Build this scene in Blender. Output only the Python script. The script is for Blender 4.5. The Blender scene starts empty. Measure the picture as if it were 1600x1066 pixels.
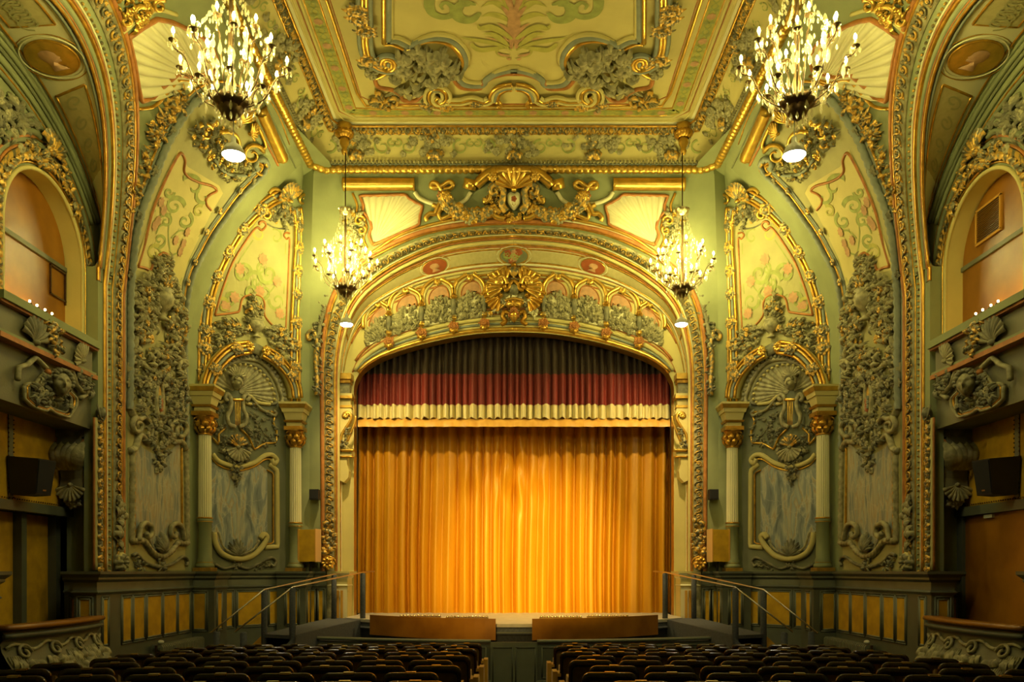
import bpy, math, random
import numpy as np
from mathutils import Vector, Matrix
C = bpy.context.scene.collection
SC = bpy.context.scene
PI = math.pi
# ------------------------------------------------------------------ camera, world, light, exposure
F = 1300.0; CX = 803.0; HY = 893.0; EYE = 2.0
cam = bpy.data.cameras.new('camera'); camo = bpy.data.objects.new('camera', cam); C.objects.link(camo)
camo.location = (0, 0, EYE); camo.rotation_euler = (PI/2, 0, 0)
cam.sensor_fit = 'HORIZONTAL'; cam.sensor_width = 36; cam.lens = F/1600*36
cam.shift_x = -3/1600; cam.shift_y = 360/1600; cam.clip_end = 200
SC.camera = camo
w = bpy.data.worlds.new('world'); SC.world = w; w.use_nodes = True
w.node_tree.nodes['Background'].inputs[0].default_value = (0.9, 0.85, 0.5, 1)
w.node_tree.nodes['Background'].inputs[1].default_value = 0.0
SC.view_settings.view_transform = 'Standard'; SC.view_settings.look = 'None'
SC.view_settings.gamma = 1; SC.view_settings.exposure = 0.0
SC.cycles.use_denoising = True
SC.cycles.max_bounces = 6; SC.cycles.diffuse_bounces = 4; SC.cycles.glossy_bounces = 3
SC.cycles.transmission_bounces = 3; SC.cycles.transparent_max_bounces = 24
SC.cycles.caustics_reflective = False; SC.cycles.caustics_refractive = False
SC.cycles.sample_clamp_indirect = 4.0
BULB = 900.0          # emission strength of one candle bulb
FLOOD_W = 260.0        # watts of one hanging floodlight
def lamp(name, kind, loc, power, col, size=0.1, aim=None, spot=None, blend=0.4):
    l = bpy.data.lights.new(name, kind); l.energy = power; l.color = col
    if kind == 'AREA': l.shape = 'DISK'; l.size = size
    else: l.shadow_soft_size = size
    if spot: l.spot_size = math.radians(spot); l.spot_blend = blend
    o = bpy.data.objects.new(name, l); C.objects.link(o); o.location = loc
    if aim: o.rotation_euler = (Vector(aim)-Vector(loc)).to_track_quat('-Z', 'Y').to_euler()
    return o
WARM = (1.0, 0.84, 0.36)
# floodlights of the hall: four hang under the chandeliers, the stage spot is on the rear gallery
for sx in (-1, 1):
    lamp('floodlight_beam', 'SPOT', (sx*3.2, 15.9, 6.66), 560, (1, .72, .28), .10, (sx*.9, 18.9, 2.0), 100, .5)
    lamp('floodlight_beam', 'SPOT', (sx*3.1, 9.2, 6.55), 90, (1, .86, .52), .12, (sx*2.4, 15.2, 1.0), 140, .9)
    lamp('gallery_spot', 'SPOT', (sx*2.2, 1.0, 7.0), 260, (1, .80, .34), .3, (sx*1.0, 19, 7.5), 62, .8)
lamp('stage_spot', 'SPOT', (2.6, 1.5, 6.0), 17000, (1, .70, .12), .10, (0.5, 19.2, 2.2), 17, 1.0)
lamp('stage_spot', 'SPOT', (-2.6, 1.5, 6.0), 8000, (1, .60, .14), .10, (-0.1, 19.2, 2.0), 21, 1.0)
for sx in (-1, 1):
    lamp('box_uplight', 'POINT', (sx*6.30, 11.0, 5.40), 4, (1, .62, .10), .02)
    lamp('box_uplight', 'POINT', (sx*6.30, 10.4, 5.40), 7, (1, .62, .10), .02)

# ------------------------------------------------------------------ materials
def mat(name, col, rough=.6, metal=0, bump=0, bscale=40, var=0, vscale=3, col2=None, emis=None, spec=.5, sheen=0, coat=0, ramp=None, detail=4):
    m = bpy.data.materials.new(name); m.use_nodes = True
    nt = m.node_tree; b = nt.nodes['Principled BSDF']
    b.inputs['Base Color'].default_value = (*col, 1); b.inputs['Roughness'].default_value = rough
    b.inputs['Metallic'].default_value = metal; b.inputs['Specular IOR Level'].default_value = spec
    if sheen: b.inputs['Sheen Weight'].default_value = sheen
    if coat: b.inputs['Coat Weight'].default_value = coat; b.inputs['Coat Roughness'].default_value = .15
    if emis: b.inputs['Emission Color'].default_value = (*emis[0], 1); b.inputs['Emission Strength'].default_value = emis[1]
    tc = nt.nodes.new('ShaderNodeTexCoord')
    if col2 or var:
        n = nt.nodes.new('ShaderNodeTexNoise'); n.inputs['Scale'].default_value = vscale; n.inputs['Detail'].default_value = detail
        nt.links.new(tc.outputs['Object'], n.inputs['Vector'])
        r = nt.nodes.new('ShaderNodeValToRGB'); nt.links.new(n.outputs['Fac'], r.inputs['Fac'])
        lo, hi = ramp or (.35, .65)
        r.color_ramp.elements[0].position = lo; r.color_ramp.elements[1].position = hi
        c2 = col2 or tuple(c*(1-var) for c in col)
        r.color_ramp.elements[0].color = (*c2, 1); r.color_ramp.elements[1].color = (*col, 1)
        nt.links.new(r.outputs['Color'], b.inputs['Base Color'])
    if bump:
        n2 = nt.nodes.new('ShaderNodeTexNoise'); n2.inputs['Scale'].default_value = bscale; n2.inputs['Detail'].default_value = 3
        nt.links.new(tc.outputs['Object'], n2.inputs['Vector'])
        bp = nt.nodes.new('ShaderNodeBump'); bp.inputs['Strength'].default_value = bump; bp.inputs['Distance'].default_value = .02
        nt.links.new(n2.outputs['Fac'], bp.inputs['Height']); nt.links.new(bp.outputs['Normal'], b.inputs['Normal'])
    return m
M = {}
M['green'] = mat('pale_green_plaster', (.27, .30, .14), .8, var=.18, vscale=1.6, bump=.08)
M['greend'] = mat('olive_green_plaster', (.20, .22, .11), .75, var=.2, vscale=2.5, bump=.1)
M['cream'] = mat('cream_plaster', (.60, .52, .19), .75, var=.10, vscale=2.0, bump=.06)
M['creamy'] = mat('pale_cream_paint', (.74, .70, .42), .7, var=.08, vscale=2)
M['gold'] = mat('gilding', (.66, .36, .045), .34, .75, bump=.25, bscale=25, var=.4, vscale=9)
M['goldb'] = mat('bright_gilding', (.80, .50, .09), .30, .8, bump=.2, bscale=12, var=.3, vscale=6)
M['relief'] = mat('antique_relief', (.40, .365, .19), .6, .0, col2=(.20, .185, .09), vscale=9, ramp=(.36, .62), bump=.2)
M['reliefg'] = mat('parcel_gilt_relief', (.66, .40, .07), .42, .4, col2=(.16, .15, .08), vscale=14, ramp=(.44, .56), bump=.2)
M['reliefd'] = mat('olive_grey_relief', (.25, .235, .125), .65, .0, col2=(.12, .115, .065), vscale=7, ramp=(.36, .62), bump=.2)
M['stone'] = mat('olive_stone_paint', (.19, .18, .10), .65, var=.15, vscale=3, bump=.1)
M['ground'] = mat('ochre_cream_wall_ground', (.42, .39, .16), .75, var=.15, vscale=2.2, bump=.06)
M['groundd'] = mat('olive_wall_ground', (.19, .20, .11), .75, var=.15, vscale=2.2, bump=.06)
M['orange'] = mat('burnt_orange_paint', (.48, .19, .04), .55, .15, var=.35, vscale=8)
M['dado'] = mat('grey_green_joinery', (.105, .118, .082), .5, var=.15, vscale=4)
M['dadol'] = mat('grey_green_joinery_light', (.17, .185, .125), .5, var=.15, vscale=4)
M['ochre'] = mat('ochre_cloth_panel', (.60, .35, .006), .8, var=.25, vscale=5, bump=.1, bscale=200)
M['wood'] = mat('varnished_wood_panel', (.36, .15, .010), .38, col2=(.20, .075, .004), vscale=1.6, detail=8)
M['darkwood'] = mat('dark_mahogany', (.035, .010, .006), .22, coat=.5, var=.4, vscale=12)
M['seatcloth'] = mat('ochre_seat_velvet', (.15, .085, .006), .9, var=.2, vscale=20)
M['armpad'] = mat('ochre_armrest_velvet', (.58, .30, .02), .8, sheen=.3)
M['brass'] = mat('brass_plate', (.75, .66, .38), .25, 1)
M['brassd'] = mat('dark_brass', (.12, .075, .03), .4, .8)
M['black'] = mat('black_plastic', (.008, .008, .009), .5)
M['blackc'] = mat('black_grille_cloth', (.012, .012, .014), .9, bump=.2, bscale=300)
M['carpet'] = mat('blue_grey_carpet', (.10, .11, .125), .95, var=.25, vscale=30, bump=.3, bscale=200)
M['steel'] = mat('brushed_steel', (.6, .55, .45), .3, 1)
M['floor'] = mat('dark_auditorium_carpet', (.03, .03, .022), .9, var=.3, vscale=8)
M['stage'] = mat('pale_stage_floor', (.55, .52, .42), .6, var=.15, vscale=6)
M['pinkp'] = mat('faded_pink_paint', (.54, .31, .15), .8, var=.25, vscale=10)
M['stencil'] = mat('olive_stencil', (.36, .34, .15), .8)
M['greenp'] = mat('leaf_green_paint', (.34, .38, .10), .8, var=.25, vscale=6)
M['olivep'] = mat('yellow_olive_paint', (.46, .43, .09), .8, var=.2, vscale=6)
M['blueg'] = mat('blue_grey_paint', (.26, .29, .22), .7, var=.2, vscale=6)
M['redp'] = mat('terracotta_cameo_ground', (.36, .09, .02), .7, var=.2, vscale=8)
M['goldp'] = mat('gold_mosaic_ground', (.62, .38, .06), .5, .2, var=.3, vscale=60)
M['tan'] = mat('tan_stencilled_ground', (.50, .44, .19), .8, col2=(.44, .38, .16), vscale=14, detail=6)
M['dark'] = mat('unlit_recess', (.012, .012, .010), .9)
M['white'] = mat('white_enamel', (.6, .6, .5), .4)
M['bulb'] = mat('candle_bulb', (1, .9, .6), .4, emis=((1.0, .85, .27), BULB))
M['floodglass'] = mat('floodlight_lens', (1, 1, 1), .4, emis=((1.0, 1.0, .93), 60))
M['smallglow'] = mat('small_lamp_glow', (1, .8, .4), .4, emis=((1.0, .72, .3), 30))
def xmat(name, build):
    m = bpy.data.materials.new(name); m.use_nodes = True; build(m.node_tree, m.node_tree.nodes['Principled BSDF']); return m
def _crystal(nt, b):
    tr = nt.nodes.new('ShaderNodeBsdfTransparent'); tr.inputs[0].default_value = (.97, .95, .85, 1)
    gl = nt.nodes.new('ShaderNodeBsdfGlossy'); gl.inputs[0].default_value = (1, .97, .85, 1); gl.inputs['Roughness'].default_value = .18
    tl = nt.nodes.new('ShaderNodeBsdfTranslucent'); tl.inputs[0].default_value = (1, .95, .7, 1)
    m1 = nt.nodes.new('ShaderNodeMixShader'); m1.inputs[0].default_value = .5
    nt.links.new(gl.outputs[0], m1.inputs[1]); nt.links.new(tl.outputs[0], m1.inputs[2])
    m2 = nt.nodes.new('ShaderNodeMixShader'); m2.inputs[0].default_value = .5
    nt.links.new(tr.outputs[0], m2.inputs[1]); nt.links.new(m1.outputs[0], m2.inputs[2])
    nt.links.new(m2.outputs[0], nt.nodes['Material Output'].inputs[0])
M['crystal'] = xmat('cut_crystal', _crystal)
def _marble(nt, b):
    tc = nt.nodes.new('ShaderNodeTexCoord'); mp = nt.nodes.new('ShaderNodeMapping')
    mp.inputs['Rotation'].default_value = (.45, .45, .2); mp.inputs['Scale'].default_value = (3.6, 3.6, .9)
    nt.links.new(tc.outputs['Object'], mp.inputs[0])
    n = nt.nodes.new('ShaderNodeTexNoise'); n.inputs['Scale'].default_value = 1.6; n.inputs['Detail'].default_value = 9; n.inputs['Distortion'].default_value = .8
    nt.links.new(mp.outputs[0], n.inputs['Vector'])
    r = nt.nodes.new('ShaderNodeValToRGB'); e = r.color_ramp.elements
    e[0].position = .30; e[0].color = (.12, .15, .15, 1); e[1].position = .72; e[1].color = (.46, .48, .36, 1)
    for p, c in ((.42, (.24, .28, .26, 1)), (.49, (.44, .44, .32, 1)), (.54, (.38, .30, .17, 1)), (.58, (.28, .33, .30, 1))):
        x = e.new(p); x.color = c
    nt.links.new(n.outputs['Fac'], r.inputs[0]); nt.links.new(r.outputs[0], b.inputs['Base Color'])
    v = nt.nodes.new('ShaderNodeTexVoronoi'); v.feature = 'DISTANCE_TO_EDGE'; v.inputs['Scale'].default_value = 2.2
    n3 = nt.nodes.new('ShaderNodeTexNoise'); n3.inputs['Scale'].default_value = 4; n3.inputs['Detail'].default_value = 5
    nt.links.new(tc.outputs['Object'], n3.inputs['Vector'])
    mv = nt.nodes.new('ShaderNodeMixRGB'); mv.inputs[0].default_value = .35
    nt.links.new(tc.outputs['Object'], mv.inputs[1]); nt.links.new(n3.outputs['Color'], mv.inputs[2]); nt.links.new(mv.outputs[0], v.inputs['Vector'])
    r2 = nt.nodes.new('ShaderNodeValToRGB'); r2.color_ramp.elements[0].position = 0; r2.color_ramp.elements[1].position = .018
    r2.color_ramp.elements[0].color = (.35, .35, .35, 1); r2.color_ramp.elements[1].color = (0, 0, 0, 1)
    nt.links.new(v.outputs['Distance'], r2.inputs[0])
    mx = nt.nodes.new('ShaderNodeMixRGB'); mx.inputs[2].default_value = (.62, .60, .46, 1)
    nt.links.new(r2.outputs[0], mx.inputs[0]); nt.links.new(r.outputs[0], mx.inputs[1]); nt.links.new(mx.outputs[0], b.inputs['Base Color'])
    b.inputs['Roughness'].default_value = .35
M['marble'] = xmat('blue_grey_scagliola', _marble)
def _curt(c1, c2, rough=.4, sheen=.5):
    def f(nt, b):
        tc = nt.nodes.new('ShaderNodeTexCoord'); mp = nt.nodes.new('ShaderNodeMapping'); mp.inputs['Scale'].default_value = (6, 6, .5)
        nt.links.new(tc.outputs['Object'], mp.inputs[0])
        n = nt.nodes.new('ShaderNodeTexNoise'); n.inputs['Scale'].default_value = 1.5; n.inputs['Detail'].default_value = 3
        nt.links.new(mp.outputs[0], n.inputs['Vector'])
        r = nt.nodes.new('ShaderNodeValToRGB'); r.color_ramp.elements[0].position = .3; r.color_ramp.elements[1].position = .7
        r.color_ramp.elements[0].color = (*c1, 1); r.color_ramp.elements[1].color = (*c2, 1)
        nt.links.new(n.outputs['Fac'], r.inputs[0]); nt.links.new(r.outputs[0], b.inputs['Base Color'])
        b.inputs['Roughness'].default_value = rough; b.inputs['Sheen Weight'].default_value = sheen
        b.inputs['Sheen Tint'].default_value = (*c2, 1)
    return f
M['curtain'] = xmat('gold_satin_curtain', _curt((.56, .25, .008), (.66, .32, .012), .42, 0))
M['valdark'] = xmat('brown_velvet_valance', _curt((.018, .009, .004), (.04, .022, .007), .75, .4))
M['valred'] = xmat('crimson_velvet_band', _curt((.10, .008, .006), (.20, .018, .010), .7, .4))
M['valcream'] = xmat('cream_fringe', _curt((.55, .48, .22), (.72, .64, .32), .7, .2))
M['valgold'] = xmat('gold_satin_border', _curt((.60, .30, .05), (.70, .40, .08), .45, .2))
# ------------------------------------------------------------------ mesh builder and object helpers
class MB:
    def __init__(s): s.v = []; s.n = 0; s.f = []; s.mi = []; s.mats = []; s.sm = []
    def add(s, v, f, m='cream', smooth=True):
        v = np.asarray(v, dtype=float).reshape(-1, 3)
        if m not in s.mats: s.mats.append(m)
        k = s.mats.index(m); o = s.n
        s.v.append(v); s.n += len(v)
        s.f.extend([tuple(i+o for i in q) for q in f]); s.mi.extend([k]*len(f)); s.sm.extend([smooth]*len(f))
    def grid(s, P, m='cream', smooth=True, cu=False, cv=False):   # P[i][j] points
        a = np.asarray([[tuple(p) for p in r] for r in P], dtype=float); nu, nv = a.shape[:2]
        f = []
        for i in range(nu-(0 if cu else 1)):
            for j in range(nv-(0 if cv else 1)):
                i2 = (i+1) % nu; j2 = (j+1) % nv
                f.append((i*nv+j, i2*nv+j, i2*nv+j2, i*nv+j2))
        s.add(a.reshape(-1, 3), f, m, smooth)
    def box(s, lo, hi, m='cream', T=None, bev=0):
        x0, y0, z0 = lo; x1, y1, z1 = hi
        v = np.array([(x0,y0,z0),(x1,y0,z0),(x1,y1,z0),(x0,y1,z0),(x0,y0,z1),(x1,y0,z1),(x1,y1,z1),(x0,y1,z1)], dtype=float)
        if T is not None: v = tr(T, v)
        s.add(v, [(0,3,2,1),(4,5,6,7),(0,1,5,4),(1,2,6,5),(2,3,7,6),(3,0,4,7)], m, False)
    def tpl(s, t, T, m):
        s.add(tr(T, t[0]), t[1], m, t[2] if len(t) > 2 else True)
    def prism(s, poly, T, h, m, smooth=False):      # poly 2d in local xy, extruded 0..h along local z
        n = len(poly); v = [(x, y, 0) for x, y in poly]+[(x, y, h) for x, y in poly]
        f = [tuple(range(n))[::-1], tuple(range(n, 2*n))]+[(i, (i+1) % n, n+(i+1) % n, n+i) for i in range(n)]
        s.add(tr(T, np.array(v, dtype=float)), f, m, smooth)
def tr(T, v):
    T = np.asarray(T, dtype=float); v = np.asarray(v, dtype=float)
    return v @ T[:3, :3].T + T[:3, 3]
def TM(o, x, y, z, sx=1, sy=None, sz=None):
    sy = sx if sy is None else sy; sz = sx if sz is None else sz
    T = np.eye(4); T[:3, 0] = np.array(x)*sx; T[:3, 1] = np.array(y)*sy; T[:3, 2] = np.array(z)*sz; T[:3, 3] = o
    return T
def link_mesh(name, mb, loc=(0, 0, 0)):
    me = bpy.data.meshes.new(name)
    v = np.vstack(mb.v)-np.array(loc, dtype=float)
    me.from_pydata(v.tolist(), [], mb.f)
    for m in mb.mats: me.materials.append(M[m])
    me.polygons.foreach_set('material_index', mb.mi); me.polygons.foreach_set('use_smooth', mb.sm)
    me.update()
    o = bpy.data.objects.new(name, me); C.objects.link(o); return o
def root(name, label, cat, loc, group=None):
    o = bpy.data.objects.new(name, None); C.objects.link(o); o.empty_display_size = .2
    o.location = loc; o['label'] = label; o['category'] = cat
    if group: o['group'] = group
    return o
def part(name, mb, parent, label=None):
    l = Vector((0, 0, 0)); p = parent
    while p: l += p.location; p = p.parent
    o = link_mesh(name, mb, l); o.parent = parent
    if label: o['label'] = label
    return o
def single(name, mb, label, cat, loc, group=None):
    o = link_mesh(name, mb, loc); o.location = loc; o['label'] = label; o['category'] = cat
    if group: o['group'] = group
    return o
def struct(name, mb, parent=None):
    o = link_mesh(name, mb, (0, 0, 0))
    if parent: o.parent = parent
    else: o['kind'] = 'structure'
    return o
def copytree(o, parent=None):
    c = o.copy(); C.objects.link(c)
    if parent: c.parent = parent
    for ch in list(o.children): copytree(ch, c)
    return c
def mirror(o, label=None, name=None):
    c = copytree(o); c.location.x = -o.location.x; c.scale.x = -o.scale.x
    if label: c['label'] = label
    if name: c.name = name
    return c
def LR(o, l, r):      # o is on the left: give it the left label and make the right-hand copy
    o['label'] = l; return mirror(o, r)
_tn = [0]
def trim(mb, both=True):
    _tn[0] += 1; o = struct('trim_%d' % _tn[0], mb)
    if both: _tn[0] += 1; mirror(o, name='trim_%d' % _tn[0])
    return o
# ------------------------------------------------------------------ surfaces of the room
def P(px, py, D): return np.array(((px-CX)/F*D, D, EYE+(HY-py)/F*D))
def nz(v): v = np.asarray(v, dtype=float); return v/max(np.linalg.norm(v), 1e-9)
class Plane:
    def __init__(s, p, n): s.p = np.array(p, dtype=float); s.nn = nz(n)
    def hit(s, px, py):
        d = np.array(((px-CX)/F, 1, (HY-py)/F)); o = np.array((0, 0, EYE))
        t = np.dot(s.p-o, s.nn)/np.dot(d, s.nn); return o+d*t, s.nn
class Cove:           # straight plan line at the bottom, another at z=10, blended with t^2 above z=6
    def __init__(s, a0, b0, a1, b1): s.a0, s.b0, s.a1, s.b1 = [np.array(q, dtype=float) for q in (a0, b0, a1, b1)]
    def ab(s, z):
        t = max(0, (z-6)/4)**2 if z < 10.4 else 1.21
        return s.a0+(s.a1-s.a0)*t, s.b0+(s.b1-s.b0)*t
    def at(s, u, z):
        a, b = s.ab(z); q = a+(b-a)*u; return np.array((q[0], q[1], z))
    def nrm(s, u, z):
        du = s.at(u+.01, z)-s.at(u-.01, z); dz = s.at(u, z+.01)-s.at(u, z-.01)
        n = nz(np.cross(dz, du)); c = np.array((0, 10, 4))-s.at(u, z)
        return n if np.dot(n, c) > 0 else -n
    def hit(s, px, py):
        kx = (px-CX)/F; kz = (HY-py)/F
        def y(z):
            a, b = s.ab(z); d = b-a
            den = d[0]-kx*d[1]; den = den if abs(den) > 1e-9 else 1e-9
            u = (kx*a[1]-a[0])/den; return a[1]+u*d[1], u
        lo, hi = -1.0, 10.39
        g = lambda z: EYE+kz*y(z)[0]-z
        for _ in range(40):
            m = (lo+hi)/2
            if g(m) > 0: lo = m
            else: hi = m
        z = (lo+hi)/2; Y, u = y(z)
        return np.array((kx*Y, Y, z)), s.nrm(u, z)
S_side = Cove((-6, 6), (-6, 15.4), (-4, 6), (-4, 15.4))
S_strip = Cove((-6, 15.4), (-5.94, 15.8), (-4, 15.4), (-4.15, 16.3))
S_cham = Cove((-5.94, 15.8), (-4.62, 17.4), (-4.15, 16.3), (-4.25, 16.8))
S_back = Cove((-4.62, 17.4), (-4.3, 17.5), (-4.25, 16.8), (-3.97, 16.5))
S_front = Cove((-4.3, 17.5), (4.3, 17.5), (-3.97, 16.5), (3.97, 16.5))
S_ceil = Plane((0, 12, 10.6), (0, 0, -1))
S_fzf = Plane((0, 16.5, 10.02), np.cross((1, 0, 0), (0, -.5, .55)))
S_fzf.nn *= -1 if S_fzf.nn[1] > 0 else 1
S_fzs = Plane((-3.97, 10, 10.02), (.55, 0, -.54))
S_lun = Plane((-6.2, 10, 6), (1, 0, 0))
S_lund = Plane((-6.6, 10, 3), (1, 0, 0))
S_pier = Plane((-6.0, 12, 3), (1, 0, 0))
S_arch = Plane((0, 18.0, 5), (0, -1, 0))
def fr(S, px, py, off=0):
    p, n = S.hit(px, py); q, _ = S.hit(px, py-4)
    up = nz((q-p)-n*np.dot(q-p, n)); x = np.cross(up, n)
    return p+n*off, x, up, n
def at(S, px, py, sc=1, rot=0, off=0, sz=None):
    p, x, y, n = fr(S, px, py, off); c, s_ = math.cos(rot), math.sin(rot)
    return TM(p, x*c+y*s_, y*c-x*s_, n, sc, sc, sc if sz is None else sz)
def fr_at(p, n, up=(0, 0, 1)):
    n = nz(n); up = np.array(up, dtype=float); up = nz(up-n*np.dot(up, n)); return np.cross(up, n), up, n
# ------------------------------------------------------------------ curves
def smooth(pts, k=6, closed=False):
    pts = [np.array(p, dtype=float) for p in pts]; n = len(pts); out = []
    R = range(n if closed else n-1)
    for i in R:
        p0 = pts[(i-1) % n] if (closed or i > 0) else 2*pts[0]-pts[1]
        p1 = pts[i]; p2 = pts[(i+1) % n]
        p3 = pts[(i+2) % n] if (closed or i < n-2) else 2*pts[-1]-pts[-2]
        for j in range(k):
            t = j/k
            out.append(.5*((2*p1)+(-p0+p2)*t+(2*p0-5*p1+4*p2-p3)*t*t+(-p0+3*p1-3*p2+p3)*t**3))
    if not closed: out.append(pts[-1])
    return out
def resample(pts, step=None, n=None, closed=False):
    pts = np.array(pts, dtype=float)
    if closed: pts = np.vstack([pts, pts[:1]])
    d = np.r_[0, np.cumsum(np.linalg.norm(np.diff(pts, axis=0), axis=1))]
    n = n or max(2, int(round(d[-1]/step))+1)
    t = np.linspace(0, d[-1], n)
    r = np.stack([np.interp(t, d, pts[:, k]) for k in range(pts.shape[1])], 1)
    return r[:-1] if closed else r
def onS(S, pts):
    h = [S.hit(p[0], p[1]) for p in pts]
    return np.array([a for a, b in h]), np.array([b for a, b in h])
def frames(p, n, closed=False):
    T = np.zeros_like(p)
    if closed: T = np.roll(p, -1, 0)-np.roll(p, 1, 0)
    else: T[1:-1] = p[2:]-p[:-2]; T[0] = p[1]-p[0]; T[-1] = p[-1]-p[-2]
    T /= np.maximum(np.linalg.norm(T, axis=1), 1e-9)[:, None]
    N = n-T*np.sum(n*T, 1)[:, None]; N /= np.maximum(np.linalg.norm(N, axis=1), 1e-9)[:, None]
    B = np.cross(T, N); return T, B, N
def sweep(mb, p, n, prof, m, closed=False, lat=0, caps=True, cp=True, scale=None):
    p = np.asarray(p, dtype=float); n = np.asarray(n, dtype=float)
    if n.ndim == 1: n = np.tile(n, (len(p), 1))
    T, B, N = frames(p, n, closed)
    pr = np.array(prof, dtype=float); k = len(pr)
    sc = np.ones(len(p)) if scale is None else np.asarray(scale)
    V = p[:, None, :]+B[:, None, :]*((pr[:, 0][None]*sc[:, None]+lat)[..., None])+N[:, None, :]*((pr[:, 1][None]*sc[:, None])[..., None])
    L = len(p); f = []
    for i in range(L if closed else L-1):
        i2 = (i+1) % L
        for j in range(k if cp else k-1):
            j2 = (j+1) % k; f.append((i*k+j, i2*k+j, i2*k+j2, i*k+j2))
    if caps and cp and not closed: f += [tuple(range(k)), tuple(range((L-1)*k, L*k))[::-1]]
    mb.add(V.reshape(-1, 3), f, m, True)
def circ(r, k=7, ry=None, oy=0):
    ry = ry or r
    return [(r*math.cos(2*PI*i/k), ry*math.sin(2*PI*i/k)+oy) for i in range(k)]
def tubeS(mb, S, pts, r, m='gold', sm=5, closed=False, off=0, lat=0, taper=None, k=6, flat=1.0, corners=False):
    pp = pts if corners else smooth(pts, sm, closed)
    if corners: pp = resample(pts, step=6, closed=closed)
    p, n = onS(S, pp)
    sc = None if taper is None else [taper(i/(len(p)-1)) for i in range(len(p))]
    sweep(mb, p+n*off, n, circ(r, k, r*flat, r*flat*.4), m, closed, lat=lat, scale=sc)
def ribS(mb, S, pts, w, h, m='gold', sm=5, closed=False, lat=0, off=0, corners=False):
    pp = resample(pts, step=5, closed=closed) if corners else smooth(pts, sm, closed)
    p, n = onS(S, pp)
    sweep(mb, p+n*off, n, [(-w, -.01), (-w, h*.5), (-w*.4, h), (w*.4, h), (w, h*.5), (w, -.01)], m, closed, lat=lat)
_pk = [0]
def paintS(mb, S, pts, wf, m='greenp', sm=6, off=.006):
    _pk[0] = (_pk[0]+1) % 24; off += _pk[0]*.0006
    pp = smooth(pts, sm); p, n = onS(S, pp); p = p+n*off
    T, B, N = frames(p, n); L = len(p)
    wv = np.array([wf(i/(L-1)) if callable(wf) else wf for i in range(L)])[:, None]
    mb.grid([list(p+B*wv), list(p-B*wv)], m)
from mathutils.geometry import tessellate_polygon
def fillT(mb, S, pts, m, off=.01):
    p, n = onS(S, pts); t = tessellate_polygon([[Vector((a[0], a[1], 0)) for a in pts]]); mb.add(p+n*off, [tuple(q) for q in t], m, False)
def fillS(mb, S, pts, m, off=.004, T=None):   # flat filled outline (star-shaped about its centroid) on a surface
    c = np.mean(np.array(pts, dtype=float), 0); rows = []
    for t in (1, .75, .5, .25, .02):
        q = [c+(np.array(p, dtype=float)-c)*t for p in pts]; p3, n = onS(S, q); rows.append(list(p3+n*off))
    mb.grid(rows, m, cv=True)
def spiral(cx, cy, r0, r1, a0, turns, k=22, ay=1.0):
    return [(cx+(r0+(r1-r0)*i/k)*math.cos(a0+turns*2*PI*i/k), cy-ay*(r0+(r1-r0)*i/k)*math.sin(a0+turns*2*PI*i/k)) for i in range(k+1)]
# ------------------------------------------------------------------ ornament templates (unit size, z outward)
def t_grid(fn, nu, nv, cu=False):
    v = []; f = []
    for i in range(nu):
        for j in range(nv): v.append(fn(i/(nu if cu else nu-1), j/(nv-1)))
    for i in range(nu-(0 if cu else 1)):
        for j in range(nv-1):
            i2 = (i+1) % nu; f.append((i*nv+j, i2*nv+j, i2*nv+j+1, i*nv+j+1))
    return (np.array(v, dtype=float), f)
def _leaf(lob, curl):
    def fn(u, v):      # u across, v along
        s = (u-.5)*2; w = .34*math.sin(PI*min(1, v*.92+.08))**.7*(1+.28*abs(math.sin(v*PI*lob)))*(1-.35*v)
        return (s*w, v, .10+curl*math.sin(v*PI*.9)-.10*abs(s)**1.5+(.05 if abs(s) < .1 else 0)-(curl*.8*v**3))
    return t_grid(fn, 5, 8)
LEAF = _leaf(3, .22); LEAF2 = _leaf(0, .15); ACAN = _leaf(4, .34)
def _ros(n, cup):
    def fn(a, r):
        t = a*2*PI; R = r*(.78+.22*abs(math.cos(n*t/2)))
        z = .12+cup*math.sin(r*PI*.75)*(.65+.35*abs(math.cos(n*t/2))) if r > .02 else .22
        return (R*math.cos(t), R*math.sin(t), z*(1 if r < .99 else .1))
    g = t_grid(fn, n*4, 5, True); b = t_ball(6, 4, (.24, .24, .22), .30)
    return (np.vstack([g[0], b[0]]), g[1]+[tuple(i+len(g[0]) for i in q) for q in b[1]])
def t_ball(nu, nv, s, oz=0):
    g = t_grid(lambda a, b: (s[0]*math.cos(a*2*PI)*math.sin(b*PI), s[1]*math.sin(a*2*PI)*math.sin(b*PI), oz+s[2]*math.cos(b*PI)), nu, nv, True)
    return g
BALL = t_ball(8, 6, (1, 1, 1)); BALLS = t_ball(6, 4, (1, 1, 1))
ROS5 = _ros(5, .38); ROS8 = _ros(8, .3)
def t_merge(L):
    v = []; f = []; o = 0
    for a, b in L: v.append(a); f += [tuple(i+o for i in q) for q in b]; o += len(a)
    return (np.vstack(v), f)
def t_tr(t, T): return (tr(T, t[0]), t[1])
def t_tube(pts, r, k=5, taper=None):
    m = MB(); p = np.array(pts, dtype=float); n = np.tile(np.array([0, 0, 1.0]), (len(p), 1))
    sweep(m, p, n, circ(r, k), 'gold', scale=None if taper is None else [taper(i/(len(p)-1)) for i in range(len(p))])
    return (np.vstack(m.v), m.f)
def rotz(a, s=1, o=(0, 0, 0)): return TM(o, (math.cos(a), math.sin(a), 0), (-math.sin(a), math.cos(a), 0), (0, 0, 1), s)
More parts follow.
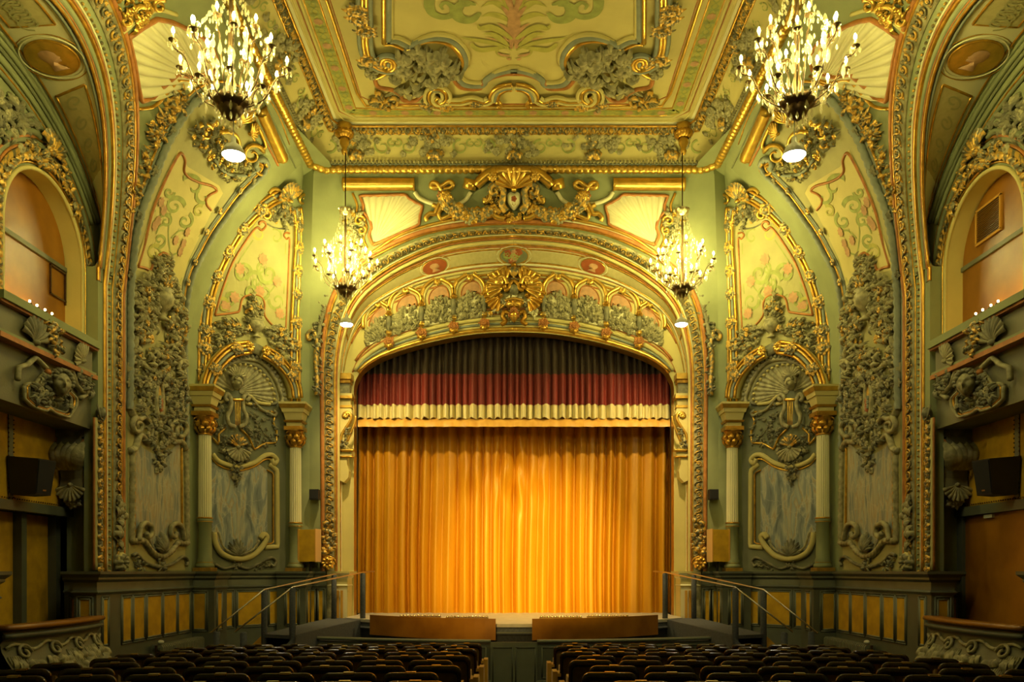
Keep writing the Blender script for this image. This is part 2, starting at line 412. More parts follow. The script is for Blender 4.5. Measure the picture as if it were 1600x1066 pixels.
# vitruvian wave unit: length 1 along x, height ~1
_sp = [(.5+.40*(1-.75*i/16)*math.cos(PI*1.02-i/16*2*PI*1.35), .02+.40*(1-.75*i/16)*math.sin(PI*1.02-i/16*2*PI*1.35), .12+.1*i/16) for i in range(17)]
WAVE = t_merge([t_tube([(-.35, -.48, .05), (-.1, -.42, .08), (.06, -.2, .1)]+_sp, .10, 5, lambda t: 1-.45*t), t_tr((BALLS[0]*.13, BALLS[1]), rotz(0, 1, (.5, .02, .2))),
                t_tr(LEAF, rotz(-1.9, .42, (1.0, .45, 0))), t_tr(LEAF, rotz(.5, .4, (.85, -.5, 0)))])
EGG = t_merge([t_ball(8, 5, (.32, .44, .38)), t_tube([(-.48, .5, .0), (-.46, 0, .12), (-.25, -.42, .12), (0, -.52, .12), (.25, -.42, .12), (.46, 0, .12), (.48, .5, 0)], .08, 4)])
TUFT = t_merge([t_tr(LEAF, rotz(a, s)) for a, s in ((0, 1), (.75, .85), (-.75, .85), (1.5, .65), (-1.5, .65))])
TUFT3 = t_merge([t_tr(LEAF2, rotz(a, s)) for a, s in ((0, 1), (.9, .8), (-.9, .8))])
PALM = t_merge([t_tr(LEAF2, TM((0, 0, .02*abs(k)), (math.cos(k*.3)*.5, math.sin(k*.3)*.5, 0), (-math.sin(k*.3), math.cos(k*.3), 0), (0, 0, 1), 1-.07*abs(k))) for k in range(-5, 6)])
CLUST = t_merge([t_tr(ROS5, rotz(a, .42, (.48*math.cos(a), .36*math.sin(a), .05))) for a in (0, 1.25, 2.5, 3.8, 5.0)]+[t_tr(ROS8, rotz(0, .5, (0, 0, .25)))] +
                [t_tr(LEAF, rotz(a, .6, (.5*math.cos(a+PI/2), .4*math.sin(a+PI/2), 0))) for a in (.4, 1.6, 2.9, 4.2, 5.4)])
CSCR = t_tube([(.0, 0, 0)]+[(.45+(.5*(1-.8*i/18))*math.cos(PI-i/18*2*PI*1.4), (.5*(1-.8*i/18))*math.sin(PI-i/18*2*PI*1.4), .1) for i in range(19)], .11, 6, lambda t: 1-.4*t)
def shellT(n=9, spread=2.4, lobe=.1):
    L = []
    for k in range(n):
        a = (k-(n-1)/2)*spread/(n-1); w = spread/(n-1)*.52
        def fn(u, v, a=a, w=w):
            s = (u-.5)*2; r = .12+.88*v; t = a+s*w
            e = 1+lobe*math.cos(s*PI/2)*v
            return (-math.sin(t)*r*e, math.cos(t)*r*e, .06+.16*v*(1-s*s)+.10*math.sin(v*PI))
        L.append(t_grid(fn, 5, 6))
    L.append(t_ball(8, 5, (.17, .15, .2), .08)); return t_merge(L)
SHELL = shellT()
def faceT():
    def fn(a, b):      # head facing +z, y up
        t = a*2*PI; p = b*PI; x = .36*math.cos(t)*math.sin(p); y = .50*math.sin(t)*math.sin(p); z = .42*math.cos(p)
        if y < -.1: x *= 1-.35*((-y-.1)/.4)
        if z > 0:
            z += .15*math.exp(-(x/.05)**2-((y+.02)/.11)**2)+.03*math.exp(-(x/.05)**2-((y-.12)/.1)**2)          # nose
            z += .05*math.exp(-(x/.11)**2-((y+.215)/.035)**2)-.05*math.exp(-(x/.10)**2-((y+.185)/.012)**2)     # lips
            z += .05*math.exp(-(x/.08)**2-((y+.38)/.07)**2)                                                  # chin
            for sg in (-1, 1):
                z -= .09*math.exp(-((x-sg*.14)/.08)**2-((y-.10)/.05)**2)
                z += .05*math.exp(-((x-sg*.14)/.045)**2-((y-.095)/.022)**2)+.04*math.exp(-((x-sg*.15)/.1)**2-((y-.19)/.03)**2)
                z += .03*math.exp(-((x-sg*.2)/.08)**2-((y+.1)/.08)**2)
        return (x, y, z+.15)
    head = t_grid(fn, 36, 26, True)
    hair = [t_tr((BALL[0]*(.13, .11, .12), BALL[1]), rotz(0, 1, (.40*math.cos(a)*1.0, .12+.42*math.sin(a), .18))) for a in np.linspace(-.3, PI+.3, 13)]
    hair += [t_tr((BALL[0]*(.12, .10, .12), BALL[1]), rotz(0, 1, (.28*math.cos(a), .22+.30*math.sin(a), .36))) for a in np.linspace(.1, PI-.1, 7)]
    return head, t_merge(hair)
FACE, HAIR = faceT()
def lathe(prof, k=20):
    v = []; f = []; n = len(prof)
    for i in range(k):
        a = 2*PI*i/k
        for r, z in prof: v.append((r*math.cos(a), r*math.sin(a), z))
    for i in range(k):
        i2 = (i+1) % k
        for j in range(n-1): f.append((i*n+j, i2*n+j, i2*n+j+1, i*n+j+1))
    return (np.array(v), f)
def urnT():      # half-round urn lying against a wall, y up, z outward
    pr = [(0, 0), (.22, 0), (.24, .06), (.10, .12), (.08, .22), (.20, .30), (.40, .48), (.46, .66), (.40, .80), (.34, .84), (.44, .92), (.36, .95), (0, .95)]
    v, f = lathe(pr, 18); return (np.stack([v[:, 0], v[:, 2], v[:, 1]*.7], 1), [q[::-1] for q in f])
URN = urnT()
# ------------------------------------------------------------------ ornament placement
def inpoly(x, y, poly):
    c = False; j = len(poly)-1
    for i in range(len(poly)):
        xi, yi = poly[i]; xj, yj = poly[j]
        if (yi > y) != (yj > y) and x < (xj-xi)*(y-yi)/(yj-yi+1e-12)+xi: c = not c
        j = i
    return c
def foliage(mb, S, poly, n, size, m='relief', seed=0, flowers=.12, fm=None, out=.05, root_px=None, tp=None):
    size *= .74; n = int(n*1.45)
    R = random.Random(seed); xs = [p[0] for p in poly]; ys = [p[1] for p in poly]; k = 0; g = 0
    while k < n and g < n*60:
        g += 1; x = R.uniform(min(xs), max(xs)); y = R.uniform(min(ys), max(ys))
        if not inpoly(x, y, poly): continue
        k += 1
        a = R.uniform(0, 2*PI)
        if root_px: a = math.atan2(-(y-root_px[1]), x-root_px[0])-PI/2+R.uniform(-.8, .8)
        s = size*R.uniform(.7, 1.25); o = R.uniform(0, out)
        if R.random() < flowers: mb.tpl(R.choice((ROS5, ROS8)), at(S, x, y, s*.55, a, o+.02), fm or m)
        else: mb.tpl(tp or R.choice((LEAF, ACAN, LEAF2, TUFT3)), at(S, x, y, s*1.1, a, o, s*1.9) @ np.diag((.72, 1, 1, 1)), m)
def along(mb, S, pts, step, t, size, m, rot=0, off=0, sm=6, closed=False, sz=None, alt=False, lat=0, raw=None):
    if raw is None: p, n = onS(S, smooth(pts, sm, closed))
    else: p, n = raw
    q = np.hstack([p, n]); d = np.r_[0, np.cumsum(np.linalg.norm(np.diff(p, axis=0), axis=1))]
    K = max(2, int(round(d[-1]/step))+1); tt = np.linspace(0, d[-1], K)
    r = np.stack([np.interp(tt, d, q[:, i]) for i in range(6)], 1)
    T, B, N = frames(r[:, :3], r[:, 3:])
    for i in range(K):
        c, s_ = math.cos(rot), math.sin(rot)
        mb.tpl(t, TM(r[i, :3]+N[i]*off+B[i]*lat, T[i]*c-B[i]*s_, -(B[i]*c+T[i]*s_), N[i], size, size, size if sz is None else sz), m)
def rope(mb, p, n, r, m, twist=None, k=10):
    L = np.sum(np.linalg.norm(np.diff(p, axis=0), axis=1)); tw = twist or r*2.4
    q = np.hstack([p, n]); d = np.r_[0, np.cumsum(np.linalg.norm(np.diff(p, axis=0), axis=1))]
    K = int(L/tw*5)+2; tt = np.linspace(0, L, K); s = np.stack([np.interp(tt, d, q[:, i]) for i in range(6)], 1)
    T, B, N = frames(s[:, :3], s[:, 3:]); rows = []
    for i in range(K):
        ph = tt[i]/tw*PI
        rows.append([s[i, :3]+(B[i]*math.cos(a)+N[i]*math.sin(a))*r*(.72+.42*abs(math.cos(a+ph))) for a in np.linspace(0, 2*PI, k, endpoint=False)])
    mb.grid(rows, m, cv=True)
# ------------------------------------------------------------------ room shell
def rake(y): return .045*max(0, 12.95-y)
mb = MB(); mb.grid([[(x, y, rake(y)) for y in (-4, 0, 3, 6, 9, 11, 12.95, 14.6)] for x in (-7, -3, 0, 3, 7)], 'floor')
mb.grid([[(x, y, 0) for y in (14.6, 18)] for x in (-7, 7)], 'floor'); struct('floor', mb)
def cove_grid(S, u0, u1, nu, z0=0, z1=10.0, m='green'):
    zs = [z0, 2, 4, 6]+[6+4*i/16 for i in range(1, 17)] if z0 < 2 else list(np.linspace(z0, z1, 18))
    return [[S.at(u0+(u1-u0)*i/nu, z) for z in zs] for i in range(nu+1)]
# left wall: flat part with the cove above, chamfer and strips
mb = MB()
uy = lambda y: (y-6)/(15.4-6)
mb.grid(cove_grid(S_side, uy(12.65), 1, 10), 'green')
mb.grid(cove_grid(S_strip, 0, 1, 2), 'green')
mb.grid(cove_grid(S_cham, 0, 1, 12), 'green')
mb.grid(cove_grid(S_back, 0, 1, 3), 'green')
# cove above the great side arch
DC = 9.6
def el(a, b, z0, t): return DC+a*math.cos(t), z0+b*math.sin(t)
def wave_c(t, o=0):
    k = 1+o; return el(2.85+o, 2.4+o*.7, 6.4, t)
arch_t = sorted(list(np.linspace(0, PI, 41))+[.9, PI-.9])
def s_at(y, z): return S_side.at(uy(y), z)
rows = []
for t in arch_t:
    y, z = el(2.4, 2.1, 6.4, t); r = []
    tt = min(t, PI-t); sg = 1 if t <= PI/2 else -1
    if tt < .9: to = (DC+sg*3.05, 6.4+3.6*tt/.9)
    else: to = (DC+sg*3.05*(1-(tt-.9)/(PI/2-.9)), 10.0)
    for k in range(12):
        f = k/11; r.append(s_at(y+(to[0]-y)*f, z+(to[1]-z)*f))
    rows.append(r)
mb.grid(rows, 'green')
# jambs under the great arch: pier D 11.95..12.65 (flat), mirrored to the near side
for ya, yb in ((12.0, 12.65), (6.55, 7.2)):
    mb.grid([[(-6, y, z) for z in (0, 2, 4, 6.4)] for y in (ya, yb)], 'green')
mb.grid([[(-6, 12.65, z) for z in (6.4, 6.4)], [(-6, 12.65, 6.4)]*2], 'green')
mb.grid([[(-6.2, 12.0, z) for z in (0, 3, 6.4)], [(-6.0, 12.0, z) for z in (0, 3, 6.4)]], 'green')
mb.grid([[(-6.2, 7.2, z) for z in (0, 3, 6.4)], [(-6.0, 7.2, z) for z in (0, 3, 6.4)]], 'green')
# soffit of the great side arch
def lunE(t):      # outer edge of the soffit, drawn in towards the pier at the springing
    y2, z2 = el(3.3, 2.5, 6.0, t); tt = min(t, PI-t); sg = 1 if t < PI/2 else -1
    k = max(0, 1-tt/.62)**2; return y2+(DC+sg*2.42-y2)*k, z2+(6.4-z2)*k
rows = []
for t in arch_t:
    y, z = el(2.4, 2.1, 6.4, t); y2, z2 = lunE(t)
    a = s_at(y, z); b = np.array((-6.2, y2, z2)); rows.append([a+(b-a)*k/6 for k in range(7)])
mb.grid(rows, 'creamy')
# lunette wall on x=-6.2 with the arched opening and the box opening
WC, WR, WZ, SILL, LINT = 11.0, .92, 6.3, 5.3, 4.05
def lun_top(y):
    q = 1-((y-DC)/3.3)**2; return 6.0+2.5*math.sqrt(max(0, q))+.02
def win_top(y):
    q = WR**2-(y-WC)**2; return WZ+math.sqrt(max(0, q))
ys = sorted(set(list(np.linspace(6.4, 12.85, 44))+[WC-WR, WC+WR, 12.32, WC-WR+.01, WC+WR-.01, WC+WR-.04, WC-WR+.04, 10.2, 8.0]))
def colgrid(yl, lo, hi, m, n=6, x=-6.2):
    mb.grid([[(x, y, lo(y)+(hi(y)-lo(y))*k/n) for k in range(n+1)] for y in yl], m)
near = [y for y in ys if y <= WC-WR]; midw = [y for y in ys if WC-WR <= y <= WC+WR]; far = [y for y in ys if y >= WC+WR]
colgrid(near, lambda y: LINT, lun_top, 'green'); colgrid(far, lambda y: LINT, lun_top, 'green')
colgrid(midw, lambda y: win_top(y), lun_top, 'green'); colgrid(midw, lambda y: LINT, lambda y: SILL, 'green', 2)
colgrid([12.32, 12.85], lambda y: 0, lambda y: LINT, 'green', 2)
# lintel underside, far return and jamb of the box opening
mb.grid([[(-6.2, y, LINT), (-6.62, y, LINT)] for y in (6.4, 12.32)], 'greend')
mb.grid([[(-6.2, 12.32, z), (-6.62, 12.32, z)] for z in (0, LINT)], 'green')
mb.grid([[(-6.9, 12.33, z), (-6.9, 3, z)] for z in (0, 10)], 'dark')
mb.grid([[(-6.0, y, z) for z in (0, 4, 6)]+[s_at(y, z) for z in (7, 8, 9, 10)] for y in (-4, 6.4)], 'green')
# window reveal
rim = [(WC+WR, SILL)]+[(WC+WR*math.cos(t), WZ+WR*math.sin(t)) for t in np.linspace(0, PI, 25)]+[(WC-WR, SILL)]
mb.grid([[(-6.2, y, z), (-6.32, y, z), (-6.44, y, z)] for y, z in rim], 'cream')
mb.grid([[(-6.2, y, SILL), (-6.44, y, SILL)] for y in (WC-WR, WC+WR)], 'cream')
mb.add([(-4.0, 15.0, 9.99), (-4.15, 16.3, 9.99), (-4.25, 16.8, 9.99), (-3.9, 16.6, 9.99), (-3.6, 16.55, 9.99), (-3.6, 16.2, 9.99), (-3.9, 15.0, 9.99)], [(0, 1, 2, 3, 4, 5, 6)], 'green', False)
wl = struct('wall_left', mb); mirror(wl, name='wall_right')
# proscenium wall: everything outside the outer arch
OUT = smooth([(505, 960), (505, 800), (504, 640), (503, 580), (506, 530), (515, 480), (533, 442), (562, 412), (600, 388), (650, 366), (700, 354), (750, 348), (803, 346)], 8)
def mir_px(pts): return list(pts)+[np.array((2*CX-p[0], p[1])) for p in list(pts)[::-1][1:]]
mb = MB(); Po, No = onS(S_front, OUT)
Po[0, 2] = 0
rows = []
for i, p in enumerate(Po):
    if p[2] < 6.2: tgt = np.array((-4.3, 17.5, p[2]))
    else:
        k = (i-min(j for j, q in enumerate(Po) if q[2] >= 6.2))/(len(Po)-1-min(j for j, q in enumerate(Po) if q[2] >= 6.2))
        c0 = np.array((-4.3, 6.2)); c1 = np.array((-3.97, 10.0)); c2 = np.array((0, 10.0))
        if k < .4:
            zz = 6.2+3.8*k/.4; q = (-4.3+.33*((zz-6)/4)**2, zz)
        else: q = c1+(c2-c1)*((k-.4)/.6)
        tgt = np.array((q[0], 0, q[1]))
    r = []
    for f in np.linspace(0, 1, 14):
        x = p[0]+(tgt[0]-p[0])*f; z = p[2]+(tgt[2]-p[2])*f; t = max(0, (z-6)/4)**2
        if z <= 6: t = 0
        r.append((x, 17.5-t, z))
    rows.append(r)
mb.grid(rows, 'green')
mb.grid([[(-x, y, z) for x, y, z in r] for r in rows], 'green')
struct('wall_front', mb)
# proscenium reveal: outer arch -> splay -> arcade frieze -> opening
C1 = smooth([(528, 960), (528, 800), (528, 640), (528, 590), (532, 545), (545, 495), (565, 462), (592, 438), (630, 414), (690, 388), (745, 378), (803, 374)], 8)
C2 = smooth([(533, 960), (533, 800), (533, 640), (533, 600), (538, 560), (552, 520), (575, 488), (608, 466), (650, 446), (700, 433), (750, 425), (803, 422)], 8)
C3 = smooth([(553, 960), (553, 800), (553, 640), (553, 606), (557, 592), (567, 577), (590, 562), (620, 550), (660, 538), (710, 527), (755, 521), (803, 519)], 8)
NP = 90
def rs(c, n=NP): return resample(c, n=n)
def depth_pts(c, D, n=NP): return np.array([P(x, y, D) for x, y in rs(c, n)])
Q0 = onS(S_front, rs(OUT))[0]
def q1d(i): return 17.55
Q1 = depth_pts(C1, 17.55); Q2 = depth_pts(C2, 18.0); Q3 = depth_pts(C3, 18.02); Q4 = Q3.copy(); Q4[:, 1] += .35
for Q in (Q0, Q1, Q2, Q3, Q4): Q[0, 2] = 0
def both(mbx, A, B_, m, n=4):
    r = [[a+(b-a)*k/n for k in range(n+1)] for a, b in zip(A, B_)]
    mbx.grid(r, m); mbx.grid([[q*np.array((-1, 1, 1)) for q in rr] for rr in r], m)
mb = MB(); both(mb, Q0, Q1, 'green'); both(mb, Q1, Q2, 'creamy', 6); both(mb, Q2, Q3, 'cream', 6); both(mb, Q3, Q4, 'goldb', 2)
# stage house behind
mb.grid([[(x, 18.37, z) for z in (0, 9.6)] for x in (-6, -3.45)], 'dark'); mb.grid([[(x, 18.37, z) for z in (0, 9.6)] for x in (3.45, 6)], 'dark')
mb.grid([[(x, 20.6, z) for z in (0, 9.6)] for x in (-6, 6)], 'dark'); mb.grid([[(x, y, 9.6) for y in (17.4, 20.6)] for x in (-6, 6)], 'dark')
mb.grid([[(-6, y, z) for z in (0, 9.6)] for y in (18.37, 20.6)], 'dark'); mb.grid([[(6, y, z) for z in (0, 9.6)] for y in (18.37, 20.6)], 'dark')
struct('wall_proscenium', mb)
mb = MB()
for z, y in ((0, -4),): mb.grid([[(x, -4, zz) for zz in (0, 10.7)] for x in (-6.9, 6.9)], 'green')
struct('wall_back', mb)
# ceiling: cove frieze, stepped moulding and the flat field
def ring(o, z, m0=-4.0):      # rectangle open towards the back wall: o = inset from the rope line
    x = 3.97-o; y = 16.5-o; c = .22*max(0, 1-o*1.2)
    return [(-x, m0, z), (-x, y-c-6, z), (-x, y-c, z), (-x+c, y, z), (0, y, z), (x-c, y, z), (x, y-c, z), (x, y-c-6, z), (x, m0, z)]
mb = MB()
st = [(0, 10.0), (.02, 10.06), (.06, 10.12), (.12, 10.22), (.22, 10.34), (.34, 10.44), (.46, 10.50)]
mb.grid([ring(o, z) for o, z in st], 'cream')
st2 = [(.46, 10.50), (.50, 10.50), (.50, 10.56), (.56, 10.58), (.60, 10.60)]
mb.grid([ring(o, z) for o, z in st2], 'creamy', False)
mb.grid([ring(o, 10.6) for o in (.60, .9, 1.25)], 'cream')
mb.grid([ring(o, 10.6) for o in (1.25, 3.9699)], 'cream')
struct('ceiling', mb)
# mouldings running round the ceiling
def ring3(o, z, step=None):
    r = np.array(ring(o, z, 4.0)); return r
def ring_trim(o, z, prof, m, n=(0, 0, -1)):
    mb = MB(); p = resample(ring3(o, z), step=.25); sweep(mb, p, np.array(n, dtype=float), prof, m); return mb
def ring_pn(o, z, outn=.7, dn=.7, step=.1):
    r = ring3(o, z); p = resample(r, step=step); T = np.gradient(p, axis=0); T /= np.linalg.norm(T, axis=1)[:, None]
    inn = np.cross(np.array((0, 0, -1.0)), T); c = np.array((0, 8, 10))-p
    sg = np.where(np.sum(inn*c, 1) > 0, 1, -1)[:, None]
    return p, inn*sg*outn+np.array((0, 0, -dn))
# gold ribbed torus (rope) at the foot of the cove
mb = MB(); p, n = ring_pn(-.02, 9.98, step=.03); N = n/np.linalg.norm(n, axis=1)[:, None]
T, B, N = frames(p, N); rows = []
for i in range(len(p)):
    r = .085*(1.0 if i % 4 else .72)
    rows.append([p[i]+(B[i]*math.cos(a)+N[i]*math.sin(a))*r for a in np.linspace(0, 2*PI, 8, endpoint=False)])
mb.grid(rows, 'goldb', cv=True); trim(mb, False)
# dentil line above it
mb = MB(); p, n = ring_pn(.07, 10.10, step=.075); T, B, N = frames(p, n)
for i in range(len(p)): mb.tpl((BALLS[0], BALLS[1]), TM(p[i]+N[i]*.03, T[i], B[i], N[i], .027, .04, .04), 'relief')
sweep(mb, ring_pn(.03, 10.06, step=.3)[0], np.array((0, 0, -1.)), circ(.02, 5), 'blueg'); trim(mb, False)
# egg-and-tongue at the head of the cove
mb = MB(); p, n = ring_pn(.47, 10.49, .55, .8, step=.17); T, B, N = frames(p, n)
for i in range(len(p)):
    up = B[i] if B[i][2] > 0 else -B[i]
    mb.tpl(EGG, TM(p[i]+N[i]*.0, np.cross(up, N[i]), up, N[i], .155, .14, .14), 'reliefg')
for o, z, m in ((.40, 10.475, 'gold'), (.54, 10.54, 'gold')):
    q, nn = ring_pn(o, z, .55, .8, .3); sweep(mb, q, nn, circ(.022, 6), m)
trim(mb, False)
mb = MB()
for o, r, m in ((.62, .02, 'cream'), (.70, .012, 'orange'), (.74, .03, 'cream'), (.80, .012, 'gold'), (1.03, .015, 'gold'), (1.15, .03, 'goldb'), (1.20, .012, 'orange')):
    q, nn = ring_pn(o, 10.6, 0, 1, .5); sweep(mb, q, nn, circ(r, 6, r*1.2), m)
trim(mb, False)
# painted rose garland between them
mb = MB(); rg = ring_pn(.915, 10.594, 0, 1, .03); p, n = rg
q = resample(p, step=.03); T, B, N = frames(q, np.tile(np.array((0, 0, -1.)), (len(q), 1)))
mb.grid([list(q+B*.105+[0, 0, .003]), list(q-B*.105+[0, 0, .003])], 'olivep')
for ph in (0, PI):
    c = q+B*(.05*np.sin(np.arange(len(q))*.03/.3*2*PI+ph))[:, None]-[0, 0, .003]
    mb.grid([list(c+B*.012), list(c-B*.012)], 'greenp')
DISC = t_grid(lambda a, r: (r*(.85+.15*math.cos(a*16*PI))*math.cos(a*2*PI), r*(.85+.15*math.cos(a*16*PI))*math.sin(a*2*PI), .002*(1-r)), 32, 3, True)
for i in range(0, len(q), 5):
    k = (i//5) % 4
    if k == 0: mb.tpl(DISC, TM(q[i]-[0, 0, .008], T[i], B[i], N[i], .085), 'pinkp')
    else:
        for sg in (-1, 1): mb.tpl(DISC, TM(q[i]+B[i]*.055*sg-[0, 0, .006], T[i], B[i], N[i], .04), 'greenp' if k != 2 else 'olivep')
trim(mb, False)
# cove frieze: painted scrolls and grey flower sprays
def cove_hit(side, s, h):     # side 0: front, s = x ; side -1/+1: s = y. h 0..1 up the cove
    o = h*.46; zz = np.interp(o, [a for a, b in st], [b for a, b in st]); z2 = np.interp(o+.02, [a for a, b in st], [b for a, b in st])
    d = nz((.02, z2-zz)) if o < .44 else nz((.12, .06))
    if side == 0: p = np.array((s, 16.5-o, zz)); up = np.array((0, -d[0], d[1])); x = np.array((1., 0, 0))
    else: p = np.array((side*(3.97-o), s, zz)); up = np.array((-side*d[0], 0, d[1])); x = np.array((0, -side*1., 0))
    return p, x, up, np.cross(x, up)
fl = MB(); pt = MB(); R = random.Random(5)
stops = [(0, x) for x in (-3.1, -1.56, 0, 1.56, 3.1)]+[(s, y) for s in (-1, 1) for y in (15.2, 13.4, 11.6, 9.8, 8.0)]
for sd, c0 in stops:
    for k in range(46):
        ds = R.gauss(0, .26); h = R.uniform(.22, .92-abs(ds)*.5)
        p, x, u, n = cove_hit(sd, c0+ds, h); a = R.uniform(-1.4, 1.4)
        xx = x*math.cos(a)+u*math.sin(a); uu = u*math.cos(a)-x*math.sin(a)
        t = R.choice((LEAF, TUFT3, ROS5, ROS8)); s = R.uniform(.08, .15)*(.6 if (t is ROS5 or t is ROS8) else 1)
        fl.tpl(t, TM(p+n*R.uniform(0, .05), xx, uu, n, s), 'relief' if abs(ds) > .12 or k % 3 else 'reliefg')
    for a in (-1.1, -.6, 0, .6, 1.1):
        p, x, u, n = cove_hit(sd, c0, .18); fl.tpl(ACAN, TM(p+n*.04, x*math.cos(a)+u*math.sin(a), u*math.cos(a)-x*math.sin(a), n, .2), 'reliefg')
    for sg in (-1, 1):
        for k, (r, w) in enumerate(((.17, .022), (.10, .018))):
            rows = [[], []]
            for i in range(15):
                t = i/14; rr = r*(1-.7*t); an = PI*.5-sg*0+t*2*PI*1.1
                cs = c0+sg*(.52+.20*k+rr*math.cos(an)); h = min(.95, max(.08, .5+(.05 if k else -.05)+rr*math.sin(an)*1.3))
                p, x, u, n = cove_hit(sd, cs, h)
                e = nz(x*math.cos(an)*sg+u*math.sin(an)); ww = w*(1-.6*t)
                rows[0].append(p+n*.02+e*ww); rows[1].append(p+n*.02-e*ww)
            pt.grid(rows, 'greenp')
trim(fl, False); trim(pt, False)
def q(ox, oy, k, pts): return [(ox+x/k, oy+y/k) for x, y in pts]
Z6 = lambda pts: q(180, 200, 1066/320, pts)          # measured outlines of the left-hand wall
Z7 = lambda pts: q(180, 500, 1066/400, pts)
# ---- great side arch: bands following its outline
def pathA(o, z0=2.0, t1=PI, n=70):
    y0 = DC+2.85+o; P_ = []; N_ = []
    for z in np.linspace(z0, 6.4, 26)[:-1]: P_.append((-6, y0, z)); N_.append((1, 0, 0))
    for t in np.linspace(0, t1, n):
        y, z = el(2.85+o, 2.4+o*.7, 6.4, t); P_.append(s_at(y, z)); N_.append(S_side.nrm(uy(y), z))
    return np.array(P_, dtype=float), np.array(N_, dtype=float)
mb = MB()
for o, r, m in ((.30, .045, 'orange'), (.245, .035, 'gold'), (.20, .018, 'gold'), (-.02, .015, 'gold'), (-.27, .03, 'gold'), (-.22, .015, 'orange')):
    p, n = pathA(o); sweep(mb, p, n, circ(r, 6), m)
p, n = pathA(.09); sweep(mb, p, n, [(-.11, -.01), (-.11, .03), (.11, .03), (.11, -.01)], 'relief')
along(mb, None, None, .17, WAVE, .165, 'reliefg', raw=(p+n*.03, n), sz=.19)
p, n = pathA(-.14); along(mb, None, None, .085, BALLS, .022, 'reliefg', raw=(p+n*.01, n), sz=.03)
p, n = pathA(-.18); sweep(mb, p, n, circ(.014, 5), 'creamy')
trim(mb)
mb = MB()
for o, r, m in ((-.45, .02, 'gold'), (-.40, .012, 'orange'), (-.37, .02, 'greend')):
    p, n = pathA(o, 6.2); sweep(mb, p, n, circ(r, 6), m)
trim(mb)
mb = MB(); p = np.array([(-6, 11.98, z) for z in np.linspace(2.02, 4.2, 20)]); n = np.tile((1., 0, 0), (20, 1))
sweep(mb, p, n, [(-.09, -.01), (-.09, .03), (.09, .03), (.09, -.01)], 'cream')
for l in (-.085, .085): sweep(mb, p, n, circ(.02, 6), 'orange', lat=l)
along(mb, None, None, .16, ROS5, .075, 'reliefg', raw=(p+n*.04, n)); along(mb, None, None, .16, BALLS, .06, 'reliefd', raw=(p[:-1]+n[:-1]*.03+[0, 0, .08], n[:-1]), sz=.04)
mb.tpl(EGG, TM((-5.95, 11.98, 4.28), (0, 1, 0), (0, 0, 1), (1, 0, 0), .2), 'reliefd')
trim(mb)
# acanthus foot of the wave band
mb = MB(); R = random.Random(2)
for k in range(26):
    z = 2.28+k*.03; mb.tpl(R.choice((LEAF, ACAN, TUFT3)), TM((-5.96+R.uniform(0, .04), 12.54+R.uniform(-.07, .07), z), *((lambda a: ((0, math.cos(a), math.sin(a)), (0, -math.sin(a), math.cos(a)), (1, 0, 0)))(R.uniform(-1.2, 1.2))), R.uniform(.11, .18)), 'relief')
mb.tpl(ROS8, TM((-5.95, 12.52, 2.14), (0, 1, 0), (0, 0, 1), (1, 0, 0), .15, .15, .3), 'relief')
sc_ = [( -5.9, 12.52+r*math.cos(a), 2.14+r*math.sin(a)) for a, r in [(i*.45, .15-.007*i) for i in range(18)]]
sweep(mb, np.array(sc_), np.array((1., 0, 0)), circ(.025, 6), 'cream'); o = single('acanthus_corbel', mb, '', 'ornament', (-6, 12.5, 2.0))
LR(o, 'acanthus scroll at the foot of the left gilded wave band', 'acanthus scroll at the foot of the right gilded wave band')
# painted soffit of the great arch, with an oval medallion
def soff(t, f, off=.01):
    y, z = el(2.4, 2.1, 6.4, t); y2, z2 = lunE(t); a = s_at(y, z); b = np.array((-6.2, y2, z2)); p = a+(b-a)*f
    c = np.array((-3, DC, 5)); y3, z3 = el(2.4, 2.1, 6.4, t+.02); a3 = s_at(y3, z3)
    n = nz(np.cross(b-a, a3-a)); n = n if np.dot(n, c-p) > 0 else -n
    return p+n*off, n
mb = MB()
for ta, tb in ((.34, 1.12), (1.47, 1.67), (2.02, 2.80)):
    ts = np.linspace(ta, tb, 16)
    mb.grid([[soff(t, .22, .006)[0], soff(t, .5, .012)[0], soff(t, .80, .006)[0]] for t in ts], 'tan')
    for f in (.22, .80):
        pn = [soff(t, f, .0) for t in ts]; sweep(mb, np.array([a for a, b in pn]), np.array([b for a, b in pn]), circ(.018, 5), 'gold')
    for t in (ta, tb):
        pn = [soff(t, f, .0) for f in np.linspace(.22, .80, 6)]; sweep(mb, np.array([a for a, b in pn]), np.array([b for a, b in pn]), circ(.018, 5), 'gold')
    for k in range(7):     # stencilled scrolls on the ground
        tc_ = ta+(tb-ta)*(k+.5)/7
        pp = []
        for i in range(16):
            a = i/15*2*PI*1.15; r = 1-.7*i/15; pp.append(soff(tc_+.035*r*math.cos(a)*(1 if k % 2 else -1), .51+.18*r*math.sin(a), .018))
        p = np.array([a for a, b in pp]); n = np.array([b for a, b in pp]); T, B, N = frames(p, n); mb.grid([list(p+B*.012), list(p-B*.012)], 'stencil')
for f, m, r in ((.02, 'gold', .02), (.08, 'blueg', .03), (.9, 'gold', .015), (.98, 'green', .035)):
    pn = [soff(t, f, .0) for t in np.linspace(.02, PI-.02, 50)]; sweep(mb, np.array([a for a, b in pn]), np.array([b for a, b in pn]), circ(r, 6), m)
trim(mb)
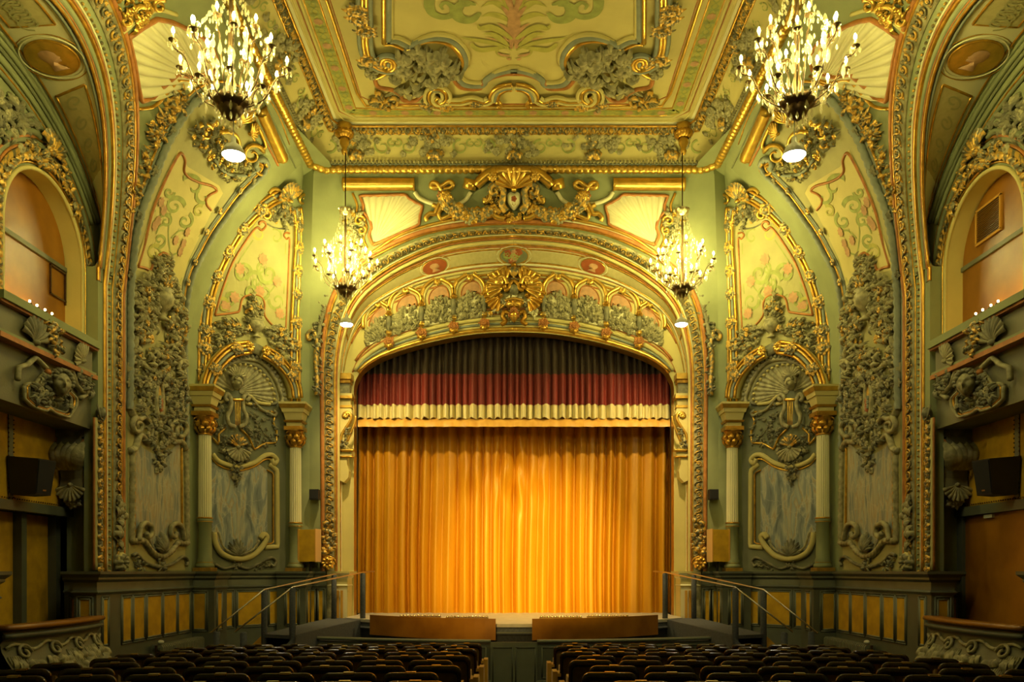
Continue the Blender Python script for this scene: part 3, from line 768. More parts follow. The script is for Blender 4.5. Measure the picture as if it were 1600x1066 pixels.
def medallion(name, p, x, y, n, rx, ry, ground, figure, l, r, rim='gold', bust=True):
    rt = root(name, l, 'medallion', tuple(p)); T = TM(p, x, y, n)
    a = MB(); ang = np.linspace(0, 2*PI, 32, endpoint=False)
    for k, m_, s in ((1.0, rim, .03), (1.22, 'creamy', .02), (1.36, rim, .012)):
        pts = np.array([(rx*k*math.cos(t), ry*k*math.sin(t), .0) for t in ang]); sweep(a, tr(T, pts), n, circ(s*rx*1.6, 6), m_, True)
    part('frame', a, rt)
    a = MB(); a.grid([[tr(T, [(rx*f*math.cos(t), ry*f*math.sin(t), .012+.01*(1-f))])[0] for t in ang] for f in (1, .6, .2, .01)], ground, cv=True); g = part('painted_ground', a, rt)
    a = MB()
    if bust:      # profile head and shoulders in low relief
        pr = [(-.30, -.62), (.34, -.62), (.22, -.42), (.08, -.30), (.12, -.20), (.30, -.18), (.32, -.08), (.28, -.04), (.36, .02), (.28, .14), (.28, .28), (.14, .44), (-.10, .50), (-.30, .40), (-.38, .18), (-.32, -.04), (-.22, -.20), (-.24, -.40)]
        c = np.mean(pr, 0); a.grid([[tr(T, [((c[0]+(u-c[0])*f)*rx*1.1, (c[1]+(v-c[1])*f)*ry*1.1, .022+.02*(1-f*f))])[0] for u, v in pr] for f in (1, .8, .5, .02)], figure, cv=True)
    else:
        R = random.Random(3)
        for k in range(14):
            an = R.uniform(0, 2*PI); rr = R.uniform(.05, .62)
            a.tpl(R.choice((ROS5, ROS8, LEAF)), T @ TM((rx*rr*math.cos(an), ry*rr*math.sin(an), .02), (math.cos(an), math.sin(an), 0), (-math.sin(an), math.cos(an), 0), (0, 0, 1), rx*.30, rx*.30, rx*.15), ('pinkp', 'greenp', 'redp')[k % 3])
    part('painted_bust' if bust else 'painted_bouquet', a, rt)
    return LR(rt, l, r) if r else rt
p, n = soff(1.30, .52, .02); y_ = nz(soff(1.30, .42, .02)[0]-p)
medallion('painted_medallion', p, y_, nz(np.cross(n, y_)), n, .34, .25, 'goldb', 'pinkp', 'oval gold medallion with a pink bust on the left arch soffit', 'oval gold medallion with a pink bust on the right arch soffit', 'gold')

# ---- side bay on the cove: ribs, painted panel
RL = [(198, 640), (199, 560), (199, 470), (203, 410), (208, 368), (218, 325), (234, 284), (248, 246), (262, 214), (282, 180), (303, 155), (327, 143), (350, 142), (372, 150)]
RR = [(289, 700), (287, 620), (286, 560), (287, 500), (291, 458), (300, 425), (315, 395), (330, 367), (348, 341), (372, 308), (395, 284), (410, 268), (415, 254), (406, 246), (397, 252), (399, 262)]
def kparts(nm, S, pts, t, s, m, rt, off=.05):
    for x, y in pts:
        k_ = MB(); k_.tpl(t, at(S, x, y, s, 0, off, s*.7), m); part(nm, k_, rt)
def knots(mb, S, pts, t, s, m, off=.05, rot=0):
    for x, y in pts: mb.tpl(t, at(S, x, y, s, rot, off, s*.7), m)
mb = MB()
def loftpx(mb, S, A, B_, m, off=.004, n=40, k=8):
    A = resample(A, n=n); B_ = resample(B_, n=n); rows = []
    for a, b in zip(A, B_):
        r = []
        for j in range(k+1): p, nn = S.hit(*(a+(b-a)*j/k)); r.append(p+nn*off)
        rows.append(r)
    mb.grid(rows, m)
loftpx(mb, S_side, [(201, 891)]+smooth(RL, 4), [(289, 891)]+smooth(RR[:-4], 4), 'ground')
trim(mb); mb = MB()
p, n = onS(S_side, smooth(RL, 6)); rope(mb, p+n*.05, n, .055, 'blueg')
for l, r, m in ((.11, .022, 'orange'), (-.10, .025, 'blueg'), (-.15, .02, 'gold')): sweep(mb, p+n*.01, n, circ(r, 6), m, lat=l)
knots(mb, S_side, [(199, 600), (201, 430), (214, 337), (240, 265), (268, 203), (309, 152)], CLUST, .13, 'reliefd')
trim(mb)
mb = MB()
p, n = onS(S_side, smooth(RR, 6)); rope(mb, p+n*.04, n, .05, 'blueg')
T_, B_, N_ = frames(p, n)
for l, r, m in ((-.09, .028, 'gold'), (-.15, .024, 'blueg'), (-.20, .022, 'blueg')): sweep(mb, p+n*.01, n, circ(r, 6), m, lat=-l if False else l)
knots(mb, S_side, [(284, 520), (289, 440), (300, 408), (318, 360), (340, 328), (371, 296)], ROS5, .075, 'reliefg', .06)
trim(mb)
OUTL = Z6([(115, 720), (150, 600), (185, 450), (230, 330), (290, 200), (335, 130), (360, 165), (355, 220), (380, 255), (430, 280), (500, 300), (525, 325), (490, 345), (468, 370), (475, 400), (495, 425)])
OUTB = Z6([(115, 720), (150, 728), (180, 738), (200, 690), (240, 652), (270, 660), (290, 700), (285, 750), (272, 785), (300, 850), (310, 880)])
rt = root('painted_wall_panel', '', 'panel', S_side.hit(265, 330)[0])
a = MB(); fill = Z6([(100, 735), (150, 560), (190, 420), (240, 290), (330, 110), (375, 200), (540, 300), (560, 340), (500, 440), (440, 560), (380, 690), (345, 800), (320, 900), (280, 820), (180, 760)]); fillS(a, S_side, fill, 'cream', .006); part('painted_ground', a, rt)
a = MB(); ribS(a, S_side, OUTL, .022, .035, 'orange'); ribS(a, S_side, OUTB, .022, .035, 'orange'); part('frame', a, rt)
a = MB()
paintS(a, S_side, Z6([(130, 700), (165, 590), (200, 450), (250, 320), (320, 190), (345, 190)]), .012, 'greenp'); paintS(a, S_side, Z6([(500, 440), (440, 550), (390, 670), (345, 780), (320, 850)]), .012, 'greenp')
def swirl(mb, S, cx, cy, r, a0, turns, w, m, ay=1.0): paintS(mb, S, spiral(cx, cy, r*1.45, r*.15, a0, turns, 18, ay), lambda t: w*1.5*(1-.7*t), m, 2, .012)
for (x, y, r, a0, tn, w, m) in ((272, 322, 11, 0, 1.3, .03, 'greenp'), (258, 345, 8, 2.5, -1.2, .026, 'greenp'), (288, 345, 9, 1, -1.2, .028, 'greenp'), (248, 375, 8, 4, 1.3, .024, 'greenp'), (263, 300, 6, 0, -1.2, .022, 'greenp'), (300, 292, 14, 2.4, -.8, .03, 'greenp'), (318, 308, 10, 2.2, .8, .028, 'greenp'), (310, 330, 7, 1, 1.1, .02, 'olivep'), (240, 395, 9, 1, 1, .022, 'olivep')): swirl(a, S_side, x, y, r, a0, tn, w, m)
for pts in ([(268, 440), (266, 400), (262, 365), (266, 330)], [(266, 372), (280, 360), (292, 362)], [(265, 350), (250, 352), (243, 365)], [(262, 400), (282, 392), (290, 375)], [(255, 400), (240, 380)]): paintS(a, S_side, pts, .016, 'greenp')
for x, y in ((254, 328), (245, 345), (291, 362), (273, 375), (240, 352), (280, 393), (250, 315), (285, 380)): a.tpl(DISC, at(S_side, x, y, .095, 0, .026), 'pinkp')
part('painted_arabesque', a, rt)
LR(rt, 'orange-lined painted arabesque panel high on the left side wall', 'orange-lined painted arabesque panel high on the right side wall')
# sculpted crown of that panel
rt = root('shell_cartouche', '', 'ornament', S_side.hit(365, 215)[0])
a = MB(); a.tpl(SHELL, at(S_side, 368, 190, .34, -.5, .04), 'goldb'); a.tpl(SHELL, at(S_side, 385, 205, .2, -1.4, .06), 'goldb'); part('shell', a, rt)
a = MB(); foliage(a, S_side, [(290, 205), (320, 180), (345, 190), (352, 245), (330, 262), (318, 240), (300, 225)], 60, .13, 'reliefd', 4, .25, 'goldb', .07); part('flower_spray', a, rt); a = MB()
foliage(a, S_side, [(335, 240), (372, 250), (400, 245), (395, 280), (360, 285), (338, 268)], 40, .11, 'relief', 6, .2, 'goldb', .06)
part('flower_spray', a, rt)
a = MB()
for cx, cy, r, a0, tn in ((352, 225, 24, 2.2, -1.3), (392, 240, 18, .3, 1.3), (318, 205, 16, 2.8, -1.2), (340, 158, 13, 0, 1.3), (404, 262, 12, 1, -1.2)): tubeS(a, S_side, spiral(cx, cy, r, r*.15, a0, tn, 16, 1), .04, 'goldb', 2, taper=lambda t: 1-.6*t, off=.03)
tubeS(a, S_side, [(396, 190), (405, 205), (412, 225), (404, 232)], .035, 'goldb', off=.03); tubeS(a, S_side, [(330, 245), (350, 268), (380, 272), (402, 262)], .03, 'blueg', off=.03)
part('scrollwork', a, rt)
LR(rt, 'gilded shell cartouche with flower sprays on the cove at the left', 'gilded shell cartouche with flower sprays on the cove at the right')
a = MB(); foliage(a, S_side, [(222, 225), (232, 190), (262, 150), (290, 135), (284, 165), (255, 200), (235, 240), (217, 300), (208, 330), (205, 300)], 90, .15, 'reliefg', 9, .04, 'goldb', .05)
o = single('oak_leaf_spray', a, '', 'ornament', S_side.hit(240, 200)[0]); LR(o, 'gilded leaf spray climbing outside the left rib of the cove', 'gilded leaf spray climbing outside the right rib of the cove')
# shell spandrel at the top of the cove
def shell_fan(name, S, ox, oy, rim, l, r, nrib=15):
    rt = root(name, l, 'panel', S.hit(ox, oy)[0]); a = MB()
    cxy = np.array((ox, oy), dtype=float); n = len(rim); rr = resample(rim, n=nrib*6+1)
    rows = []
    for f in np.linspace(.04, 1, 9):
        row = []
        for i, e in enumerate(rr):
            ph = (i % 6)/6; h = .085*f*abs(math.sin(PI*ph))**.7*(1 if f < .97 else .2)
            pt_ = cxy+(e-cxy)*f; p, nn = S.hit(pt_[0], pt_[1]); row.append(p+nn*(.01+h))
        rows.append(row)
    a.grid(rows, 'creamy'); part('fluted_shell', a, rt); return rt
rim = [(236, 153), (220, 158), (215, 135), (208, 93), (200, 58), (222, 42), (244, 29), (268, 34), (290, 44), (312, 56), (330, 70), (338, 92)]
rt = shell_fan('shell_spandrel', S_side, 322, 128, rim, '', '')
a = MB(); ribS(a, S_side, rim+[(335, 110), (300, 120), (276, 115), (253, 135), (236, 153)], .03, .05, 'orange', corners=True); ribS(a, S_side, [(340, 118), (310, 128), (280, 124), (262, 142), (240, 165), (215, 170)], .02, .04, 'gold'); ribS(a, S_side, [(190, 50), (215, 30), (245, 15), (275, 22)], .025, .04, 'cream'); part('frame', a, rt)
LR(rt, 'fluted cream shell spandrel at the top left under the ceiling', 'fluted cream shell spandrel at the top right under the ceiling')
a = MB()
for cx, cy, r, a0, tn in ((215, 18, 14, 0, 1.2), (192, 30, 10, 2, -1.2), (246, 6, 12, 1, 1.2)): tubeS(a, S_side, spiral(cx, cy, r, r*.15, a0, tn, 16, 1), .04, 'goldb', 2, taper=lambda t: 1-.6*t, off=.03)
foliage(a, S_side, [(180, -20), (260, -20), (240, 15), (215, 40), (195, 45), (180, 10)], 30, .14, 'goldb', 3, .1, 'goldb', .05)
o = single('gilt_ribbon_scroll', a, '', 'ornament', S_side.hit(215, 15)[0]); LR(o, 'gilt leafy scroll above the cream shell at upper left', 'gilt leafy scroll above the cream shell at upper right')
# gold bars set on the cove
def goldbar(S, a_, b_, w, l, r, name='gilt_bar'):
    pa, na = S.hit(*a_); pb, nb = S.hit(*b_); n = nz(na+nb); m_ = MB()
    pp = np.array([pa+(pb-pa)*f for f in (0, .03, .5, .97, 1)])+n*.01
    sweep(m_, pp, n, [(-w, -.03), (-w, .03), (-w*.8, .05), (-w*.55, .10), (0, .13), (w*.55, .10), (w*.8, .05), (w, .03), (w, -.03)], 'goldb', scale=[1, .9, .9, .9, 1])
    o = single(name, m_, l, 'moulding', tuple((pa+pb)/2)); return LR(o, l, r)
goldbar(S_side, (407, 172), (440, 246), .12, 'broad burnished gilt bar on the cove left of the ceiling corner', 'broad burnished gilt bar on the cove right of the ceiling corner')
goldbar(S_front, (536, 288), (648, 288), .13, 'broad gilt bar over the left shell above the proscenium', 'broad gilt bar over the right shell above the proscenium')
mb = MB()
ribS(mb, S_side, [(396, 186), (434, 258)], .02, .03, 'orange', corners=True); ribS(mb, S_side, [(462, 262), (428, 190), (398, 128), (370, 70), (340, 10)], .012, .02, 'greend', corners=True)
ribS(mb, S_side, [(380, 100), (430, 170), (452, 225)], .012, .02, 'gold'); trim(mb)

# ---- chamfered bay: bundled ribs with flower ties, painted panel, urn
CL = [(316, 598), (316, 560), (317, 518), (322, 470), (333, 431), (350, 394), (373, 357), (402, 326), (422, 311), (436, 304)]
CR = [(459, 630), (459, 560), (460, 500), (462, 458), (463, 422), (465, 386), (464, 350), (461, 325)]
mb = MB(); loftpx(mb, S_cham, smooth(CL, 4), smooth(CR, 4), 'ground'); loftpx(mb, S_cham, [(331, 892), (331, 620), (345, 575), (385, 555)], [(447, 892), (447, 640), (432, 585), (390, 555)], 'groundd', .003); trim(mb)
mb = MB()
for path in (CL, CR):
    p, n = onS(S_cham, smooth(path, 6))
    sweep(mb, p, n, [(-.13, -.01), (-.13, .05), (.13, .05), (.13, -.01)], 'cream')
    for l, m in ((-.105, 'gold'), (-.035, 'blueg'), (.035, 'goldb'), (.105, 'gold')): sweep(mb, p+n*.06, n, circ(.034, 6), m, lat=l)
knots(mb, S_cham, [(316, 582), (316, 545), (317, 518), (322, 472), (333, 431), (351, 392), (374, 356), (405, 326)], CLUST, .17, 'reliefg', .09)
knots(mb, S_cham, [(464, 352), (465, 388), (463, 424), (462, 460), (460, 505), (459, 540), (459, 575), (459, 605)], CLUST, .16, 'reliefg', .09)
trim(mb)
rt = root('painted_wall_panel', '', 'panel', S_cham.hit(410, 420)[0])
cp_ = [(517, 975), (560, 830), (610, 700), (670, 600), (730, 520), (765, 500), (800, 505), (840, 525), (890, 540), (905, 580), (900, 700), (895, 850), (885, 1062)]
a = MB(); fillS(a, S_cham, Z6([(500, 990), (540, 840), (600, 690), (660, 590), (730, 505), (800, 480), (900, 510), (920, 600), (910, 850), (900, 1085), (800, 1040), (700, 900), (640, 985)]), 'ground', .007); part('painted_ground', a, rt)
a = MB(); ribS(a, S_cham, Z6(cp_[:5]+[(760, 532), (782, 510), (772, 488), (750, 490), (748, 505)]), .022, .035, 'orange'); ribS(a, S_cham, Z6([(765, 488), (830, 520), (880, 525), (900, 530)]), .014, .03, 'reliefd')
ribS(a, S_cham, Z6([(905, 548), (885, 545), (876, 560), (890, 578), (905, 580), (900, 700), (895, 850), (885, 1062)]), .018, .035, 'orange')
ribS(a, S_cham, Z6([(517, 975), (560, 970), (620, 962), (645, 950), (660, 890), (700, 870), (750, 875), (775, 910), (775, 970), (800, 1010), (840, 1045), (885, 1062)]), .022, .035, 'orange'); part('frame', a, rt)
a = MB()
for (x, y, r, a0, tn, w, m) in ((378, 428, 10, 0, 1.3, .03, 'greenp'), (398, 440, 10, 3, -1.3, .03, 'greenp'), (418, 428, 10, 3, 1.3, .03, 'greenp'), (392, 455, 8, 0, -1.3, .026, 'greenp'), (412, 456, 9, 2, 1.3, .026, 'greenp'), (360, 470, 8, 0, 1.3, .03, 'greenp'), (348, 478, 7, 2, -1.2, .022, 'olivep'), (432, 470, 9, 3, 1.2, .026, 'greenp'), (440, 490, 7, 1, -1.2, .022, 'greenp'), (405, 365, 8, 2, 1, .022, 'olivep'), (430, 370, 8, 2, -1, .022, 'greenp'), (408, 420, 6, 1, 1.2, .02, 'greenp')): swirl(a, S_cham, x, y, r, a0, tn, w, m, 1.2)
for pts in ([(340, 485), (352, 450), (372, 410), (395, 375)], [(440, 500), (444, 440), (446, 380)], [(405, 470), (400, 440), (408, 415)], [(375, 460), (392, 470), (405, 468)], [(410, 468), (425, 452), (432, 440)]): paintS(a, S_cham, pts, .014, 'greenp')
for x, y in ((374, 420), (410, 405), (432, 440), (352, 478), (405, 455), (366, 465), (436, 490)): a.tpl(DISC, at(S_cham, x, y, .12, 0, .026), 'pinkp')
part('painted_arabesque', a, rt)
LR(rt, 'painted arabesque panel between garlanded ribs left of the proscenium', 'painted arabesque panel between garlanded ribs right of the proscenium')
rt = root('shell_crest', '', 'ornament', S_cham.hit(442, 318)[0])
a = MB(); a.tpl(SHELL, at(S_cham, 447, 312, .33, .1, .08), 'reliefg'); part('shell', a, rt)
a = MB(); foliage(a, S_cham, [(418, 325), (445, 318), (468, 330), (462, 352), (438, 355), (420, 345)], 55, .13, 'reliefd', 7, .15, 'reliefg', .07); part('flower_spray', a, rt)
a = MB()
for cx, cy, r, a0, tn in ((427, 302, 11, 3, -1.3), (470, 312, 10, 0, 1.3), (412, 335, 8, 2, -1.2)): tubeS(a, S_cham, spiral(cx, cy, r, r*.15, a0, tn, 16, 1), .04, 'goldb', 2, taper=lambda t: 1-.6*t, off=.06)
part('scrollwork', a, rt)
LR(rt, 'shell crest where the two garlanded ribs meet, left side', 'shell crest where the two garlanded ribs meet, right side')
def urn_thing(S, x, y, s, polys, n, l, r, sz=.12, seed=1, root_px=None):
    rt = root('flower_urn', '', 'relief', S.hit(x, y)[0]); a = MB(); a.tpl(URN, at(S, x, y+0, s, 0, .09), 'relief'); part('urn', a, rt)
    a = MB()
    for k, (pl, nn) in enumerate(zip(polys, n)): foliage(a, S, pl, nn, sz, 'relief', seed+k, .14, 'reliefg', .10, root_px)
    part('foliage', a, rt); return LR(rt, l, r)
urn_thing(S_cham, 397, 528, .38, [[(385, 508), (383, 485), (392, 463), (398, 463), (408, 488), (412, 508)], [(327, 508), (350, 500), (372, 502), (388, 515), (372, 528), (352, 538), (330, 550), (326, 530)], [(408, 512), (430, 505), (448, 515), (455, 535), (452, 565), (438, 550), (420, 535)]], [60, 90, 80],
          'grey flower urn over the lyre niche left of the stage', 'grey flower urn over the lyre niche right of the stage', .13, 11, (397, 520))
# niche arch standing out from the wall over the two columns
mb = MB()
for pts in (Z7([(360, 300), (370, 250), (400, 190), (460, 135), (535, 118)]), Z7([(595, 135), (650, 170), (700, 225), (728, 285), (735, 330)])):
    p, n = onS(S_cham, smooth(pts, 6)); nn = n
    sweep(mb, p, n, [(-.12, -.01), (-.12, .20), (.12, .20), (.12, -.01)], 'cream')
    for l, m in ((-.10, 'gold'), (-.03, 'goldb'), (.04, 'blueg'), (.11, 'gold')): sweep(mb, p+n*.21, n, circ(.034, 6), m, lat=l)
p, n = onS(S_cham, smooth(Z7([(535, 118), (565, 120), (595, 135)]), 4)); sweep(mb, p, n, [(-.10, -.01), (-.10, .14), (.10, .14), (.10, -.01)], 'reliefd')
knots(mb, S_cham, Z7([(390, 215), (480, 128), (650, 175), (712, 240)]), CLUST, .15, 'reliefg', .25)
for x, y in Z7([(535, 118), (603, 137)]): mb.tpl(ROS8, at(S_cham, x, y, .11, 0, .22), 'goldb')
p, n = onS(S_cham, smooth(Z7([(400, 262), (440, 205), (520, 165), (600, 175), (660, 240), (690, 320), (690, 350)]), 6)); sweep(mb, p+n*.03, n, circ(.05, 6), 'relief'); along(mb, None, None, .09, LEAF, .1, 'reliefd', raw=(p+n*.07, n))
trim(mb)
rt = root('niche_shell', '', 'relief', S_cham.hit(380, 612)[0]); a = MB()
rim2 = Z7([(395, 270), (415, 235), (450, 200), (500, 180), (550, 182), (600, 205), (640, 250), (665, 300), (668, 345), (640, 352)])
cxy = np.array(Z7([(500, 300)])[0]); rr = resample(rim2, n=18*5+1); rows = []
for f in np.linspace(.1, 1, 8):
    row = []
    for i, e in enumerate(rr):
        pt_ = cxy+(e-cxy)*f; pp, nn = S_cham.hit(pt_[0], pt_[1]); row.append(pp+nn*(.01+.05*f*abs(math.sin(PI*(i % 5)/5))))
    rows.append(row)
a.grid(rows, 'relief')
for i in range(2, len(rr), 5):
    e = cxy+(rr[i]-cxy)*.93; a.tpl(BALLS, at(S_cham, e[0], e[1], .035, 0, .06), 'cream')
part('fluted_shell', a, rt); a = MB(); ribS(a, S_cham, rim2, .03, .06, 'reliefd'); tubeS(a, S_cham, Z7([(640, 352), (590, 345), (560, 320), (545, 325), (540, 345), (560, 352)]), .035, 'cream', off=.03); tubeS(a, S_cham, Z7([(395, 270), (405, 320), (430, 345), (455, 330), (440, 312)]), .03, 'cream', off=.03); part('rim', a, rt)
LR(rt, 'fluted shell filling the arched head of the left niche', 'fluted shell filling the arched head of the right niche')
# lyre with a crowned head above
rt = root('lyre_relief', '', 'relief', S_cham.hit(366, 640)[0])
T = at(S_cham, 365, 601, .28, 0, .10)
a = MB(); a.tpl(FACE, T, 'relief'); f_ = part('mask', a, rt)
a = MB(); a.tpl(HAIR, T, 'reliefd'); a.tpl(SHELL, at(S_cham, 364, 592, .2, 0, .12), 'relief'); part('headdress', a, rt)
a = MB()
for sg in (-1, 1): tubeS(a, S_cham, [(366+sg*3, 668), (366+sg*12, 664), (366+sg*15, 652), (366+sg*10, 640), (366+sg*9, 626), (366+sg*14, 617), (366+sg*19, 622), (366+sg*15, 628)], .045, 'relief', off=.08)
tubeS(a, S_cham, [(358, 626), (374, 626)], .03, 'goldb', off=.12); part('lyre_frame', a, rt)
a = MB()
for dx in (-4, -1.3, 1.3, 4): tubeS(a, S_cham, [(366+dx, 624), (366+dx*.8, 666)], .009, 'goldb', off=.12)
part('strings', a, rt)
LR(rt, 'lyre with a crowned mask in the left niche', 'lyre with a crowned mask in the right niche')
rt = root('foliage_panel', '', 'relief', S_cham.hit(405, 670)[0])
gp = Z7([(535, 350), (580, 350), (610, 380), (665, 385), (655, 430), (670, 465), (668, 512), (620, 515), (575, 540), (555, 490), (520, 455)])
a = MB(); ribS(a, S_cham, gp, .022, .05, 'goldb', corners=True); ribS(a, S_cham, Z7([(400, 490), (430, 522), (428, 475), (455, 450)]), .022, .05, 'goldb', corners=True); part('frame', a, rt)
a = MB(); foliage(a, S_cham, gp, 60, .11, 'reliefd', 3, .05, None, .03, (384, 640)); foliage(a, S_cham, Z7([(400, 380), (440, 350), (450, 440), (420, 490), (398, 470)]), 26, .10, 'reliefd', 5, .05, None, .03); tubeS(a, S_cham, Z7([(560, 320), (600, 370), (640, 390), (660, 400), (668, 388), (655, 380)]), .03, 'relief', off=.03); part('foliage', a, rt)
LR(rt, 'gold-edged leaf relief beside the lyre, left niche', 'gold-edged leaf relief beside the lyre, right niche')
rt = root('shell_basket', '', 'relief', S_cham.hit(367, 700)[0]); a = MB(); a.tpl(SHELL, at(S_cham, 367, 700, .26, PI, .10), 'relief'); a.tpl(SHELL, at(S_cham, 367, 698, .22, 0, .06), 'reliefg'); part('shell', a, rt)
a = MB(); foliage(a, S_cham, [(342, 672), (352, 690), (350, 712), (367, 725), (386, 712), (384, 690), (392, 676), (386, 715), (375, 728), (374, 745), (367, 757), (360, 745), (357, 725), (345, 712)], 90, .10, 'reliefd', 8, .2, 'relief', .10); part('leaf_drop', a, rt)
LR(rt, 'shell basket with a hanging leaf drop above the left niche marble', 'shell basket with a hanging leaf drop above the right niche marble')
def palm(a, S, x, y, s, m='reliefd'):
    D_ = np.diag((.55, 1, 1, 1))
    for k in range(-5, 6): a.tpl(LEAF2, at(S, x, y, s*1.1*(1-.05*abs(k)), k*.27, .03+.03*(k % 2)) @ D_, m)
    for k in range(-3, 4): a.tpl(LEAF2, at(S, x, y, s*.75, k*.30+.1, .08) @ D_, m)
rt = root('marble_panel', '', 'panel', S_cham.hit(375, 880)[0])
mp_ = [(326, 725), (334, 722), (350, 734), (368, 738), (390, 734), (405, 726), (417, 735), (417, 830), (408, 836), (402, 856), (385, 868), (368, 871), (350, 866), (338, 850), (333, 832), (326, 828)]
a = MB(); fillT(a, S_cham, mp_, 'marble', .015); part('marble_slab', a, rt)
a = MB(); fo = Z7([(400, 560), (430, 592), (500, 612), (570, 597), (618, 566), (650, 565), (668, 585), (655, 600), (645, 580)])
tubeS(a, S_cham, fo, .05, 'cream', off=.03); tubeS(a, S_cham, [(x, y+6) for x, y in fo[:6]], .02, 'goldb', off=.02)
ribS(a, S_cham, Z7([(640, 600), (672, 628), (674, 945), (620, 948)]), .05, .06, 'cream', corners=True); ribS(a, S_cham, Z7([(628, 625), (655, 640), (655, 930), (620, 935)]), .015, .05, 'gold', corners=True)
tubeS(a, S_cham, Z7([(405, 885), (412, 930), (440, 975), (500, 995), (560, 985), (605, 945), (625, 905), (610, 895), (598, 910)]), .06, 'cream', off=.03)
tubeS(a, S_cham, Z7([(420, 885), (445, 950), (500, 975), (560, 960), (590, 920)]), .022, 'relief', off=.07); part('frame', a, rt)
a = MB(); palm(a, S_cham, 368, 868, .30); part('palmette', a, rt)
a = MB(); tubeS(a, S_cham, Z7([(410, 1018), (450, 1035), (500, 1025), (550, 1035), (600, 1010), (645, 990), (665, 1005), (655, 1025), (640, 1015)]), .028, 'reliefd', off=.03)
foliage(a, S_cham, Z7([(480, 1010), (520, 1010), (520, 1035), (480, 1035)]), 10, .1, 'reliefd', 2, 0); foliage(a, S_cham, Z7([(570, 1030), (640, 1000), (640, 1035), (580, 1040)]), 14, .09, 'reliefd', 3, 0); part('foot_scroll', a, rt)
LR(rt, 'blue-grey marble panel between the two columns, left niche', 'blue-grey marble panel between the two columns, right niche')
# ---- columns
def column(x, y, l, r):
    rt = root('fluted_column', '', 'column', (x, y, 2.0), 'columns framing the niches'); o = np.array((x, y, 0))
    a = MB(); a.box((x-.17, y-.17, 2.0), (x+.17, y+.17, 2.07), 'goldb'); g = lathe([(0, 2.07), (.165, 2.07), (.17, 2.12), (.14, 2.16), (.15, 2.20), (.125, 2.26), (.12, 2.9), (.14, 2.92), (.14, 2.97), (.125, 2.99)], 24); a.add(g[0]+o, g[1], 'relief' if False else 'green'); 
    for z in (2.17, 2.93, 3.0): g = lathe([(.13, z-.015), (.15, z), (.13, z+.015)], 20); a.add(g[0]+o, g[1], 'gold')
    part('base', a, rt)
    a = MB(); rows = []
    for z in (2.99, 3.4, 3.8, 4.2, 4.55):
        R0 = .122-.008*(z-3)/1.5; rows.append([(x+R0*(1-.10*(k % 3 == 0))*math.cos(k*2*PI/54), y+R0*(1-.10*(k % 3 == 0))*math.sin(k*2*PI/54), z) for k in range(54)])
    a.grid(rows, 'creamy', False, cv=True); part('fluted_shaft', a, rt)
    a = MB(); g = lathe([(.11, 4.55), (.14, 4.56), (.11, 4.59), (.12, 4.75), (.17, 4.88), (.19, 4.9), (0, 4.9)], 20); a.add(g[0]+o, g[1], 'gold')
    for row, (z, s, rr, n_) in enumerate(((4.58, .17, .115, 8), (4.66, .19, .12, 8))):
        for k in range(n_):
            t = (k+.5*row)*2*PI/n_; nn = np.array((math.cos(t), math.sin(t), 0)); a.tpl(ACAN, TM(o+nn*rr+[0, 0, z], np.cross((0, 0, 1), nn), (nn[0]*.25, nn[1]*.25, .97), nn, s), 'gold')
    for k in range(4):
        t = PI/4+k*PI/2; nn = np.array((math.cos(t), math.sin(t), 0)); c = [o+nn*(.17+.04*math.cos(i*.6))+np.array((0, 0, 4.83+.04*math.sin(i*.6))) for i in range(10)]; sweep(a, np.array(c), np.cross(nn, (0, 0, 1)), circ(.015, 5), 'goldb')
    part('capital', a, rt)
    a = MB()
    for z0, z1, w0, w1, m in ((4.9, 4.98, .19, .19, 'gold'), (4.98, 5.06, .15, .15, 'cream'), (5.06, 5.10, .18, .20, 'gold'), (5.10, 5.26, .16, .20, 'cream'), (5.26, 5.34, .22, .24, 'cream'), (5.34, 5.42, .25, .28, 'goldb'), (5.42, 5.46, .28, .28, 'cream')):
        v = [(sx*w, sy*w, z) for z, w in ((z0, w0), (z1, w1)) for sx, sy in ((-1, -1), (1, -1), (1, 1), (-1, 1))]
        a.add(np.array(v)+o, [(0, 3, 2, 1), (4, 5, 6, 7), (0, 1, 5, 4), (1, 2, 6, 5), (2, 3, 7, 6), (3, 0, 4, 7)], m, False)
    part('entablature', a, rt); return LR(rt, l, r)
column(-5.80, 15.62, 'fluted column on the outer side of the left niche', 'fluted column on the outer side of the right niche')
column(-4.52, 17.22, 'fluted column on the inner side of the left niche', 'fluted column on the inner side of the right niche')

# ---- side bay reliefs below the painted panel
urn_thing(S_side, 246, 500, .55, [[(236, 450), (240, 405), (252, 400), (262, 415), (268, 445), (262, 460)], [(205, 445), (225, 430), (240, 455), (240, 500), (222, 545), (210, 590), (203, 560), (204, 500)], [(258, 465), (272, 450), (283, 490), (284, 560), (280, 600), (262, 560), (254, 520)], [(225, 545), (260, 540), (262, 600), (225, 598)]], [70, 130, 110, 60],
          'tall flower urn sculpture on the left side wall above the oval', 'tall flower urn sculpture on the right side wall above the oval', .17, 21)
rt = root('oval_cartouche', '', 'relief', S_side.hit(243, 650)[0])
a = MB(); p, x, y, n = fr(S_side, 243, 626, .06); ang = np.linspace(0, 2*PI, 28, endpoint=False)
T = TM(p, x, y, n); sweep(a, tr(T, [(.13*math.cos(t), .30*math.sin(t), 0) for t in ang]), n, circ(.045, 6), 'relief', True); part('oval_frame', a, rt)
a = MB(); a.grid([[tr(T, [(.12*f*math.cos(t), .29*f*math.sin(t), .03*(1-f))])[0] for t in ang] for f in (1, .6, .05)], 'goldp', cv=True)
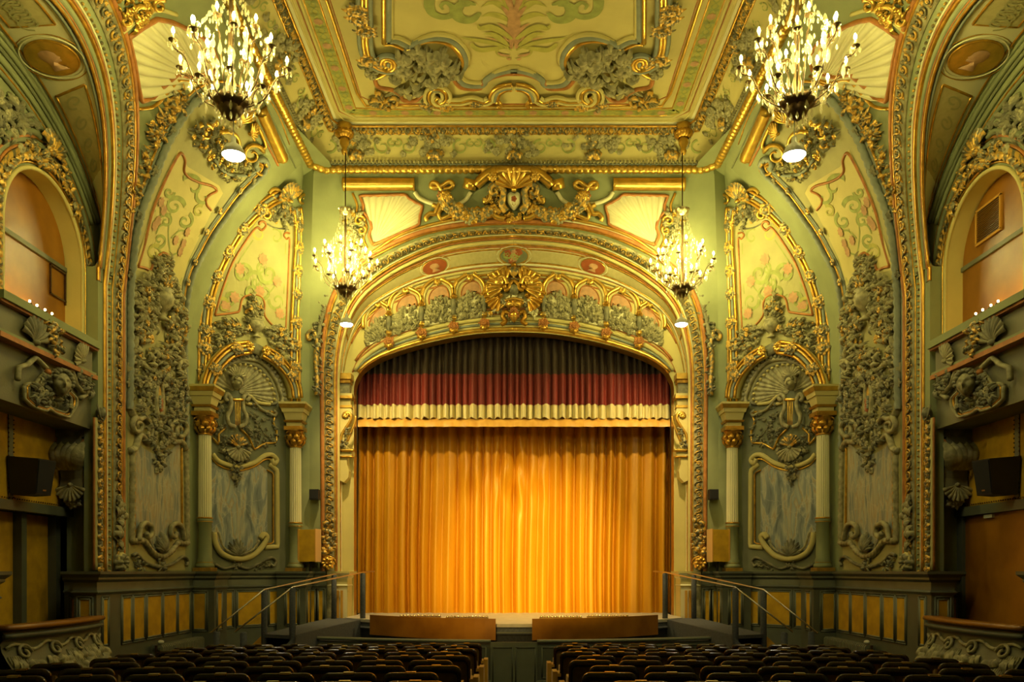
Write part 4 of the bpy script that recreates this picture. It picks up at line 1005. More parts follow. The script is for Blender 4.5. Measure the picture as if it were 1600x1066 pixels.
for k in range(9): a.tpl(ROS5, T @ TM((.04*math.sin(k*2.2), -.16+.025*k, .03), (1, 0, 0), (0, 1, 0), (0, 0, 1), .045), ('redp', 'pinkp', 'blueg')[k % 3])
part('painted_ground', a, rt)
a = MB()
for pl, nn, s in (([(200, 575), (232, 585), (232, 640), (215, 650), (202, 640)], 60, 1), ([(256, 592), (285, 600), (285, 660), (268, 665), (256, 640)], 60, 2), ([(225, 645), (262, 650), (268, 690), (252, 705), (248, 742), (243, 742), (236, 700), (222, 690)], 80, 3), ([(232, 580), (258, 580), (258, 600), (232, 600)], 20, 4)): foliage(a, S_side, pl, nn, .15, 'reliefd', s+30, .3, 'relief', .10)
part('flowers', a, rt)
a = MB()
for cx, cy, r, a0, tn in ((210, 665, 11, 2, 1.2), (276, 672, 11, 1, -1.2), (204, 560, 9, 2, -1.2), (280, 575, 9, 1, 1.2)): tubeS(a, S_side, spiral(cx, cy, r, r*.15, a0, tn, 16, 1.3), .05, 'relief', 2, taper=lambda t: 1-.6*t, off=.05)
for pts in ([(203, 590), (198, 575), (205, 555), (215, 565), (232, 580), (255, 590), (270, 598), (287, 600)], [(199, 600), (200, 640), (212, 655), (222, 652), (232, 668), (228, 690), (215, 680), (208, 700), (200, 705)], [(287, 605), (286, 650), (272, 655), (262, 672), (268, 690), (280, 690), (287, 702)], [(205, 545), (215, 505), (228, 480)], [(280, 560), (276, 520), (262, 490)]): ribS(a, S_side, pts, .05, .09, 'relief')
part('strapwork', a, rt)
LR(rt, 'oval painted cartouche wreathed in carved flowers, left side wall', 'oval painted cartouche wreathed in carved flowers, right side wall')
rt = root('marble_panel', '', 'panel', S_side.hit(246, 885)[0])
mp2 = [(207, 700), (214, 690), (222, 700), (232, 706), (246, 712), (260, 708), (270, 700), (279, 690), (281, 845), (276, 826), (266, 822), (262, 850), (252, 862), (240, 860), (233, 845), (230, 820), (218, 816), (210, 830), (207, 845)]
a = MB(); fillT(a, S_side, mp2, 'marble', .015); part('marble_slab', a, rt)
a = MB(); fp = [(204, 700), (203, 846), (222, 845), (232, 860), (242, 869), (254, 870), (266, 861), (275, 848), (290, 850), (288, 700)]
p, n = onS(S_side, resample(fp, step=5)); rope(a, p+n*.03, n, .05, 'relief')
ribS(a, S_side, [(208, 705), (208, 840)], .015, .04, 'gold', corners=True); ribS(a, S_side, [(282, 700), (283, 840)], .015, .04, 'gold', corners=True)
for cx, sg in ((224, 1), (268, -1)): tubeS(a, S_side, [(cx-sg*14, 845), (cx-sg*11, 826), (cx-sg*4, 818), (cx+sg*5, 822), (cx+sg*7, 834), (cx+sg*1, 840), (cx-sg*2, 833)], .045, 'relief', off=.05)
part('frame', a, rt)
a = MB(); palm(a, S_side, 248, 862, .30); part('palmette', a, rt)
a = MB(); tubeS(a, S_side, [(203, 868), (210, 866), (220, 876), (235, 884), (250, 886), (268, 880), (282, 870), (290, 876), (288, 884)], .03, 'reliefd', off=.03); foliage(a, S_side, [(206, 872), (225, 880), (222, 888), (205, 885)], 12, .11, 'reliefd', 2, 0); foliage(a, S_side, [(240, 876), (256, 876), (256, 888), (240, 888)], 12, .11, 'reliefd', 3, 0); part('foot_scroll', a, rt)
LR(rt, 'tall rope-framed marble panel on the left side wall', 'tall rope-framed marble panel on the right side wall')
# ---- proscenium arch bands
def band(A, B_, f, i0=0, i1=None):
    i1 = i1 or len(A); p = A+(B_-A)*f; t = np.gradient(p, axis=0); n = np.cross(t, B_-A); n /= np.linalg.norm(n, axis=1)[:, None]
    c = np.array((0, 6, 4))-p; n *= np.where(np.sum(n*c, 1) > 0, 1, -1)[:, None]
    return p[i0:i1], n[i0:i1]
def m2(mb):    # add the mirrored half into the same moulding
    o = MB(); o.mats = list(mb.mats); n = mb.n; V = np.vstack(mb.v); mb.v.append(V*np.array((-1, 1, 1))); mb.n += n
    F_ = list(mb.f); mb.f += [tuple(i+n for i in q[::-1]) for q in F_]; mb.mi += list(mb.mi); mb.sm += list(mb.sm)
    return mb
zk = 0
mb = MB()
for f, r, m in ((-.02, .05, 'orange'), (.10, .03, 'gold'), (.80, .03, 'gold'), (.92, .025, 'orange'), (.72, .015, 'creamy')):
    p, n = band(Q0, Q1, f); sweep(mb, p, n, circ(r, 6), m)
p, n = band(Q0, Q1, .43); sweep(mb, p, n, [(-.10, -.01), (-.10, .03), (.10, .03), (.10, -.01)], 'relief')
ok = p[:, 2] > 2.8; along(mb, None, None, .16, WAVE, .16, 'reliefg', raw=((p+n*.03)[ok], n[ok]), sz=.17)
trim(m2(mb), False)
mb = MB()
for f, r, m in ((.06, .04, 'cream'), (.16, .018, 'gold'), (.22, .02, 'orange'), (.30, .018, 'gold'), (.74, .02, 'gold'), (.80, .035, 'creamy'), (.87, .018, 'orange'), (.94, .04, 'cream')):
    p, n = band(Q1, Q2, f); sweep(mb, p, n, circ(r, 6), m)
def Lr(f, i): return Q1[i]+(Q2[i]-Q1[i])*f
i0 = 52
a_, n_ = band(Q1, Q2, .34); b_, _ = band(Q1, Q2, .70); c_, _ = band(Q1, Q2, .52)
mb.grid([[a_[i]+n_[i]*.008, c_[i]+n_[i]*.018, b_[i]+n_[i]*.008] for i in range(i0, NP)], 'tan')
sweep(mb, np.array([a_[i0]+(b_[i0]-a_[i0])*k/4 for k in range(5)])+n_[i0]*.01, n_[i0], circ(.015, 5), 'gold')
trim(m2(mb), False)
def onband(x, f=.52):
    p, n = band(Q1, Q2, f); j = np.argmin(abs((p[:, 0]/p[:, 1])-((x-CX)/F))); return p[j], n[j], nz(p[min(j+1, NP-1)]-p[j-1])
p, n, t = onband(683); r = medallion('cameo_medallion', p+n*.02, t, nz(np.cross(n, t)), n, .26, .15, 'redp', 'pinkp', 'terracotta cameo medallion left of the flower medallion on the arch', 'terracotta cameo medallion right of the flower medallion on the arch')
p, n, t = onband(802); rt = medallion('flower_medallion', p+n*.02, np.array((1., 0, 0)), nz(np.cross(n, (1, 0, 0))), n, .30, .17, 'greend', 'pinkp', 'painted flower medallion at the crown of the proscenium arch', None, bust=False)
# inner frame of the opening
mb = MB()
for f, r, m in ((.06, .025, 'gold'), (.78, .05, 'cream'), (.86, .03, 'blueg'), (.95, .05, 'goldb'), (.70, .02, 'orange')):
    p, n = band(Q2, Q3, f); k = int(np.argmax(p[:, 2] > 6.3)); sweep(mb, p[k:], n[k:], circ(r, 6), m)
trim(m2(mb), False)
# arcade relief in the frieze: ogee arches on little colonettes
COL = [(568, 514, 545), (608, 490, 527), (659, 475, 513), (709, 463, 503), (757, 458, 498)]      # x, capital y, foot y
TOP = [(591, 474), (634, 452), (684, 438), (735, 431)]
def ogee(A, B_, T_):
    (ax, ay), (bx, by), (tx, ty) = A, B_, T_
    L = [(ax, ay), (ax+(tx-ax)*.02-1, ay-(ay-ty)*.35), (ax+(tx-ax)*.18, ay-(ay-ty)*.68), (ax+(tx-ax)*.5, ay-(ay-ty)*.88), (tx-5, ty-1)]
    Rr = [(tx+5, ty-1), (bx+(tx-bx)*.5, by-(by-ty)*.88), (bx+(tx-bx)*.18, by-(by-ty)*.68), (bx+(tx-bx)*.02+1, by-(by-ty)*.35), (bx, by)]
    return L, Rr
for k in range(4):
    A, B_ = COL[k], COL[k+1]; T_ = TOP[k]
    rt = root('arcade_niche', '', 'relief', S_arch.hit(T_[0], (A[2]+B_[2])/2)[0], 'ogee niches of the proscenium frieze'); a = MB()
    for h in ogee(A[:2], B_[:2], T_): ribS(a, S_arch, h, .045, .08, 'goldb'); ribS(a, S_arch, [(x+(T_[0]-x)*.16, y+3) for x, y in h], .03, .04, 'cream')
    a.tpl(CSCR, at(S_arch, T_[0]+5, T_[1]-1, .09, .4, .04), 'goldb'); a.tpl(CSCR, at(S_arch, T_[0]-5, T_[1]-1, .09, PI-.4, .04), 'goldb'); a.tpl(TUFT, at(S_arch, T_[0], T_[1]+1, .13, PI, .05), 'goldb')
    part('ogee_arch', a, rt)
    a = MB(); c = (T_[0]+1, (T_[1]*.55+(A[1]+B_[1])/2*.45)+6); sl = (B_[1]-A[1])/(B_[0]-A[0])
    sh = [(-15, 14), (-16, 5), (-11, -5), (0, -10), (11, -7), (16, 3), (17, 12), (10, 8), (3, 14), (-4, 10), (-10, 8)]
    sh = [(c[0]+x*.95, c[1]+y+x*sl) for x, y in sh]; fillS(a, S_arch, sh, 'pinkp', .012); ribS(a, S_arch, sh+sh[:1], .014, .03, 'orange'); part('pink_inset', a, rt)
    a = MB(); lo = [(A[0]+4, A[2]-2), (A[0]+5, A[1]+10), (A[0]+14, A[1]+3+14*sl), (T_[0], A[1]-4+20*sl), (B_[0]-12, B_[1]+4), (B_[0]-4, B_[1]+12), (B_[0]-4, B_[2]-2)]
    fillS(a, S_arch, [(x, y) for x, y in lo], 'creamy', .015); foliage(a, S_arch, lo, 75, .13, 'relief', 50+k, .16, 'relief', .04, (T_[0], A[2]+8)); part('flower_bed', a, rt)
    nm = ['lowest', 'second lowest', 'second highest', 'highest'][k]
    LR(rt, '%s ogee niche on the left half of the proscenium frieze' % nm, '%s ogee niche on the right half of the proscenium frieze' % nm)
for k, (x, cy, fy) in enumerate(COL[1:]):
    rt = root('colonette', '', 'relief', S_arch.hit(x, fy+8)[0], 'gilt colonettes of the proscenium frieze'); a = MB()
    tubeS(a, S_arch, [(x, cy+4), (x, cy+14), (x, fy-8)], .05, 'reliefd', 3, taper=lambda t: .7+.5*math.sin(PI*t), off=.04); part('shaft', a, rt)
    a = MB(); a.tpl(BALLS, at(S_arch, x, cy+2, .07, 0, .06), 'gold'); 
    for sg in (-1, 1): a.tpl(CSCR, at(S_arch, x, cy+2, .09, 0 if sg > 0 else PI, .05), 'goldb')
    part('capital', a, rt)
    a = MB(); a.tpl(URN, at(S_arch, x, fy+2, .16, 0, .04), 'goldb'); a.tpl(CLUST, at(S_arch, x, fy+8, .13, 0, .06), 'orange'); a.tpl(TUFT, at(S_arch, x, fy+10, .16, PI, .05), 'gold'); part('pendant_foot', a, rt)
    nm = ['outermost', 'second outermost', 'second innermost', 'innermost'][k]
    LR(rt, '%s gilt colonette on the left half of the proscenium frieze' % nm, '%s gilt colonette on the right half of the proscenium frieze' % nm)
mb = MB(); p, n = band(Q2, Q3, .62); k = int(np.argmax(p[:, 2] > 6.5)); sweep(mb, p[k:], n[k:], circ(.03, 6), 'orange'); p, n = band(Q2, Q3, .12); sweep(mb, p[k:], n[k:], circ(.02, 6), 'orange'); trim(m2(mb), False)
def sym(mb, S, fn):     # ornament drawn on both halves of the axis
    for sg in (1, -1): fn(lambda pts: [(CX+sg*(x-CX), y) for x, y in pts], sg)
# gilt central cartouche of the frieze
rt = root('gilt_cartouche', 'large gilt cartouche with shells, urn and mask at the centre of the proscenium frieze', 'relief', S_arch.hit(803, 512)[0])
a = MB()
def f1(X, sg):
    ribS(a, S_arch, X([(762, 434), (775, 428), (789, 420), (789, 426), (778, 434), (766, 440)]), .05, .16, 'goldb'); 
    tubeS(a, S_arch, X([(771, 470), (764, 462), (762, 448), (768, 446), (773, 452), (768, 458)]), .06, 'goldb', off=.08); tubeS(a, S_arch, X([(764, 460), (762, 470), (768, 478), (778, 482)]), .05, 'gold', off=.06)
    tubeS(a, S_arch, X([(793, 448), (790, 440), (784, 436), (777, 440), (777, 446), (782, 447), (784, 443)]), .06, 'goldb', off=.12)
sym(a, S_arch, f1); part('strapwork', a, rt)
a = MB()
for sg in (-1, 1): a.tpl(SHELL, at(S_arch, 803+sg*14, 452, .36, -sg*1.0, .10), 'goldb'); a.tpl(SHELL, at(S_arch, 803+sg*20, 464, .34, -sg*1.7, .08), 'gold')
part('wing_shell', a, rt)
a = MB(); a.tpl(URN, at(S_arch, 803, 440, .26, 0, .14), 'reliefg'); tubeS(a, S_arch, [(788, 458), (795, 455), (797, 448), (803, 443), (809, 448), (811, 455), (818, 458)], .04, 'gold', off=.14)
a.tpl(BALL, at(S_arch, 803, 455, .12, 0, .1), 'reliefd'); a.tpl(BALLS, at(S_arch, 803, 418, .07, 0, .15), 'gold'); part('upper_urn', a, rt)
a = MB(); foliage(a, S_arch, [(763, 494), (775, 480), (792, 468), (803, 464), (814, 468), (831, 480), (843, 494), (830, 492), (815, 476), (790, 476), (778, 490)], 60, .13, 'creamy', 3, .1, 'goldb', .08); part('foam_of_leaves', a, rt)
a = MB(); a.tpl(BALL, at(S_arch, 803, 479, .20, 0, .12, .12)@np.diag((1, .5, 1, 1)), 'goldb')
for k in range(-4, 5): tubeS(a, S_arch, [(803+k*2.6, 474), (803+k*1.8, 484)], .018, 'gold', off=.22-.012*abs(k))
tubeS(a, S_arch, [(789, 474), (796, 472), (803, 471), (810, 472), (817, 474)], .035, 'goldb', off=.16); part('fluted_bowl', a, rt)
T = at(S_arch, 803, 499, .24, 0, .14); a = MB(); a.tpl(FACE, T, 'goldb'); part('mask', a, rt); a = MB(); a.tpl(HAIR, T, 'orange'); a.tpl(TUFT, at(S_arch, 803, 492, .14, 0, .2), 'orange')
for sg in (-1, 1): tubeS(a, S_arch, [(803+sg*8, 492), (803+sg*15, 490), (803+sg*17, 498), (803+sg*13, 504), (803+sg*20, 510)], .05, 'gold', off=.08)
part('collar', a, rt)
# coat of arms and garlands over the arch
rt = root('coat_of_arms', 'gilt crest with shield, shell crown and scroll supporters above the proscenium arch', 'relief', S_front.hit(803, 345)[0])
a = MB()
def bigbar(a, pts, w):
    p, n = onS(S_front, pts); sweep(a, p+n*.02, nz(np.mean(n, 0)), [(-w, -.03), (-w, .08), (-w*.6, .18), (0, .22), (w*.6, .18), (w, .08), (w, -.03)], 'goldb')
def f2(X, sg):
    bigbar(a, X([(803, 267), (780, 268), (776, 268)]), .11); bigbar(a, X([(776, 266), (762, 273), (750, 283), (744, 290)]), .10); bigbar(a, X([(736, 280), (733, 296)]), .13)
    a.tpl(ROS8, at(S_front, 803+sg*33, 276, .1, 0, .22), 'goldb')
sym(a, S_front, f2); part('broken_pediment', a, rt)
a = MB(); rows = []; T = at(S_front, 803, 313, .30, 0, .12)
for f in (1, .8, .5, .05):
    rows.append([tr(T, [(x*f, y*f, .28*(1-f*f))])[0] for x, y in smooth([(-.40, .38), (-.2, .5), (0, .42), (.2, .5), (.40, .38), (.44, .1), (.36, -.25), (0, -.62), (-.36, -.25), (-.44, .1)], 3, True)])
a.grid(rows, 'creamy', cv=True); a.tpl(ROS5, T @ TM((0, .08, .3), (1, 0, 0), (0, 1, 0), (0, 0, 1), .2), 'redp'); a.tpl(TUFT, T @ TM((0, -.15, .25), (1, 0, 0), (0, -1, 0), (0, 0, -1), .2), 'gold'); part('shield', a, rt)
a = MB(); a.tpl(SHELL, at(S_front, 803, 296, .36, 0, .16), 'goldb'); tubeS(a, S_front, [(779, 290), (783, 279), (793, 273), (803, 271), (813, 273), (823, 279), (827, 290)], .06, 'reliefg', off=.12)
along(a, S_front, [(781, 287), (785, 279), (793, 275), (803, 274), (813, 275), (821, 279), (825, 287)], .08, BALLS, .035, 'goldb', off=.18); part('shell_crown', a, rt)
a = MB()
def f3(X, sg):
    tubeS(a, S_front, X([(791, 331), (784, 320), (787, 305), (785, 294), (775, 288), (767, 293), (768, 302), (775, 303), (777, 297)]), .08, 'reliefg', off=.10, taper=lambda t: 1-.5*t)
    tubeS(a, S_front, X([(768, 300), (764, 312), (758, 316), (758, 309)]), .05, 'goldb', off=.08); tubeS(a, S_front, X([(788, 342), (778, 340), (770, 334), (776, 328), (782, 333)]), .06, 'goldb', off=.08)
sym(a, S_front, f3)
foliage(a, S_front, [(762, 300), (785, 292), (788, 335), (768, 330)], 34, .12, 'reliefg', 3, .2, 'goldb', .12); foliage(a, S_front, [(844, 300), (821, 292), (818, 335), (838, 330)], 34, .12, 'reliefg', 4, .2, 'goldb', .12)
foliage(a, S_front, [(790, 335), (816, 335), (812, 345), (794, 345)], 14, .12, 'goldb', 5, .2, 'goldb', .10); part('scroll_supporters', a, rt)
# garland with ribbons
rt = root('flower_garland', '', 'relief', S_front.hit(735, 335)[0])
a = MB(); gp = smooth([(694, 302), (702, 318), (715, 328), (735, 337), (752, 335), (770, 328)], 8)
for k, (x, y) in enumerate(resample(gp, n=60)):
    for j in range(2): 
        R = random.Random(k*7+j); a.tpl(R.choice((ROS5, ROS8, LEAF, TUFT3)), at(S_front, x+R.uniform(-5, 5), y+R.uniform(-5, 5), .10*R.uniform(.8, 1.3), R.uniform(0, 6), .08+R.uniform(0, .1)), R.choice(('reliefg', 'relief', 'reliefg', 'goldb')))
part('swag', a, rt)
a = MB()
for pts in ([(692, 300), (684, 288), (676, 286), (674, 292), (682, 294), (692, 290), (702, 284), (708, 288), (704, 294), (694, 296)], [(692, 304), (690, 314), (684, 324), (680, 334), (672, 334), (666, 340), (668, 346)], [(692, 322), (686, 334), (690, 342), (700, 338), (708, 336), (714, 338), (708, 344)], [(684, 324), (676, 320)]): ribS(a, S_front, pts, .045, .07, 'goldb', off=.05)
a.tpl(ROS8, at(S_front, 692, 306, .12, 0, .1), 'orange'); part('ribbon', a, rt)
LR(rt, 'flower garland with gilt ribbon to the left of the crest', 'flower garland with gilt ribbon to the right of the crest')
# cream shell spandrels beside it
rim = [(567, 308), (572, 305), (590, 305), (612, 305), (634, 305), (640, 311), (660, 322), (656, 336), (655, 349), (640, 356), (618, 366), (600, 374)]
rt = shell_fan('shell_spandrel', S_front, 584, 380, rim, '', '', 15)
a = MB(); ribS(a, S_front, [(583, 383), (600, 376), (630, 362), (655, 351), (656, 338), (661, 322), (640, 311), (634, 304), (562, 306), (568, 320), (567, 330), (578, 343), (581, 356), (576, 368), (583, 383)], .03, .05, 'orange', corners=True)
ribS(a, S_front, [(551, 302), (558, 320), (558, 333), (570, 345), (573, 358), (568, 372), (574, 388)], .025, .04, 'gold'); part('frame', a, rt)
LR(rt, 'fluted cream shell spandrel left of the crest over the proscenium', 'fluted cream shell spandrel right of the crest over the proscenium')
mb = MB(); pp = [(580, 396), (620, 370), (660, 355), (700, 345), (740, 338), (780, 334)]; ribS(mb, S_front, pp, .03, .05, 'goldb'); ribS(mb, S_front, [(x, y+5) for x, y in pp], .03, .03, 'creamy')
ribS(mb, S_front, [(648, 300), (656, 310), (676, 318), (692, 318)], .04, .06, 'creamy'); ribS(mb, S_front, [(736, 300), (728, 312), (716, 320)], .04, .06, 'creamy'); trim(m2(mb), False)
rt = root('leaf_bracket', '', 'relief', S_front.hit(556, 350)[0]); a = MB(); foliage(a, S_front, [(540, 325), (566, 330), (574, 350), (568, 375), (560, 395), (548, 370), (538, 345)], 46, .13, 'relief', 3, .1, 'goldb', .06); part('foliage', a, rt)
a = MB()
for cx, cy, r, a0, tn in ((562, 345, 9, 0, 1.3), (566, 360, 7, 1, -1.2), (556, 378, 8, 3, 1.2)): tubeS(a, S_front, spiral(cx, cy, r, r*.15, a0, tn, 14, 1), .03, 'goldb', 2, off=.04)
part('scroll', a, rt); LR(rt, 'leafy gilt scroll behind the far left chandelier', 'leafy gilt scroll behind the far right chandelier')
# scroll bracket outside the arch springing
rt = root('scroll_bracket', '', 'relief', S_front.hit(497, 600)[0]); a = MB(); Sb = Plane((0, 17.42, 5), (0, -1, 0))
tubeS(a, Sb, [(496, 618), (496, 590), (494, 560), (496, 535), (490, 518), (481, 522), (483, 531), (489, 528)], .06, 'reliefg', off=.0, taper=lambda t: 1-.4*t); tubeS(a, Sb, [(502, 470), (506, 485), (502, 505), (497, 530)], .05, 'reliefd', off=0); part('scroll', a, rt)
a = MB(); foliage(a, Sb, [(488, 505), (508, 500), (502, 540), (499, 618), (493, 618), (494, 550)], 40, .12, 'reliefd', 4, .06, 'relief', .05); foliage(a, Sb, [(502, 462), (516, 455), (512, 495), (502, 505)], 24, .12, 'reliefd', 5, .06, 'relief', .05); part('foliage', a, rt)
LR(rt, 'carved scroll bracket against the outside of the arch at left', 'carved scroll bracket against the outside of the arch at right')
# pilaster heads and consoles inside the arch
rt = root('pilaster_console', '', 'console', (-3.55, 18.0, 4.0)); 
a = MB()
def stp(py0, py1, x0, x1, d, m, x0b=None, x1b=None):
    p0 = P(x0, py0, 18.0); p1 = P(x1, py1, 18.0); a.box((p0[0], 18.0-d, p1[2]), (p1[0], 18.1, p0[2]), m)
for py0, py1, x1, d, m in ((588, 597, 553, .30, 'goldb'), (597, 602, 551, .24, 'gold'), (602, 618, 549, .18, 'relief'), (618, 622, 553, .22, 'cream'), (622, 626, 554, .26, 'goldb'), (626, 636, 550, .16, 'cream'), (636, 640, 552, .2, 'goldb')): stp(py0, py1, 529, x1, d, m)
part('entablature', a, rt)
a = MB(); pr = [(530, 642), (552, 642), (554, 650), (551, 660), (547, 672), (543, 684), (541, 695), (546, 700), (553, 706), (553, 714), (546, 716), (546, 728), (549, 738), (548, 748), (541, 756), (533, 752), (530, 740)]
pts = [tuple(P(x, y, 18.0)[[0, 2]]) for x, y in pr]; T = TM((0, 18.1, 0), (1, 0, 0), (0, 0, 1), (0, -1, 0)); a.prism(pts, T, .36, 'cream')
Sc = Plane((0, 17.73, 5), (0, -1, 0))
tubeS(a, Sc, [(531, 700), (534, 680), (541, 668), (548, 656), (547, 647), (540, 645), (536, 650), (541, 653)], .03, 'goldb'); tubeS(a, Sc, [(543, 690), (548, 676), (554, 662), (556, 650)], .025, 'goldb'); a.tpl(ROS8, at(Sc, 541, 649, .07, 0, .02), 'goldb')
foliage(a, Sc, [(532, 700), (540, 672), (548, 668), (542, 700)], 18, .09, 'reliefd', 3, 0); ribS(a, Sc, [(531, 704), (554, 704)], .03, .05, 'goldb'); ribS(a, Sc, [(531, 714), (552, 714)], .02, .04, 'gold'); part('console', a, rt)
LR(rt, 'gilt console carrying the arch on the left edge of the stage opening', 'gilt console carrying the arch on the right edge of the stage opening')
mb = MB(); R = random.Random(6)     # foot ornament of the wave band
for k in range(34):
    z = 2.28+k*.022; mb.tpl(R.choice((LEAF, ACAN, TUFT3)), TM((-3.88+R.uniform(-.08, .08), 17.38, z), *((lambda t: ((math.cos(t), 0, math.sin(t)), (-math.sin(t), 0, math.cos(t)), (0, -1, 0)))(R.uniform(-1.2, 1.2))), R.uniform(.11, .18)), 'reliefg')
mb.tpl(ROS8, TM((-3.88, 17.36, 2.17), (1, 0, 0), (0, 0, 1), (0, -1, 0), .15, .15, .3), 'goldb')
sweep(mb, np.array([(-3.88+r*math.cos(t), 17.36, 2.17+r*math.sin(t)) for t, r in [(i*.45, .16-.007*i) for i in range(18)]]), np.array((0, -1., 0)), circ(.025, 6), 'gold'); o = single('acanthus_corbel', mb, '', 'ornament', (-3.88, 17.4, 2.05))
LR(o, 'gilt acanthus and rosette at the foot of the proscenium band, left', 'gilt acanthus and rosette at the foot of the proscenium band, right')
# ---- ceiling bracket the far chandelier hangs from, and ceiling ornaments
rt = root('ceiling_bracket', '', 'bracket', (-3.25, 15.95, 10.0)); a = MB(); o = np.array((-3.25, 15.95, 0))
g = lathe([(0, 9.98), (.07, 10.0), (.10, 10.06), (.07, 10.10), (.15, 10.2), (.15, 10.26), (.12, 10.3), (.17, 10.42), (.24, 10.56), (0, 10.58)], 16); a.add(g[0]*np.array((.62, .62, 1))+o, g[1], 'goldb'); part('corbel', a, rt)
a = MB()
for k in range(12):
    t = k*PI/6; nn = np.array((math.cos(t), math.sin(t), 0)); a.tpl(ACAN, TM(o+nn*.09+[0, 0, 10.3], np.cross((0, 0, 1), nn), (nn[0]*.25, nn[1]*.25, .96), nn, .17), 'gold')
part('acanthus_leaves', a, rt); LR(rt, 'gilt acanthus bracket over the far left chandelier', 'gilt acanthus bracket over the far right chandelier')
CC = lambda pts: q(550, 0, 3.2, pts)
def c2(S, a, pts, w, h, m, **k):
    for sg in (1, -1): ribS(a, S, [(CX+sg*(x-CX), y) for x, y in pts], w, h, m, **k)
mb = MB()
fr1 = CC([(165, -700), (165, -300), (160, 0), (160, 210)]); fr2 = CC([(160, 212), (205, 212), (268, 242)]); fr3 = CC([(268, 242), (330, 210), (400, 195), (480, 210), (535, 260), (555, 310), (540, 355), (505, 385)]); fr4 = CC([(505, 385), (545, 430), (635, 435), (655, 410), (700, 380), (760, 362), (810, 360)])
for pts in (fr1, fr2, fr3, fr4):
    c2(S_ceil, mb, pts, .045, .06, 'orange' if pts is fr4 else 'goldb'); c2(S_ceil, mb, [(x+5, y-5) for x, y in pts] if pts is not fr1 else [(x+8, y-3) for x, y in pts], .05, .07, 'blueg')
    c2(S_ceil, mb, [(x+9, y-9) for x, y in pts] if pts is not fr1 else [(x+12, y-5) for x, y in pts], .03, .05, 'cream')
lf = CC([(180, 350), (150, 370), (112, 385), (130, 430), (200, 445), (240, 470), (258, 498), (320, 498), (350, 470), (390, 460)]); c2(S_ceil, mb, lf[:3], .04, .06, 'goldb'); c2(S_ceil, mb, lf[2:], .035, .05, 'orange')
trim(mb, False)
rt = root('bundled_scroll', '', 'moulding', S_ceil.hit(575, 60)[0]); a = MB()
bp = CC([(65, -420), (65, -200), (62, 0), (65, 100), (65, 190), (80, 260), (115, 300), (165, 322), (200, 318), (208, 292), (190, 272), (160, 275), (155, 300), (172, 310)])
for l in (-.11, -.037, .037, .11): tubeS(a, S_ceil, bp, .04, 'goldb' if abs(l) < .1 else 'blueg', off=.06, lat=l*.8)
a.tpl(BALLS, at(S_ceil, CC([(172, 318)])[0][0], CC([(172, 318)])[0][1], .1, 0, .06), 'goldb'); part('bundled_rods', a, rt)
a = MB(); kparts('flower_tie', S_ceil, CC([(70, 125), (85, 275), (30, 60), (20, 20), (62, -160)]), CLUST, .20, 'reliefg', rt, .10); foliage(a, S_ceil, CC([(60, 320), (130, 330), (130, 370), (80, 375)]), 14, .14, 'relief', 3, .2, None, .04); part('leaf_spray', a, rt); a = MB(); foliage(a, S_ceil, CC([(-5, 0), (40, 20), (55, 120), (20, 90)]), 14, .14, 'reliefd', 4, .2, None, .04); part('leaf_spray', a, rt)
LR(rt, 'bundle of gilt rods ending in a volute, left edge of the ceiling', 'bundle of gilt rods ending in a volute, right edge of the ceiling')
rt = root('bundled_scroll', '', 'moulding', S_ceil.hit(710, 152)[0]); a = MB()
bp = CC([(475, 505), (450, 520), (410, 510), (385, 480), (392, 440), (430, 425), (465, 445), (470, 480), (440, 500), (420, 485), (432, 470)]); bp2 = CC([(470, 490), (540, 492), (600, 480), (660, 495), (690, 480)])
for l in (-.07, 0, .07): tubeS(a, S_ceil, bp, .035, 'cream' if l else 'goldb', off=.05, lat=l); tubeS(a, S_ceil, bp2, .035, 'cream' if l else 'goldb', off=.05, lat=l)
for k in range(4): tubeS(a, S_ceil, CC([(690+12*k, 490), (692+13*k, 460+4*k), (715+9*k, 430+7*k), (760+3*k, 412+8*k), (800, 408+8*k)]), .035, ('goldb', 'cream', 'blueg', 'gold')[k], off=.04)
tubeS(a, S_ceil, CC([(725, 520), (745, 515), (735, 495), (722, 500)]), .035, 'goldb', off=.04); part('rods', a, rt)
a = MB(); kparts('flower_tie', S_ceil, CC([(470, 520), (620, 500), (380, 510)]), CLUST, .16, 'reliefg', rt, .07); foliage(a, S_ceil, CC([(335, 500), (400, 500), (390, 530), (345, 530)]), 12, .13, 'relief', 3, .2, None, .04); part('leaf_spray', a, rt)
LR(rt, 'scrolled rods with flower ties, left of the ceiling axis near the stage', 'scrolled rods with flower ties, right of the ceiling axis near the stage')
rt = root('ceiling_bouquet', '', 'relief', S_ceil.hit(650, 110)[0]); a = MB()
foliage(a, S_ceil, CC([(150, 430), (190, 380), (215, 330), (240, 262), (270, 240), (310, 225), (345, 225), (390, 250), (470, 250), (500, 300), (530, 330), (510, 370), (440, 400), (370, 440), (290, 470), (240, 440)]), 62, .26, 'relief', 8, .04, 'relief', .03, CC([(170, 470)])[0]); part('foliage', a, rt)
a = MB(); bl = []
for x, y, s in ((425, 275, .32), (330, 245, .2), (255, 275, .2), (360, 285, .16), (500, 330, .18), (255, 330, .2), (390, 390, .16), (455, 385, .16)): a.tpl(ROS8, at(S_ceil, *CC([(x, y)])[0], s*.8, 0, .08), 'relief'); 
part('blossom', a, rt)
a = MB()
for k in range(6): ribS(a, S_ceil, CC([(235+6*k, 430+5*k), (90+12*k, 520+3*k)]), .015, .03, 'relief', off=.02)
part('stem', a, rt)
a = MB()
